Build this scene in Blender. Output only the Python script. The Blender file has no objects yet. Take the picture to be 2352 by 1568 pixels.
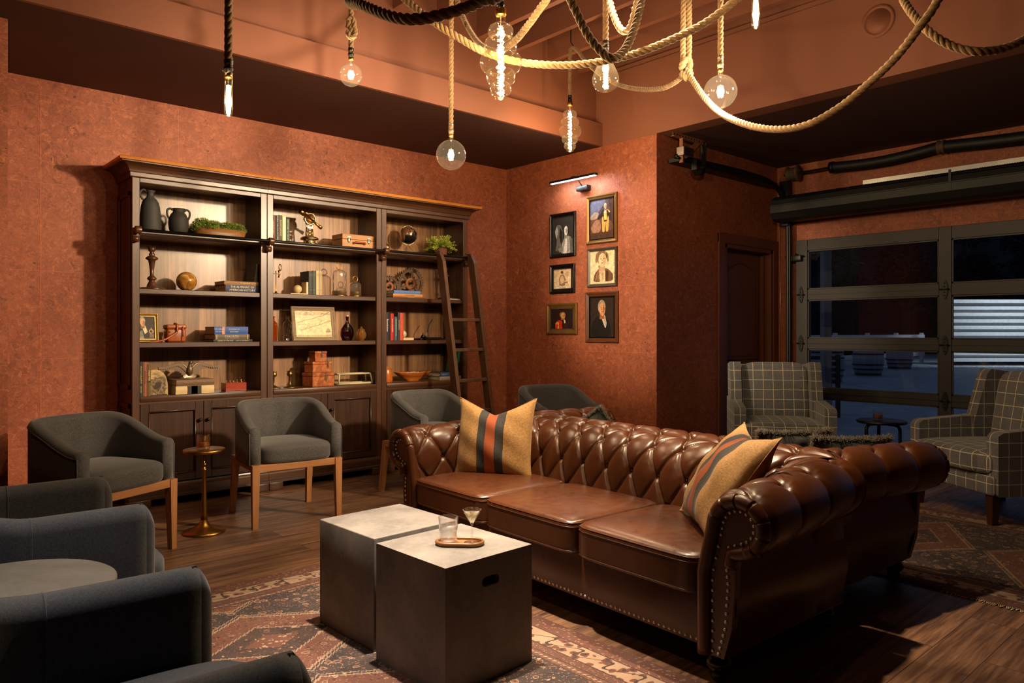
import bpy, bmesh, math, random
from mathutils import Vector, Matrix, Euler, noise as mnoise
random.seed(7)
PI = math.pi
SC = bpy.context.scene
COL = SC.collection
R = math.radians
def rot(x=0, y=0, z=0): return Euler((R(x), R(y), R(z))).to_matrix().to_4x4()
def tr(x, y, z): return Matrix.Translation((x, y, z))

# ------------------------------------------------------------------ mesh builder
class MB:
    def __init__(self):
        self.v = []; self.f = []; self.mi = []; self.sm = []
    def add(self, verts, faces, mat=0, smooth=False, M=None):
        b = len(self.v)
        if M is not None: verts = [M @ Vector(p) for p in verts]
        self.v += [tuple(p) for p in verts]
        for fc in faces:
            self.f.append([i + b for i in fc]); self.mi.append(mat); self.sm.append(smooth)
        return self
    def box(self, a, b, bevel=0.0, seg=2, mat=0, M=None, smooth=None):
        bm = bmesh.new()
        bmesh.ops.create_cube(bm, size=1.0)
        for v in bm.verts:
            v.co = Vector([(a[i] + b[i]) / 2 + v.co[i] * (b[i] - a[i]) for i in range(3)])
        if bevel > 0:
            bmesh.ops.bevel(bm, geom=list(bm.edges), offset=bevel, segments=seg, affect='EDGES', profile=0.5)
        bm.verts.index_update()
        self.add([v.co.copy() for v in bm.verts], [[v.index for v in fc.verts] for fc in bm.faces], mat, (bevel > 0 and seg > 1) if smooth is None else smooth, M)
        bm.free(); return self
    def lathe(self, prof, n=24, mat=0, M=None, smooth=True, cap=True, sx=1.0, sy=1.0):
        vs = []; fs = []
        for (r, z) in prof:
            for k in range(n):
                t = 2 * PI * k / n
                vs.append((r * math.cos(t) * sx, r * math.sin(t) * sy, z))
        for i in range(len(prof) - 1):
            for k in range(n):
                k2 = (k + 1) % n
                fs.append([i * n + k, i * n + k2, (i + 1) * n + k2, (i + 1) * n + k])
        if cap:
            fs.append(list(range(n))[::-1]); fs.append([(len(prof) - 1) * n + k for k in range(n)])
        return self.add(vs, fs, mat, smooth, M)
    def tube(self, pts, r, n=10, mat=0, M=None, closed=False, cap=True, smooth=True):
        P = [Vector(p) for p in pts]; m = len(P)
        rr = r if isinstance(r, (list, tuple)) else [r] * m
        vs = []; fs = []; up = None
        for i in range(m):
            if closed: t = P[(i + 1) % m] - P[i - 1]
            else: t = P[min(i + 1, m - 1)] - P[max(i - 1, 0)]
            if t.length < 1e-9: t = Vector((0, 0, 1))
            t.normalize()
            if up is None:
                up = Vector((0, 0, 1)) if abs(t.z) < 0.9 else Vector((1, 0, 0))
            up = (up - t * up.dot(t))
            if up.length < 1e-6: up = t.orthogonal()
            up.normalize(); sd = t.cross(up)
            for k in range(n):
                a = 2 * PI * k / n
                vs.append(P[i] + up * (rr[i] * math.cos(a)) + sd * (rr[i] * math.sin(a)))
        for i in range(m if closed else m - 1):
            j = (i + 1) % m
            for k in range(n):
                k2 = (k + 1) % n
                fs.append([i * n + k, i * n + k2, j * n + k2, j * n + k])
        if cap and not closed:
            fs.append(list(range(n))[::-1]); fs.append([(m - 1) * n + k for k in range(n)])
        return self.add(vs, fs, mat, smooth, M)
    def sphere(self, c, r, n=16, m=10, mat=0, M=None, sc=(1, 1, 1)):
        prof = []
        vs = [(c[0], c[1], c[2] - r * sc[2])]; fs = []
        for i in range(1, m):
            a = -PI / 2 + PI * i / m
            for k in range(n):
                t = 2 * PI * k / n
                vs.append((c[0] + r * sc[0] * math.cos(a) * math.cos(t), c[1] + r * sc[1] * math.cos(a) * math.sin(t), c[2] + r * sc[2] * math.sin(a)))
        vs.append((c[0], c[1], c[2] + r * sc[2])); top = len(vs) - 1
        for k in range(n):
            fs.append([0, 1 + (k + 1) % n, 1 + k])
            fs.append([top, 1 + (m - 2) * n + k, 1 + (m - 2) * n + (k + 1) % n])
        for i in range(m - 2):
            for k in range(n):
                k2 = (k + 1) % n
                fs.append([1 + i * n + k, 1 + i * n + k2, 1 + (i + 1) * n + k2, 1 + (i + 1) * n + k])
        return self.add(vs, fs, mat, True, M)
    def prism(self, poly, h0, h1, axis='z', mat=0, M=None, smooth=False):
        n = len(poly)
        def p3(p, h):
            if axis == 'z': return (p[0], p[1], h)
            if axis == 'y': return (p[0], h, p[1])
            return (h, p[0], p[1])
        vs = [p3(p, h0) for p in poly] + [p3(p, h1) for p in poly]
        fs = [[i, (i + 1) % n, n + (i + 1) % n, n + i] for i in range(n)]
        self.add(vs, fs, mat, smooth, M)
        self.add(vs, [list(range(n))[::-1], list(range(n, 2 * n))], mat, False, M)
        return self
    def grid(self, nu, nv, fn, mat=0, M=None, smooth=True, flip=False):
        vs = [fn(i / nu, j / nv) for i in range(nu + 1) for j in range(nv + 1)]
        fs = []
        for i in range(nu):
            for j in range(nv):
                q = [i * (nv + 1) + j, (i + 1) * (nv + 1) + j, (i + 1) * (nv + 1) + j + 1, i * (nv + 1) + j + 1]
                fs.append(q[::-1] if flip else q)
        return self.add(vs, fs, mat, smooth, M)
    def cushion(self, c, s, n=14, e=4.0, crown=0.0, mat=0, M=None):
        """soft box: a superellipsoid, centre c, full sizes s"""
        vs = []; fs = []; idx = {}
        def key(p):
            k = (round(p[0], 5), round(p[1], 5), round(p[2], 5))
            if k not in idx:
                idx[k] = len(vs)
                x, y, z = p
                d = (abs(x) ** e + abs(y) ** e + abs(z) ** e) ** (1 / e)
                x, y, z = x / d, y / d, z / d
                if crown and z > 0: z *= 1 + crown * (1 - x * x) * (1 - y * y)
                vs.append((c[0] + x * s[0] / 2, c[1] + y * s[1] / 2, c[2] + z * s[2] / 2))
            return idx[k]
        for ax in range(3):
            for sg in (-1, 1):
                for i in range(n):
                    for j in range(n):
                        q = []
                        for (a, b) in ((i, j), (i + 1, j), (i + 1, j + 1), (i, j + 1)):
                            u = math.tan((2 * a / n - 1) * PI / 4); w = math.tan((2 * b / n - 1) * PI / 4)
                            p = [0, 0, 0]; p[ax] = sg; p[(ax + 1) % 3] = u; p[(ax + 2) % 3] = w
                            q.append(key(p))
                        fs.append(q if sg > 0 else q[::-1])
        return self.add(vs, fs, mat, True, M)
    def build(self, name, mats, parent=None, loc=(0, 0, 0), rz=0.0, M=None):
        me = bpy.data.meshes.new(name)
        me.from_pydata(self.v, [], self.f)
        if not isinstance(mats, (list, tuple)): mats = [mats]
        for m in mats: me.materials.append(m)
        me.polygons.foreach_set('material_index', self.mi)
        me.polygons.foreach_set('use_smooth', self.sm)
        me.update()
        o = bpy.data.objects.new(name, me); COL.objects.link(o)
        o.location = loc; o.rotation_euler = (0, 0, rz)
        if M is not None: o.matrix_local = M
        if parent is not None: o.parent = parent
        return o

def tag(o, label, cat, group=None, kind=None):
    if label: o['label'] = label
    if cat: o['category'] = cat
    if group: o['group'] = group
    if kind: o['kind'] = kind
    return o
def thing(name, label, cat, loc=(0, 0, 0), rz=0.0, group=None, rx=0.0, ry=0.0):
    o = bpy.data.objects.new(name, None); COL.objects.link(o)
    o.empty_display_size = 0.1
    o.location = loc; o.rotation_euler = (rx, ry, rz)
    return tag(o, label, cat, group)
def struct(name, mb, mats, label=None, parent=None):
    o = mb.build(name, mats, parent)
    o['kind'] = 'structure'
    if label: o['label'] = label
    return o
def dup(root, loc, rz, label, group=None):
    r = root.copy(); COL.objects.link(r); r.location = loc; r.rotation_euler = (0, 0, rz); r['label'] = label
    if group: r['group'] = group
    for ch in list(root.children):
        c = ch.copy(); COL.objects.link(c); c.parent = r
        for g in list(ch.children):
            d = g.copy(); COL.objects.link(d); d.parent = c
    return r
def catmull(pts, n=12):
    P = [Vector(p) for p in pts]; out = []
    for i in range(len(P) - 1):
        p0 = P[max(i - 1, 0)]; p1 = P[i]; p2 = P[i + 1]; p3 = P[min(i + 2, len(P) - 1)]
        for k in range(n):
            t = k / n
            out.append(0.5 * ((2 * p1) + (p2 - p0) * t + (2 * p0 - 5 * p1 + 4 * p2 - p3) * t * t + (3 * p1 - p0 - 3 * p2 + p3) * t ** 3))
    out.append(P[-1]); return out

# ------------------------------------------------------------------ materials
def s2l(c):
    c = c / 255.0
    return c / 12.92 if c <= 0.04045 else ((c + 0.055) / 1.055) ** 2.4
def rgb(r, g, b): return (s2l(r), s2l(g), s2l(b), 1.0)
class NT:
    def __init__(self, name):
        self.m = bpy.data.materials.new(name); self.m.use_nodes = True
        self.t = self.m.node_tree; self.n = self.t.nodes; self.l = self.t.links
        self.n.clear()
        self.out = self.n.new('ShaderNodeOutputMaterial')
        self.b = self.n.new('ShaderNodeBsdfPrincipled')
        self.l.new(self.b.outputs[0], self.out.inputs[0])
        self._tc = None
    def set(self, **k):
        for a, v in k.items():
            self.put(self.b.inputs[a.replace('_', ' ')], v)
        return self
    def put(self, sock, v):
        if isinstance(v, bpy.types.NodeSocket): self.l.new(v, sock)
        else: sock.default_value = v
    def node(self, typ, props=None, **ins):
        nd = self.n.new(typ)
        for a, v in (props or {}).items(): setattr(nd, a, v)
        for a, v in ins.items():
            key = a.replace('_', ' ')
            s = nd.inputs[int(key[1:])] if key[0] == 'i' and key[1:].isdigit() else nd.inputs[key]
            self.put(s, v)
        return nd
    def tc(self, which='Object'):
        if self._tc is None: self._tc = self.n.new('ShaderNodeTexCoord')
        return self._tc.outputs[which]
    def mapping(self, scale=(1, 1, 1), loc=(0, 0, 0), rotv=(0, 0, 0), vec=None):
        return self.node('ShaderNodeMapping', Vector=vec or self.tc(), Scale=scale, Location=loc, Rotation=rotv).outputs[0]
    def noise(self, scale, detail=4, rough=0.55, dist=0.0, vec=None):
        return self.node('ShaderNodeTexNoise', Vector=vec or self.tc(), Scale=scale, Detail=detail, Roughness=rough, Distortion=dist).outputs[0]
    def ramp(self, fac, stops, interp='LINEAR'):
        nd = self.n.new('ShaderNodeValToRGB'); self.put(nd.inputs[0], fac)
        cr = nd.color_ramp; cr.interpolation = interp
        while len(cr.elements) < len(stops): cr.elements.new(0.5)
        for e, (p, c) in zip(cr.elements, stops):
            e.position = p; e.color = c if len(c) == 4 else (*c, 1)
        return nd.outputs[0]
    def mix(self, fac, a, b, mode='MIX'):
        nd = self.n.new('ShaderNodeMix'); nd.data_type = 'RGBA'; nd.blend_type = mode
        self.put(nd.inputs[0], fac); self.put(nd.inputs[6], a); self.put(nd.inputs[7], b)
        return nd.outputs[2]
    def math(self, op, a, b=0.0, c=0.0, clamp=False):
        nd = self.n.new('ShaderNodeMath'); nd.operation = op; nd.use_clamp = clamp
        self.put(nd.inputs[0], a); self.put(nd.inputs[1], b); self.put(nd.inputs[2], c)
        return nd.outputs[0]
    def sep(self, vec=None):
        nd = self.node('ShaderNodeSeparateXYZ', Vector=vec or self.tc()); return nd.outputs
    def bump(self, h, strength=0.3, dist=0.01):
        nd = self.node('ShaderNodeBump', Strength=strength, Distance=dist, Height=h)
        self.l.new(nd.outputs[0], self.b.inputs['Normal']); return self
def plain(name, col, rough=0.5, metal=0.0, **k):
    m = NT(name)
    nz = m.noise(9, 3)
    c2 = tuple(min(1, x * 0.82) for x in col[:3]) + (1,)
    m.set(Base_Color=m.mix(m.ramp(nz, [(0.35, (0, 0, 0)), (0.7, (1, 1, 1))]), c2, col), Roughness=rough, Metallic=metal, **k)
    return m.m

MT = {}
def cork():
    m = NT('cork_wallpaper')
    v = m.tc()
    w1 = m.noise(2.6, 3, 0.6, 0.0)
    warp = m.node('ShaderNodeTexNoise', Vector=v, Scale=10.0, Detail=4.0, Roughness=0.65).outputs[1]
    vec = m.node('ShaderNodeVectorMath', {'operation': 'MULTIPLY_ADD'}, i0=warp, i1=(0.17, 0.17, 0.17), i2=v).outputs[0]
    vein = m.noise(25, 7, 0.66, 1.3, vec)
    fine = m.noise(120, 4, 0.65, 0.6, vec)
    pit = m.noise(34, 3, 0.5, 0.8, v)
    c = m.ramp(vein, [(0.28, rgb(84, 40, 24)), (0.44, rgb(142, 72, 44)), (0.55, rgb(162, 86, 54)), (0.70, rgb(200, 120, 80))])
    c = m.mix(m.math('MULTIPLY', m.ramp(fine, [(0.40, (1, 1, 1)), (0.62, (0, 0, 0))]), 0.38), c, rgb(92, 46, 28))
    c = m.mix(m.ramp(pit, [(0.26, (1, 1, 1)), (0.335, (0, 0, 0))]), c, rgb(58, 26, 16))
    c = m.mix(m.math('MULTIPLY', m.ramp(w1, [(0.35, (0, 0, 0)), (0.7, (1, 1, 1))]), 0.30), c, rgb(176, 100, 64))
    s = m.sep()
    def seam(val, per, off, wd):
        fr = m.math('FRACT', m.math('MULTIPLY', m.math('ADD', val, off), 1.0 / per))
        return m.math('LESS_THAN', fr, wd / per)
    sv = m.math('MAXIMUM', seam(m.math('ADD', s[0], s[1]), 0.915, 0.31, 0.0028), seam(s[2], 0.61, 0.16, 0.0024))
    c = m.mix(m.math('MULTIPLY', sv, 0.55), c, rgb(196, 112, 76))
    m.set(Base_Color=c, Roughness=0.62)
    m.bump(m.mix(0.5, vein, fine), 0.25, 0.004)
    return m.m
MT['cork'] = cork()
def paint(name, col, rough=0.7):
    m = NT(name)
    n1 = m.noise(1.7, 4, 0.6); n2 = m.noise(60, 3)
    c2 = tuple(x * 0.86 for x in col[:3]) + (1,)
    m.set(Base_Color=m.mix(n1, c2, col), Roughness=rough)
    m.bump(n2, 0.12, 0.002); return m.m
MT['paint'] = paint('terracotta_paint', rgb(134, 80, 57))
MT['soffit'] = paint('soffit_brown', rgb(74, 38, 24), 0.75)  # darker brown than the terracotta of fascia and beam
MT['doorpaint'] = paint('brown_door_paint', rgb(112, 60, 40), 0.45)
MT['deck'] = paint('dark_deck_paint', rgb(48, 25, 17), 0.8)
def wood(name, dark, light, axis='x', rough=0.45, scale=1.0, coat=0.0, streak=1.0, bumps=0.15, planks=None):
    m = NT(name)
    st = {'x': (0.6, 14, 14), 'y': (14, 0.6, 14), 'z': (14, 14, 0.6)}[axis]
    st = tuple(a * scale for a in st)
    v = m.mapping(st)
    n1 = m.noise(1.6, 5, 0.6, 0.6, v)
    n2 = m.noise(6.5, 4, 0.55, 0.3, v)
    f = m.mix(0.4, n1, n2)
    c = m.ramp(f, [(0.30, dark), (0.52, tuple((a + b) / 2 for a, b in zip(dark, light))), (0.70, light)])
    if planks:
        s = m.sep()
        k = m.math('FLOOR', m.math('MULTIPLY', s[planks[0]], 1 / planks[1]))
        wn = m.node('ShaderNodeTexWhiteNoise', {'noise_dimensions': '1D'}, W=k).outputs[0]
        c = m.mix(m.math('MULTIPLY', wn, planks[2]), c, tuple(x * 0.45 for x in dark[:3]) + (1,))
        fr = m.math('FRACT', m.math('MULTIPLY', s[planks[0]], 1 / planks[1]))
        c = m.mix(m.math('MULTIPLY', m.math('LESS_THAN', fr, 0.002 / planks[1]), 0.6), c, (0.01, 0.006, 0.004, 1))
    m.set(Base_Color=c, Roughness=rough, Coat_Weight=coat, Coat_Roughness=0.25)
    m.bump(f, bumps, 0.003)
    return m.m
MT['walnut_z'] = wood('walnut_upright', rgb(40, 22, 12), rgb(96, 58, 33), 'z', 0.38, coat=0.2)
MT['walnut_x'] = wood('walnut_rail', rgb(40, 22, 12), rgb(92, 56, 32), 'x', 0.38, coat=0.2)
MT['walnut_back'] = wood('walnut_back_boards', rgb(92, 58, 36), rgb(200, 150, 104), 'z', 0.36, coat=0.35, planks=(0, 0.115, 0.5))
MT['walnut_door'] = wood('walnut_door', rgb(32, 17, 9), rgb(74, 43, 24), 'z', 0.36, coat=0.2)
MT['crown_lit'] = wood('crown_lit_wood', rgb(150, 84, 26), rgb(212, 140, 58), 'x', 0.4)  # light on the cornice's top edge, painted as a paler orange wood
MT['ladderwood'] = wood('ladder_wood', rgb(54, 33, 20), rgb(104, 68, 42), 'z', 0.42)
MT['oak_z'] = wood('oak_leg', rgb(146, 94, 56), rgb(192, 138, 90), 'z', 0.45, bumps=0.08)
MT['oak_x'] = wood('oak_apron', rgb(146, 94, 56), rgb(192, 138, 90), 'x', 0.45, bumps=0.08)
MT['darkleg'] = wood('mahogany_leg', rgb(40, 18, 12), rgb(78, 36, 24), 'z', 0.35)
MT['traywood'] = wood('tray_wood', rgb(112, 72, 38), rgb(156, 108, 62), 'x', 0.45)
MT['orangewood'] = wood('orange_wood', rgb(150, 74, 20), rgb(200, 112, 40), 'x', 0.3, coat=0.3)
MT['casewood'] = wood('pine_case', rgb(150, 100, 54), rgb(196, 142, 86), 'x', 0.5)
MT['redwood'] = wood('red_stained_wood', rgb(110, 34, 16), rgb(170, 62, 30), 'x', 0.3, coat=0.3)
MT['darkturn'] = wood('turned_dark_wood', rgb(46, 23, 13), rgb(104, 60, 35), 'z', 0.34, coat=0.25)
MT['palewood'] = wood('grey_weathered_frame', rgb(112, 90, 66), rgb(158, 132, 100), 'x', 0.6)
def floor_mat():
    m = NT('vinyl_plank_floor')
    br = m.node('ShaderNodeTexBrick', {'offset': 0.37, 'offset_frequency': 2}, Vector=m.tc(), Scale=1.0, Mortar_Size=0.0016, Mortar_Smooth=0.0, Bias=0.0, Brick_Width=1.22, Row_Height=0.178,
                Color1=(0, 0, 0, 1), Color2=(1, 1, 1, 1), Mortar=(0.5, 0.5, 0.5, 1))
    s = m.sep()
    row = m.math('FLOOR', m.math('MULTIPLY', s[1], 1 / 0.178))
    off = m.node('ShaderNodeTexWhiteNoise', {'noise_dimensions': '1D'}, W=row).outputs[0]
    cv = m.node('ShaderNodeCombineXYZ', X=m.math('ADD', s[0], m.math('MULTIPLY', off, 7.0)), Y=s[1], Z=m.math('MULTIPLY', br.outputs[0], 3.0)).outputs[0]
    v = m.mapping((0.8, 13, 1), vec=cv)
    g1 = m.noise(1.5, 6, 0.62, 0.9, v); g2 = m.noise(7, 5, 0.6, 0.3, v)
    kn = m.noise(2.2, 2, 0.5, 1.2, m.mapping((1.6, 5, 1), vec=cv))
    f = m.mix(0.42, g1, g2)
    c = m.ramp(f, [(0.28, rgb(50, 32, 22)), (0.45, rgb(104, 71, 50)), (0.58, rgb(146, 106, 77)), (0.74, rgb(190, 146, 110))])
    c = m.mix(m.math('MULTIPLY', br.outputs[0], 0.45), c, rgb(52, 34, 25))
    c = m.mix(m.ramp(kn, [(0.22, (1, 1, 1)), (0.30, (0, 0, 0))]), c, rgb(26, 16, 12))
    c = m.mix(m.math('MULTIPLY', br.outputs[1], 0.8), c, rgb(18, 12, 9))
    m.set(Base_Color=c, Roughness=m.ramp(f, [(0.3, (0.5,) * 3), (0.8, (0.36,) * 3)]))
    m.bump(m.mix(0.5, f, m.math('SUBTRACT', 1.0, br.outputs[1])), 0.16, 0.003)
    return m.m
MT['floor'] = floor_mat()
def leather(name, a, b, rough=0.3):
    m = NT(name)
    n1 = m.noise(3.2, 4, 0.6, 0.3); n2 = m.node('ShaderNodeTexVoronoi', Vector=m.tc(), Scale=340.0).outputs[0]; n3 = m.noise(26, 4)
    c = m.ramp(m.mix(0.25, n1, n3), [(0.25, a), (0.75, b)])
    m.set(Base_Color=c, Roughness=m.ramp(n3, [(0.3, (rough - 0.05,) * 3), (0.7, (rough + 0.08,) * 3)]), Coat_Weight=0.08, Coat_Roughness=0.25)
    m.bump(n3, 0.06, 0.0015); return m.m
MT['leather'] = leather('brown_leather', rgb(64, 32, 15), rgb(84, 44, 20), 0.32)
MT['leather_tan'] = leather('tan_case_leather', rgb(120, 52, 18), rgb(164, 82, 34), 0.36)
MT['leather_rust'] = leather('rust_leather', rgb(138, 62, 28), rgb(164, 82, 40), 0.4)
def fabric(name, a, b, sheen=0.3, scale=1.0):
    m = NT(name)
    v1 = m.mapping((900 * scale, 140 * scale, 140 * scale)); v2 = m.mapping((140 * scale, 140 * scale, 900 * scale)); v3 = m.mapping((140 * scale, 900 * scale, 140 * scale))
    w = m.mix(0.5, m.mix(0.5, m.noise(1, 2, 0.5, 0, v1), m.noise(1, 2, 0.5, 0, v2)), m.noise(1, 2, 0.5, 0, v3))
    big = m.noise(4, 3)
    c = m.ramp(m.mix(0.12, w, big), [(0.36, a), (0.64, b)])
    m.set(Base_Color=c, Roughness=0.9, Sheen_Weight=sheen, Sheen_Roughness=0.4)
    m.bump(w, 0.35, 0.002); return m.m
MT['charcoal'] = fabric('charcoal_fabric', rgb(43, 42, 43), rgb(86, 82, 82))
MT['slate'] = fabric('slate_fabric', rgb(37, 38, 41), rgb(76, 76, 81))
MT['darkgreen_cloth'] = fabric('dark_cushion_cloth', rgb(40, 42, 38), rgb(66, 68, 62))
MT['fringe'] = fabric('grey_fringe', rgb(70, 62, 52), rgb(130, 116, 98))
def plaid():
    m = NT('windowpane_plaid')
    s = m.sep(); nn = m.sep(m.tc('Normal'))
    base_w = m.noise(1, 2, 0.5, 0, m.mapping((300, 300, 300)))
    c = m.ramp(m.mix(0.2, base_w, m.noise(5, 2)), [(0.40, rgb(72, 71, 73)), (0.62, rgb(118, 116, 118))])
    tot = None
    for i, off in enumerate((0.045, 0.03, 0.02)):
        fr = m.math('FRACT', m.math('MULTIPLY', m.math('ADD', s[i], 10.0 + off), 1 / 0.088))
        ln = m.math('LESS_THAN', fr, 0.050)
        ok = m.math('LESS_THAN', m.math('ABSOLUTE', nn[i]), 0.72)
        ln = m.math('MULTIPLY', ln, ok)
        tot = ln if tot is None else m.math('MAXIMUM', tot, ln)
    c = m.mix(m.math('MULTIPLY', tot, 0.85), c, rgb(214, 206, 178))
    m.set(Base_Color=c, Roughness=0.9, Sheen_Weight=0.25)
    m.bump(base_w, 0.3, 0.002); return m.m
MT['plaid'] = plaid()
def striped():
    m = NT('mustard_striped_weave')
    s = m.sep()
    ax = m.math('ABSOLUTE', s[0])
    w = m.mix(0.5, m.noise(1, 2, 0.5, 0, m.mapping((500, 500, 70))), m.noise(1, 2, 0.5, 0, m.mapping((70, 70, 500))))
    c = m.ramp(w, [(0.36, rgb(126, 90, 46)), (0.62, rgb(186, 142, 84))])
    dk = m.ramp(w, [(0.36, rgb(24, 24, 25)), (0.62, rgb(60, 58, 56))])
    c = m.mix(m.math('LESS_THAN', ax, 0.078), c, dk)
    c = m.mix(m.math('LESS_THAN', ax, 0.029), c, rgb(158, 76, 34))
    m.set(Base_Color=c, Roughness=0.8, Sheen_Weight=0.15)
    m.bump(w, 0.35, 0.002); return m.m
MT['striped'] = striped()
def concrete(name, a, b):
    m = NT(name)
    n1 = m.noise(3.2, 6, 0.62, 0.4); n2 = m.noise(45, 4, 0.6); p = m.noise(120, 2)
    c = m.ramp(m.mix(0.25, n1, n2), [(0.32, a), (0.68, b)])
    c = m.mix(m.math('MULTIPLY', m.ramp(p, [(0.24, (1, 1, 1)), (0.30, (0, 0, 0))]), 0.6), c, tuple(x * 0.5 for x in a[:3]) + (1,))
    m.set(Base_Color=c, Roughness=0.55); m.bump(m.mix(0.5, n2, p), 0.12, 0.002); return m.m
MT['concrete'] = concrete('grey_concrete', rgb(92, 87, 84), rgb(138, 129, 122))
MT['concrete_dark'] = concrete('dark_round_top', rgb(86, 82, 76), rgb(120, 114, 105))
MT['yard'] = concrete('yard_concrete', rgb(96, 96, 100), rgb(138, 138, 142))
MT['brass'] = plain('aged_brass', rgb(176, 132, 62), 0.32, 1.0)
MT['brass_shiny'] = plain('polished_brass', rgb(240, 214, 164), 0.2, 1.0)
MT['brass_dull'] = plain('dull_brass', rgb(150, 124, 78), 0.4, 1.0)
MT['steel'] = plain('steel', rgb(170, 168, 164), 0.3, 1.0)
MT['nail'] = plain('nickel_nailhead', rgb(226, 220, 208), 0.25, 0.45)
MT['heater'] = plain('matt_black_housing', rgb(13, 12, 12), 0.55)
MT['black'] = plain('black_metal', rgb(24, 23, 23), 0.42, 0.4)
MT['blackgloss'] = plain('black_gloss', rgb(14, 13, 13), 0.22)
MT['doorframe'] = plain('bronze_aluminium', rgb(48, 45, 43), 0.5, 0.3)
MT['rubber'] = plain('black_spring', rgb(30, 28, 27), 0.55, 0.3)
def copper():
    m = NT('worn_copper'); n1 = m.noise(22, 5, 0.6, 1.0)
    m.set(Base_Color=m.ramp(n1, [(0.33, rgb(150, 84, 50)), (0.55, rgb(196, 116, 72)), (0.74, rgb(222, 156, 106))]), Metallic=0.45, Roughness=0.34); return m.m
MT['copper'] = copper()
MT['rust'] = plain('rusted_iron', rgb(98, 78, 62), 0.7, 0.4)
MT['clayblack'] = plain('black_clay', rgb(54, 52, 50), 0.68)
MT['bronze'] = plain('dark_bronze', rgb(122, 104, 84), 0.36, 0.5)
MT['cream'] = plain('cream_stone', rgb(214, 188, 138), 0.45)
MT['alabaster'] = plain('alabaster', rgb(206, 190, 158), 0.4)
MT['pages'] = plain('page_block', rgb(214, 196, 162), 0.85)
MT['terracotta_pot'] = plain('terracotta_pot', rgb(126, 74, 48), 0.7)
MT['whitepaint'] = plain('white_paint', rgb(200, 200, 198), 0.6)
MT['barrel'] = wood('barrel_wood', rgb(96, 98, 102), rgb(146, 148, 152), 'z', 0.7)
MT['benchwood'] = wood('bench_wood', rgb(46, 34, 32), rgb(74, 56, 50), 'x', 0.7)
def glass(name, tint=(1, 1, 1, 1), refl=1.0, rough=0.02, base=0.045, haze=0.0, hcol=(1, 1, 1, 1), pw=3.0):
    m = NT(name); m.n.remove(m.b)
    t = m.node('ShaderNodeBsdfTransparent', Color=tint); g = m.node('ShaderNodeBsdfGlossy', Color=(refl,) * 3 + (1,), Roughness=rough)
    lw = m.node('ShaderNodeLayerWeight', Blend=0.5)
    f = m.math('ADD', m.math('MULTIPLY', m.math('POWER', lw.outputs['Facing'], pw), 0.8), base, clamp=True)
    mx = m.node('ShaderNodeMixShader', Fac=f, i1=t.outputs[0], i2=g.outputs[0])
    if haze:
        h = m.node('ShaderNodeMixShader', Fac=0.5, i1=m.node('ShaderNodeBsdfTranslucent', Color=hcol).outputs[0], i2=m.node('ShaderNodeBsdfDiffuse', Color=hcol).outputs[0])
        mx = m.node('ShaderNodeMixShader', Fac=haze, i1=mx.outputs[0], i2=h.outputs[0])
    m.l.new(mx.outputs[0], m.out.inputs[0]); return m.m
MT['glass'] = glass('clear_glass', base=0.07, pw=2.2)
MT['glass_smoke'] = glass('amber_bulb_glass', (0.97, 0.90, 0.78, 1), 0.9, haze=0.0025, hcol=(1, 0.85, 0.6, 1))  # faint warm haze in the glass imitates the glow around the filament
MT['glass_bulb'] = glass('clear_bulb_glass', (0.985, 0.97, 0.95, 1), 0.9, haze=0.002, hcol=(1, 0.93, 0.8, 1))  # slight haze mixed in stands for the bulb's bloom
MT['glass_dome'] = glass('dome_glass', base=0.07, haze=0.05, pw=2.0)
MT['glass_pane'] = glass('window_glass', (0.90, 0.94, 0.97, 1), 0.7, 0.0, 0.02, pw=5.0)
MT['glass_amber'] = glass('amber_glass', (0.80, 0.36, 0.06, 1), 0.8, haze=0.12, hcol=(0.8, 0.26, 0.03, 1))
MT['glass_red'] = glass('dark_red_glass', (0.22, 0.03, 0.02, 1), 0.8, 0.03, 0.05)
MT['glass_pump'] = glass('pumpkin_glass', (0.80, 0.48, 0.18, 1), 0.8, haze=0.3, hcol=(0.75, 0.40, 0.12, 1))
MT['whiskey'] = glass('whiskey', (0.75, 0.32, 0.05, 1), 0.6, haze=0.55, hcol=(0.75, 0.26, 0.04, 1))
MT['water'] = glass('water', (0.93, 0.95, 0.96, 1), 0.8, base=0.07, haze=0.06)
MT['cocktail'] = glass('pale_cocktail', (0.95, 0.90, 0.74, 1), 0.7, haze=0.12, hcol=(0.95, 0.9, 0.7, 1))
def emit(name, col, st):
    m = NT(name); m.set(Base_Color=(0, 0, 0, 1), Emission_Color=col, Emission_Strength=st); return m.m
MT['filament'] = emit('glowing_filament', (1.0, 0.72, 0.40, 1), 60.0)
MT['led'] = emit('white_led_strip', (0.92, 0.97, 1.0, 1), 22.0)
def rope(name, a, b):
    m = NT(name)
    n = m.noise(160, 3, 0.6); n2 = m.noise(14, 3)
    m.set(Base_Color=m.ramp(m.mix(0.4, n, n2), [(0.34, a), (0.66, b)]), Roughness=0.95, Sheen_Weight=0.3)
    m.bump(n, 0.5, 0.003); return m.m
MT['rope'] = rope('jute_rope', rgb(112, 82, 48), rgb(176, 138, 90))
MT['moss'] = plain('moss_green', rgb(152, 166, 60), 0.85)
MT['moss2'] = plain('moss_dark_green', rgb(96, 120, 40), 0.85)
MT['fern'] = plain('fern_green', rgb(196, 208, 84), 0.7)
MT['tree'] = plain('night_foliage', rgb(34, 42, 40), 0.9)
MT['bark'] = plain('night_bark', rgb(40, 34, 30), 0.9)
def flat(name, col, rough=0.55):
    if name not in MT: MT[name] = plain(name, col, rough)
    return MT[name]
def fl(r, g, b, rough=0.6): return flat('tone_%d_%d_%d' % (r, g, b), rgb(r, g, b), rough)
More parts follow.
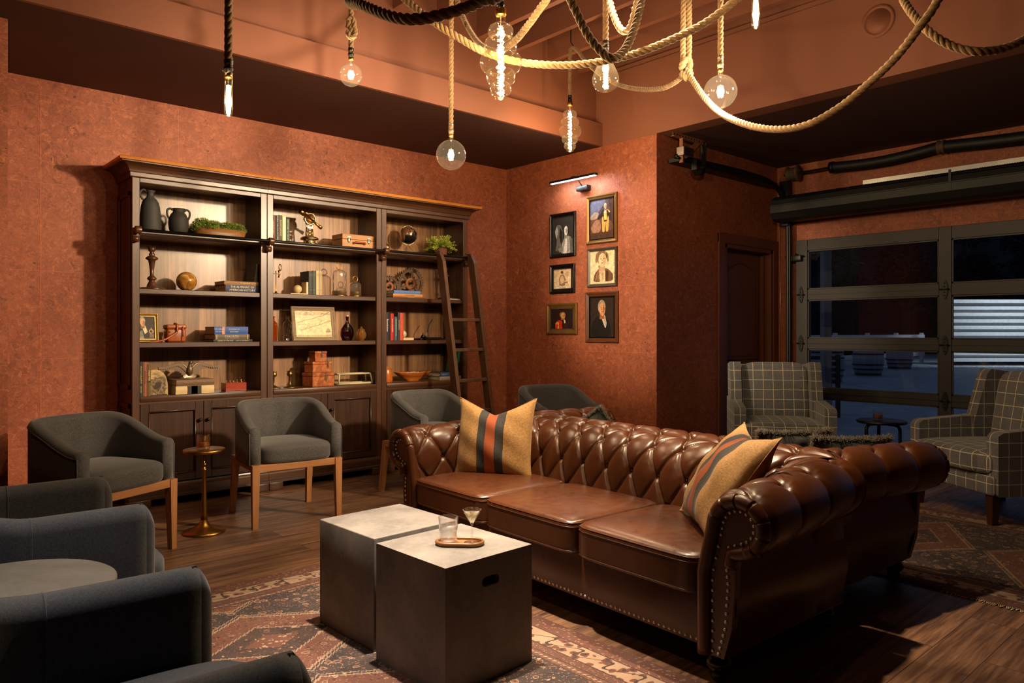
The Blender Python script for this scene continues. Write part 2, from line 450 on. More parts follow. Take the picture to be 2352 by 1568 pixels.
def text(body, size, parent, loc, rx, ry, rz, mat, name='title', align='CENTER', ext=0.0002):
    cu = bpy.data.curves.new(name, 'FONT'); cu.body = body; cu.size = size; cu.align_x = align; cu.align_y = 'CENTER'; cu.extrude = ext; cu.resolution_u = 2
    cu.materials.append(mat)
    o = bpy.data.objects.new(name, cu); COL.objects.link(o)
    o.location = loc; o.rotation_euler = (rx, ry, rz); o.parent = parent
    return o

def art_tone(r, g, b):
    k = 'paint_%d_%d_%d' % (r, g, b)
    if k not in MT:
        m = NT(k); c = rgb(r, g, b); n1 = m.noise(38, 4, 0.6, 0.8); n2 = m.noise(150, 2)
        f_ = m.mix(0.3, n1, n2)
        m.set(Base_Color=m.ramp(f_, [(0.34, tuple(x * 0.55 for x in c[:3])), (0.52, c[:3]), (0.70, tuple(min(1, x * 1.35) for x in c[:3]))]), Roughness=0.4); MT[k] = m.m
    return MT[k]
def smooth_poly(poly, it=2):
    if len(poly) < 5 or len(poly) > 18: return poly
    for _ in range(it):
        q = []
        for i in range(len(poly)):
            a, b = poly[i], poly[(i + 1) % len(poly)]
            q += [(a[0] * .84 + b[0] * .16, a[1] * .84 + b[1] * .16), (a[0] * .16 + b[0] * .84, a[1] * .16 + b[1] * .84)]
        poly = q
    return poly
# ------------------------------------------------------------------ the room
XB, XG, YA, YW, ZS = 5.323, 7.436, 4.003, 6.0, 3.0
mb = MB().box((-7, -7, -0.12), (7.47, 6.15, 0)); struct('floor', mb, MT['floor'])
mb = MB().box((0.68, YW, 0), (5.47, 6.15, ZS)); struct('wall_back', mb, MT['cork'])
mb = MB().box((-7, 4.975, 0), (0.68, 6.15, ZS)); struct('wall_left', mb, MT['cork'])
mb = MB().box((XB, 4.153, 0), (5.47, YW, ZS)); struct('wall_right', mb, MT['cork'])
mb = MB()
mb.box((XB, YA, 0), (6.43, 4.153, ZS)); mb.box((7.305, YA, 0), (XG, 4.153, ZS)); mb.box((6.43, YA, 2.105), (7.305, 4.153, ZS))
struct('wall_alcove', mb, MT['cork'])
mb = MB()
mb.box((XG, 3.69, 0), (7.56, 4.153, ZS)); mb.box((XG, -0.34, 2.14), (7.56, 3.69, ZS)); mb.box((XG, -7.0, 0), (7.56, -0.34, ZS))
struct('wall_garage', mb, MT['cork'])
struct('wall_near', MB().box((-7, -7.15, 0), (7.56, -7, 4.0)), MT['deck'])
struct('wall_west', MB().box((-7.15, -7, 0), (-7, 6.15, 4.0)), MT['deck'])
# ceilings: soffit over the bookcase, dark ceiling over the alcove, tray with joists in the middle
struct('ceiling_soffit', MB().box((-7, 4.66, ZS), (XB, 6.15, 3.19)), MT['soffit'])
struct('trim_1', MB().box((-7, 4.63, ZS - 0.001), (XB - 0.001, 4.66, 3.212)), MT['paint'])
struct('wall_upper_back', MB().box((-7, 4.71, 3.19), (5.6, 4.85, 4.0)), MT['paint'])
struct('beam', MB().box((XB, -7, ZS - 0.001), (5.50, 4.71, 3.65)), MT['paint'])
struct('wall_upper_right', MB().box((5.385, -7, 3.65), (5.5, 4.71, 4.0)), MT['paint'])
struct('trim_2', MB().box((5.345, -7, 3.62), (5.5, 4.70, 3.70)), MT['paint'])
struct('ceiling_alcove', MB().box((5.50, -7, ZS), (7.56, 4.153, 3.14)), MT['soffit'])
struct('ceiling', MB().box((-7.15, -7.15, 3.93), (5.6, 4.85, 4.0)), MT['deck'])
k = 0
for x in [-6.65 + 0.405 * i for i in range(30)]:
    if x > 5.25: break
    o = struct('ceiling_joist', MB().box((x - 0.025, -7, 3.66), (x + 0.025, 4.71, 3.93)), MT['paint'])
# two thin conduits fixed under the joists
# speaker set in the beam
t = thing('round_ceiling_speaker', 'round terracotta painted speaker set flush in the high beam', 'speaker', (XB - 0.001, 2.117, 3.40), R(0))
MB().lathe([(0.112, 0), (0.112, 0.006), (0.088, 0.010), (0.086, 0.0)], 40, M=rot(0, -90, 0)).build('rim', MT['paint'], t)
MB().lathe([(0.086, 0), (0.086, 0.004), (0.0, 0.005)], 40, M=rot(0, -90, 0)).build('grille', MT['paint'], t)
# door of the alcove
t = thing('door_1', None, None, (0, 0, 0)); t['kind'] = 'structure'
cas = MB()
cas.box((6.285, YA - 0.02, 0), (6.40, YA - 0.001, 2.21), 0.004, 1); cas.box((7.33, YA - 0.02, 0), (7.43, YA - 0.001, 2.21), 0.004, 1); cas.box((6.285, YA - 0.021, 2.115), (7.43, YA - 0.001, 2.215), 0.004, 1)
cas.box((6.40, YA - 0.01, 0), (6.44, YA + 0.14, 2.11)); cas.box((7.29, YA - 0.01, 0), (7.33, YA + 0.14, 2.11)); cas.box((6.40, YA - 0.01, 2.075), (7.33, YA + 0.14, 2.115))
cas.box((7.26, YA + 0.06, 0), (7.29, YA + 0.10, 2.075)); cas.box((6.44, YA + 0.06, 0), (6.46, YA + 0.10, 2.075))
cas.build('casing', MT['doorpaint'], t)
slab = MB().box((6.44, YA + 0.10, 0.01), (7.29, YA + 0.14, 2.075))
def arch(xa, xb, z0, z1, rise, n=14):
    p = [(xa, z0), (xb, z0)]
    for i in range(n + 1):
        s = i / n; p.append((xb + (xa - xb) * s, z1 + rise * math.sin(PI * s)))
    return p
for (z0, z1, ris) in ((0.96, 1.86, 0.10), (0.18, 0.84, 0.0)):
    pts = arch(6.54, 7.19, z0, z1, ris)
    slab.tube([(p[0], YA + 0.10, p[1]) for p in pts], 0.014, 8, closed=True)
    pts = arch(6.58, 7.15, z0 + 0.04, z1 - 0.03, ris)
    slab.prism(pts, YA + 0.10, YA + 0.092, 'y')
sl = slab.build('panel', MT['doorpaint'], t)
kn = MB().lathe([(0.012, 0), (0.012, 0.03), (0.028, 0.04), (0.030, 0.055), (0.018, 0.068), (0.0, 0.07)], 16, M=tr(6.50, YA + 0.10, 0.95) @ rot(90, 0, 0)).build('handle', MT['brass_dull'], t)

# ------------------------------------------------------------------ garage door and its hardware
gx = XG - 0.05
t = thing('garage_door', 'dark aluminium sectional garage door glazed with wide clear panes', 'door', (gx, 0, 0))
cols = [(3.756, 3.633), (2.401, 2.297), (1.065, 0.961), (-0.271, -0.39)]
rows = [(2.197, 2.083), (1.684, 1.575), (1.182, 1.073), (0.675, 0.572), (0.165, 0.01)]
fm = MB()
for a, b in cols: fm.box((-0.02, b, 0.01), (0.03, a, 2.197), 0.003, 1)
for i, (a, b) in enumerate(rows):
    for j in range(3):
        ya, yb = cols[j][1], cols[j + 1][0]
        fm.box((-0.018, yb - 0.001, b), (0.03, ya + 0.001, a), 0.003, 1)
        if 0 < i < 4: fm.box((-0.0195, yb, (a + b) / 2 - 0.003), (-0.017, ya, (a + b) / 2 + 0.003), mat=1)
        if i > 0:   # thin pane stops
            pass
fm.build('frame', [MT['doorframe'], MT['black']], t)
for i in range(4):
    for j in range(3):
        MB().box((0.004, cols[j + 1][0] - 0.005, rows[i + 1][0] - 0.005), (0.010, cols[j][1] + 0.005, rows[i][1] + 0.005)).build('pane', MT['glass_pane'], t)
        b = MB(); y0, y1, z0, z1 = cols[j + 1][0], cols[j][1], rows[i + 1][0], rows[i][1]
        for (aa, bb) in (((y0, z0), (y1, z0 + 0.012)), ((y0, z1 - 0.012), (y1, z1)), ((y0, z0), (y0 + 0.012, z1)), ((y1 - 0.012, z0), (y1, z1))):
            b.box((-0.012, aa[0], aa[1]), (0.004, bb[0], bb[1]))
        b.build('glazing_bead', MT['doorframe'], t)
def hinge(y, z):
    h = MB()
    for s in (1, -1):
        h.prism([(-0.026, 0.004 * s), (0.026, 0.004 * s), (0.022, 0.045 * s), (0.006, 0.085 * s), (-0.006, 0.085 * s), (-0.022, 0.045 * s)], -0.034, -0.02, 'x', M=tr(0, y, z))
        for zz in (0.025, 0.055): h.sphere((-0.036, y, z + zz * s), 0.006, 8, 6)
    h.tube([(-0.036, y - 0.04, z), (-0.036, y + 0.04, z)], 0.007, 8)
    h.build('hinge', MT['black'], t)
for z in (1.63, 1.128, 0.624):
    for y in (3.70, 2.349, 1.013): hinge(y, z)
rb = MB().box((-0.07, 3.68, 1.98), (-0.02, 3.80, 2.04), 0.006, 2).tube([(-0.05, 3.66, 2.03), (-0.05, 3.86, 2.03)], 0.008, 8)
rb.sphere((-0.06, 3.74, 2.05), 0.012, 10, 8); rb.build('roller_bracket', MT['black'], t)
t = thing('garage_door_track', 'black steel door track rising by the glazed door and bending back along the alcove wall', 'track', (0, 0, 0))
tk = MB()
path = catmull([(gx - 0.05, 3.83, 0.0), (gx - 0.05, 3.83, 1.0), (gx - 0.05, 3.83, 2.10), (gx - 0.06, 3.84, 2.45), (gx - 0.14, 3.87, 2.70), (gx - 0.32, 3.90, 2.80), (6.6, 3.90, 2.82), (5.95, 3.90, 2.81), (5.46, 3.90, 2.80)], 8)
def strip(mb, pts, offs, w, th, mat=0):
    for o in offs: mb.tube([(p[0] + o[0], p[1] + o[1], p[2] + o[2]) for p in pts], w, 6, mat)
tk.tube(path, 0.022, 8); tk.tube([(p.x - 0.018, p.y - 0.03, p.z - 0.02) for p in path], 0.014, 6)
tk.build('rail', MT['black'], t)
tk = MB().box((5.47, 3.87, 2.755), (7.2, 3.99, 2.79)); tk.build('angle_bar', MT['black'], t)
tk = MB().box((gx - 0.10, 3.80, 2.35), (gx - 0.03, 3.90, 2.82), 0.004, 1); tk.build('header_plate', MT['black'], t)
sb = MB()
sb.tube([(6.0 - 0.12 * math.sin(a), 3.86, 2.95 - 0.17 * (1 - math.cos(a))) for a in [PI * k / 14 for k in range(15)]] + [(6.0, 3.86, 2.61)], 0.004, 6)
mbk = MB()
pts = [(5.80, 2.96), (5.80, 2.74), (5.77, 2.68), (5.71, 2.66), (5.66, 2.70), (5.66, 2.80)]
for i in range(len(pts) - 1):
    (xa, za), (xb_, zb) = pts[i], pts[i + 1]
    mbk.box((0, -0.028, 0), (math.hypot(xb_ - xa, zb - za), 0.028, 0.006), M=tr(xa, 3.84, za) @ rot(0, -math.degrees(math.atan2(zb - za, xb_ - xa)), 0))
mbk.build('end_hook', MT['black'], t)
MB().box((5.47, 3.82, 2.80), (5.62, 3.90, 2.88), 0.004, 1).build('galvanised_bracket', MT['steel'], t)
def perforated(mb, a, b, w=0.035, th=0.004, holes=True, mat=0):
    a = Vector(a); b = Vector(b); L = (b - a).length
    d = (b - a).normalized(); q = d.to_track_quat('X', 'Z').to_matrix().to_4x4(); q.translation = a
    mb.box((0, -th / 2, -w / 2), (L, th / 2, w / 2), M=q, mat=mat); mb.box((0, -w / 2, -w / 2 - th), (L, w / 2, -w / 2), M=q, mat=mat)
    n = int(L / 0.04)
    for i in range(n): mb.lathe([(0.007, 0), (0.007, 0.0025)], 8, mat=mat + 1, M=q @ tr((i + 0.5) * L / n, -th / 2 - 0.0005, 0) @ rot(90, 0, 0))
t = thing('track_hanger_bracket', 'punched terracotta painted angle bracket hanging from the alcove ceiling', 'bracket', (0, 0, 0))
h = MB(); perforated(h, (5.36, 3.86, 2.975), (5.83, 3.86, 2.975)); h.build('top_angle', [MT['paint'], MT['blackgloss']], t)
h = MB(); perforated(h, (5.50, 3.855, 2.96), (5.50, 3.855, 2.74)); h.build('drop_angle', [MT['paint'], MT['blackgloss']], t)
h = MB(); perforated(h, (5.73, 3.85, 2.96), (5.52, 3.85, 2.80)); h.build('brace', [MT['paint'], MT['blackgloss']], t)
t = thing('torsion_spring_shaft', 'steel shaft with black coil springs above the garage door', 'spring shaft', (XG - 0.12, 0, 2.885))
MB().tube([(0, 3.86, 0), (0, -0.4, 0)], 0.0135, 10).build('shaft', MT['steel'], t)
dr = MB().lathe([(0.03, -0.06), (0.075, -0.058), (0.075, -0.048), (0.06, -0.045), (0.064, -0.02), (0.066, 0.02), (0.07, 0.045), (0.085, 0.05), (0.085, 0.062), (0.03, 0.064)], 24, M=tr(0, 3.76, 0) @ rot(90, 0, 0))
dr.build('cable_drum', MT['rust'], t)
MB().tube([(-0.03, 3.885, -0.02), (-0.03, 3.885, -2.8)], 0.0025, 6).build('lift_cable', MT['steel'], t)
def coil(y0, y1, r0, r1, sag, z0, z1, name):
    n = int(abs(y1 - y0) / 0.0150); pr = []
    m_ = MB()
    for i in range(n * 2 + 1):
        s = i / (n * 2); y = y0 + (y1 - y0) * s
        pr.append(((r0 + (r1 - r0) * s) * (1.0 if i % 2 else 0.87), y, z0 + (z1 - z0) * s - sag * math.sin(PI * s)))
    m_.tube([(0, p[1], p[2]) for p in pr], [p[0] for p in pr], 20)
    return m_.build(name, MT['rubber'], t)
coil(3.34, 2.38, 0.052, 0.052, 0.03, 0.0, 0.025, 'coil_spring'); coil(2.34, 0.9, 0.056, 0.056, 0.028, 0.02, 0.0, 'coil_spring')
MB().lathe([(0.03, -0.03), (0.062, -0.03), (0.062, -0.012), (0.045, 0), (0.062, 0.012), (0.062, 0.03), (0.03, 0.03)], 20, M=tr(0, 2.36, 0.02) @ rot(90, 0, 0)).build('centre_bearing', MT['rust'], t)
MB().lathe([(0.02, -0.02), (0.058, -0.02), (0.058, 0.02), (0.02, 0.02)], 20, M=tr(0, 3.35, 0) @ rot(90, 0, 0)).build('winding_cone', MT['black'], t)
# long black infrared heater / air curtain
t = thing('air_curtain', 'long black air curtain mounted above the glazed garage door', 'air curtain', (XG - 0.28, 0, 2.5))
hp = [(0.12, 0.14), (-0.02, 0.135), (-0.09, 0.09), (-0.11, 0.03), (-0.11, -0.04), (-0.07, -0.10), (0.02, -0.12), (0.12, -0.12)]
hb = MB(); vs = [(p[0], 3.87, p[1]) for p in hp] + [(p[0], -0.2, p[1]) for p in hp]; n = len(hp)
hb.add(vs, [[i, (i + 1) % n, n + (i + 1) % n, n + i] for i in range(n)], 0, False); hb.add(vs, [list(range(n))[::-1], list(range(n, 2 * n))], 0, False)
hb.box((-0.117, -0.2, 0.028), (-0.108, 3.87, 0.040), 0.002, 1); hb.box((-0.113, 2.20, -0.04), (-0.107, 2.22, 0.14))
hb.build('housing', MT['heater'], t)
for (ya, yb) in ((3.10, 2.36), (2.20, 1.40), (1.24, 0.5)):
    g = MB()
    q = Vector((-0.07, 0, -0.045)).normalized()
    mtx = tr(-0.075, 0, 0.112) @ rot(0, -33, 0)
    g.box((-0.022, yb, 0), (0.022, ya, 0.003), M=mtx)
    for i in range(int((ya - yb) / 0.018)): g.box((-0.024, yb + i * 0.018, 0.003), (0.024, yb + i * 0.018 + 0.006, 0.006), M=mtx, mat=1)
    g.build('intake_grille', [MT['steel'], MT['black']], t)
for y in (3.55, 1.65): MB().box((0.12, y - 0.05, -0.02), (0.275, y + 0.05, 0.05)).build('wall_bracket', MT['black'], t)
tag(MB().box((XG - 0.06, -0.2, 2.665), (XG - 0.001, 3.08, 2.725), 0.002, 1).build('metal_angle_bar', MT['steel']), 'bare galvanised angle bar along the wall above the black air curtain', 'metal bar')
# ------------------------------------------------------------------ chesterfield sofas
HL, DP, RR, ZC = 0.94, 0.56, 0.112, 0.598
PU, QV = 0.171, 0.270
def sofa_profile():
    pts = []
    for i in range(30): pts.append((0.012 * math.sin(PI * i / 29) * 0, 0.335 + (ZC - 0.335) * i / 29))
    for i in range(1, 66):
        a = PI - (PI + R(72)) * i / 65
        pts.append((RR + RR * math.cos(a), ZC + RR * math.sin(a)))
    s = [0.0]
    for i in range(1, len(pts)): s.append(s[-1] + math.hypot(pts[i][0] - pts[i - 1][0], pts[i][1] - pts[i - 1][1]))
    return pts, s
PRO, PS = sofa_profile()
V0 = 0.085      # arc length of the lowest button row
def tuft(u, v):
    """height of the tufted leather over its frame, u along, v up the section"""
    row = QV / 2
    vl = V0 + 3 * row
    if v < V0:
        ph = abs(math.sin(PI * u / PU)); k = (V0 - v) / 0.06
        h = 0.0125 * (1 - math.exp(-ph / 0.11)) + 0.007 * ph ** 0.8 - 0.002
        r = math.hypot((u / PU - round(u / PU)) * PU, v - V0)
    elif v > vl:
        uu = u / PU - 0.5
        ph = abs(math.sin(PI * uu)); k = min(1, (v - vl) / 0.20)
        h = (0.0125 * (1 - k) + 0.004 * k) * (1 - math.exp(-ph / 0.11)) + (0.0105 * (1 - k) + 0.006 * k) * ph ** 0.8 + 0.005 * k
        r = math.hypot((uu - round(uu)) * PU, v - vl)
    else:
        a = u / PU + (v - V0) / QV; b = u / PU - (v - V0) / QV
        sa = abs(math.sin(PI * a)); sb_ = abs(math.sin(PI * b))
        h = 0.0125 * (1 - math.exp(-min(sa, sb_) / 0.11)) + 0.0105 * (sa * sb_) ** 0.8
        i, j = round(a), round(b)
        bu = (i + j) / 2 * PU; bv = V0 + (i - j) / 2 * QV
        r = math.hypot(u - bu, v - bv)
    return h - 0.017 * math.exp(-(r / 0.017) ** 2)
def section(v):
    """frame point and outward normal at arc length v"""
    for i in range(1, len(PS)):
        if PS[i] >= v or i == len(PS) - 1:
            t = (v - PS[i - 1]) / (PS[i] - PS[i - 1])
            n = PRO[i - 1][0] + (PRO[i][0] - PRO[i - 1][0]) * t; z = PRO[i - 1][1] + (PRO[i][1] - PRO[i - 1][1]) * t
            dn = PRO[i][0] - PRO[i - 1][0]; dz = PRO[i][1] - PRO[i - 1][1]; L = math.hypot(dn, dz)
            return n, z, -dz / L, dn / L
SMAX = PS[-1]
def lean(z): return 0.085 * max(0, (z - 0.40)) / 0.3
def flare(y, z): return (0.045 - 0.095 * min(1, max(0, y / 0.75))) * max(0, min(1.0, (z - 0.15) / 0.5))
def back_pt(u, v):
    n, z, nn, nz = section(v); h = tuft(u, v)
    n2 = n + nn * h + lean(z); z2 = z + nz * h
    x = (u / HL) * (HL + n + 0.012 + flare(0.7, z))
    return (x, DP + n2, z2)
def arm_pt(w, v, side):
    n, z, nn, nz = section(v); yend = DP + n + 0.012 + lean(z)
    u = w * DP; y = w * yend
    e = min(1, w / 0.05)
    h = tuft(u + PU * 0.5, v) * (0.35 + 0.65 * e) - 0.012 * (1 - e) ** 2
    return (side * (HL + n + nn * h + flare(y, z)), y, z + nz * h - 0.022 * (1 - min(1, y / 0.7)) * max(0, min(1, (z - 0.35) / 0.25)))
def make_sofa(name, label, loc, rz):
    t = thing(name, label, 'sofa', loc, rz, 'back to back leather sofas')
    L = MT['leather']
    b = MB().grid(440, 120, lambda p, q: back_pt((p * 2 - 1) * HL, q * SMAX), flip=True)
    def outer(x0, x1, yy): pass
    b.box((-HL - 0.10, DP + 0.06, 0.11), (HL + 0.10, DP + 0.30, 0.58), 0.01, 2)
    bt = b
    for r_ in range(4):
        v = V0 + r_ * QV / 2
        for i in range(-6, 7):
            u = (i + (0.5 if r_ % 2 else 0)) * PU
            if abs(u) > HL - 0.03: continue
            p = back_pt(u, v); n, z, nn, nz = section(v)
            bt.sphere((p[0], p[1] + nn * 0.004, p[2] + nz * 0.004), 0.0105, 10, 8)
    b.build('backrest', L, t)
    for side in (-1, 1):
        a = MB().grid(150, 120, lambda p, q: arm_pt(p, q * SMAX, side), flip=(side > 0))
        # outside panel, slightly bellied
        def out(p, q):
            z = 0.11 + q * 0.44; y = 0.012 + p * (DP + 0.28)
            n = 0.098 + 0.030 * math.sin(PI * min(1, max(0, (z - 0.13) / 0.34))) ** 2
            return (side * (HL + n + flare(y, z) * 0.6), y, z)
        a.grid(12, 16, out, flip=(side < 0))
        a.box((HL + 0.035 if side > 0 else -HL - 0.09, 0.02, 0.11), (HL + 0.09 if side > 0 else -HL - 0.035, DP + 0.29, 0.5))
        bt = a
        for r_ in range(4):
            v = V0 + r_ * QV / 2
            for i in range(-1, 6):
                u = (i + (0.5 if r_ % 2 else 0)) * PU - PU * 0.5
                if u < 0.05 or u > DP - 0.02: continue
                p = arm_pt(u / DP, v, side); n, z, nn, nz = section(v)
                bt.sphere((p[0] + side * nn * 0.004, p[1], p[2] + nz * 0.004), 0.0105, 10, 8)
        a.build('arm', L, t)
        # scroll front: outline of the section, closed down the outside
        ol = [(0.0, 0.11), (0.0, 0.25), (0.0, 0.40)]
        for i in range(0, 37):
            an = PI - (PI + R(62)) * i / 36
            z = ZC + RR * math.sin(an); ol.append((RR + RR * math.cos(an) + flare(0, z), z - 0.022 * max(0, min(1, (z - 0.35) / 0.25))))
        fx = flare(0, 0.45)
        ol += [(0.118 + fx, 0.475), (0.112 + fx, 0.43), (0.122 + fx * .6, 0.37), (0.132, 0.30), (0.126, 0.22), (0.108, 0.155), (0.095, 0.11)]
        cx, cz = 0.06, 0.4
        def inset(pl, d):
            res = []
            for i in range(len(pl)):
                a_ = Vector(pl[max(i - 1, 0)]); b_ = Vector(pl[min(i + 1, len(pl) - 1)]); tg = (b_ - a_).normalized()
                res.append(Vector(pl[i]) + Vector((tg.y, -tg.x)) * (d(i) if callable(d) else d))
            return res
        fr = MB()
        fr.prism([(side * (HL + p[0]), p[1]) for p in ol], -0.004, 0.03, 'y')
        NB = 42     # outline points up to the end of the scroll
        bd = inset(ol, 0.016)[:NB]
        rad_ = []
        for i in range(len(bd)):
            pinch = 1 - 0.22 * max(0, 1 - abs(((i - 6) % 5) - 0) / 1.0) if 6 <= i <= 38 else 1
            rad_.append(0.025 * pinch)
        dense = []; dr = []
        for i in range(len(bd) - 1):
            for k2 in range(6):
                s_ = k2 / 6; dense.append(bd[i].lerp(bd[i + 1], s_)); u_ = ((i - 6 + s_) / 5.0) % 1.0
                dr.append(0.026 * (1 - 0.24 * max(0, 1 - min(u_, 1 - u_) / 0.10)) if 6 <= i < 39 else 0.026)
        fr.tube([(side * (HL + p.x), -0.006, p.y) for p in dense], dr, 12)
        line = inset(ol, lambda i: 0.050 if i < 40 else max(0.024, 0.050 - 0.009 * (i - 39)))
        dense = []
        for i in range(len(line) - 1):
            for k2 in range(8): dense.append(line[i].lerp(line[i + 1], k2 / 8))
        nl = fr; dd = 1; prev = dense[0]
        for p in dense:
            dd += (p - prev).length; prev = p
            if dd >= 0.0225 and p.y > 0.120:
                dd = 0; nl.sphere((side * (HL + p.x), -0.006, p.y), 0.0064, 10, 8, 1, sc=(1, 0.7, 1))
        fr.build('arm_front', [L, MT['nail']], t)
    fr = MB().box((-HL, 0.025, 0.115), (HL, 0.06, 0.31), 0.006, 2).box((-HL, 0.05, 0.12), (HL, DP + 0.05, 0.30))
    nl = fr
    n = 76
    for i in range(n): nl.sphere((-HL + 0.015 + (2 * HL - 0.03) * i / (n - 1), 0.025, 0.132), 0.0062, 8, 6, 1, sc=(1, 0.7, 1))
    fr.build('front_rail', [L, MT['nail']], t)
    for i in (-1, 0, 1):
        w = 2 * HL / 3
        c = MB().cushion((i * w, 0.268, 0.375), (w - 0.004, 0.60, 0.155), 20, 11.0, 0.10)
        for zz in (0.436, 0.420, 0.318):
            q_ = (zz - 0.375) / 0.0775; k_ = (1 - abs(q_) ** 11.0) ** (1 / 11.0); lp = []
            for a_ in range(72):
                an = 2 * PI * a_ / 72; ca, sa = math.cos(an), math.sin(an); d_ = (abs(ca) ** 11 + abs(sa) ** 11) ** (1 / 11.0)
                lp.append((i * w + ca / d_ * k_ * (w - 0.004) / 2, 0.268 + sa / d_ * k_ * 0.30, zz))
            c.tube(lp, 0.0024, 6, closed=True)
        c.build('seat_cushion', L, t)
    for sx in (-1, 1):
        for yy in (0.055, DP + 0.24):
            MB().lathe([(0.040, 0.118), (0.044, 0.108), (0.030, 0.098), (0.036, 0.092), (0.047, 0.072), (0.046, 0.055), (0.030, 0.036), (0.026, 0.032), (0.032, 0.026), (0.026, 0.008), (0.020, 0.0)], 24, M=tr(sx * (HL + 0.035), yy, 0)).build('leg', MT['blackgloss'], t)
    return t
sofa = make_sofa('chesterfield_sofa', 'brown leather chesterfield sofa facing the concrete cubes, two striped cushions on it', (2.315, 2.455, 0), R(-92.2))
sofa2 = dup(sofa, (4.052, 2.47, 0), R(87.5), 'brown leather chesterfield sofa turned to the plaid armchairs, behind the other sofa')

def pillow(name, label, S, T, loc, M, mat, chop=0.0, fringe=False, cat='cushion', group=None):
    """square cushion: x across, z up, y thickness"""
    t = thing(name, label, cat, (0, 0, 0), 0, group); t.matrix_world = tr(*loc) @ M
    mb = MB()
    def pt(p, q, sg):
        a = p * 2 - 1; b = q * 2 - 1
        th = (max(0, 1 - a * a) ** 0.55) * (max(0, 1 - b * b) ** 0.55)
        pull = 1 - 0.085 * (1 - abs(a) ** 3) * (abs(b) ** 6) ; pull2 = 1 - 0.085 * (1 - abs(b) ** 3) * (abs(a) ** 6)
        x = a * S / 2 * pull2; z = b * S / 2 * pull
        if chop and b > 0:
            c = max(0, 1 - abs(a - 0.02)) ** 1.25
            z -= chop * S * c * b ** 2
            th *= 1 - 0.35 * c * b ** 2
        wr = 0.010 * math.sin(9 * a + 4 * b) * math.sin(5 * b - 3 * a) * th
        return (x, sg * (th * T / 2 + wr), z)
    mb.grid(36, 36, lambda p, q: pt(p, q, -1)); mb.grid(36, 36, lambda p, q: pt(p, q, 1), flip=True)
    c = mb.build('cover', mat, t)
    e = []
    for k in range(36): e.append(pt(k / 36, 0, 1))
    for k in range(36): e.append(pt(1, k / 36, 1))
    for k in range(36): e.append(pt(1 - k / 36, 1, 1))
    for k in range(36): e.append(pt(0, 1 - k / 36, 1))
    if fringe:
        f = MB(); rnd = random.Random(3)
        for k in range(len(e)):
            for _ in range(34):
                s = rnd.random(); a = Vector(e[k]).lerp(Vector(e[(k + 1) % len(e)]), s)
                o = Vector((a.x, 0, a.z)).normalized()
                d = (o * 0.8 + Vector((rnd.uniform(-.6, .6), rnd.uniform(-.9, .9), rnd.uniform(-.5, .7)))).normalized()
                f.tube([a, a + d * 0.012 + Vector((0, rnd.uniform(-.004, .004), 0)), a + d * rnd.uniform(0.02, 0.036) + Vector((0, 0, -0.004))], [0.0011, 0.0010, 0.0006], 3, cap=False)
        f.build('fringe', MT['fringe'], t)['kind'] = 'stuff'
    else:
        MB().tube(e, 0.003, 6, closed=True).build('piping', mat, t)
    return t
pillow('throw_pillow', 'mustard cushion with black and rust stripes, upright in the far corner of the front sofa', 0.47, 0.19, (2.76, 3.21, 0.640), rot(0, 0, -60) @ rot(-16, 0, 0) @ rot(0, -1, 0), MT['striped'], chop=0.20, group='striped mustard cushions')
pillow('throw_pillow', 'mustard striped cushion leaning on the near arm of the front sofa', 0.48, 0.19, (2.685, 1.665, 0.655), rot(0, 0, -133) @ rot(-36, 0, 0), MT['striped'], chop=0.10, group='striped mustard cushions')
pillow('fringed_pillow', 'grey fringed cushion at the far end of the sofa behind', 0.36, 0.12, (3.73, 3.30, 0.515), rot(0, 0, 110) @ rot(-18, 0, 0) @ rot(0, 32, 0), MT['darkgreen_cloth'], fringe=True, group='fringed grey cushions')
pillow('fringed_pillow', 'dark fringed cushion at the near end of the sofa behind', 0.38, 0.13, (3.86, 1.70, 0.535), rot(0, 0, -42) @ rot(24, 0, 0), MT['darkgreen_cloth'], fringe=True, group='fringed grey cushions')
pillow('fringed_pillow', 'dark fringed cushion half hidden between the striped cushion and the left plaid armchair', 0.38, 0.13, (3.76, 1.96, 0.545), rot(0, 0, -36) @ rot(20, 0, 0), MT['darkgreen_cloth'], fringe=True, group='fringed grey cushions')

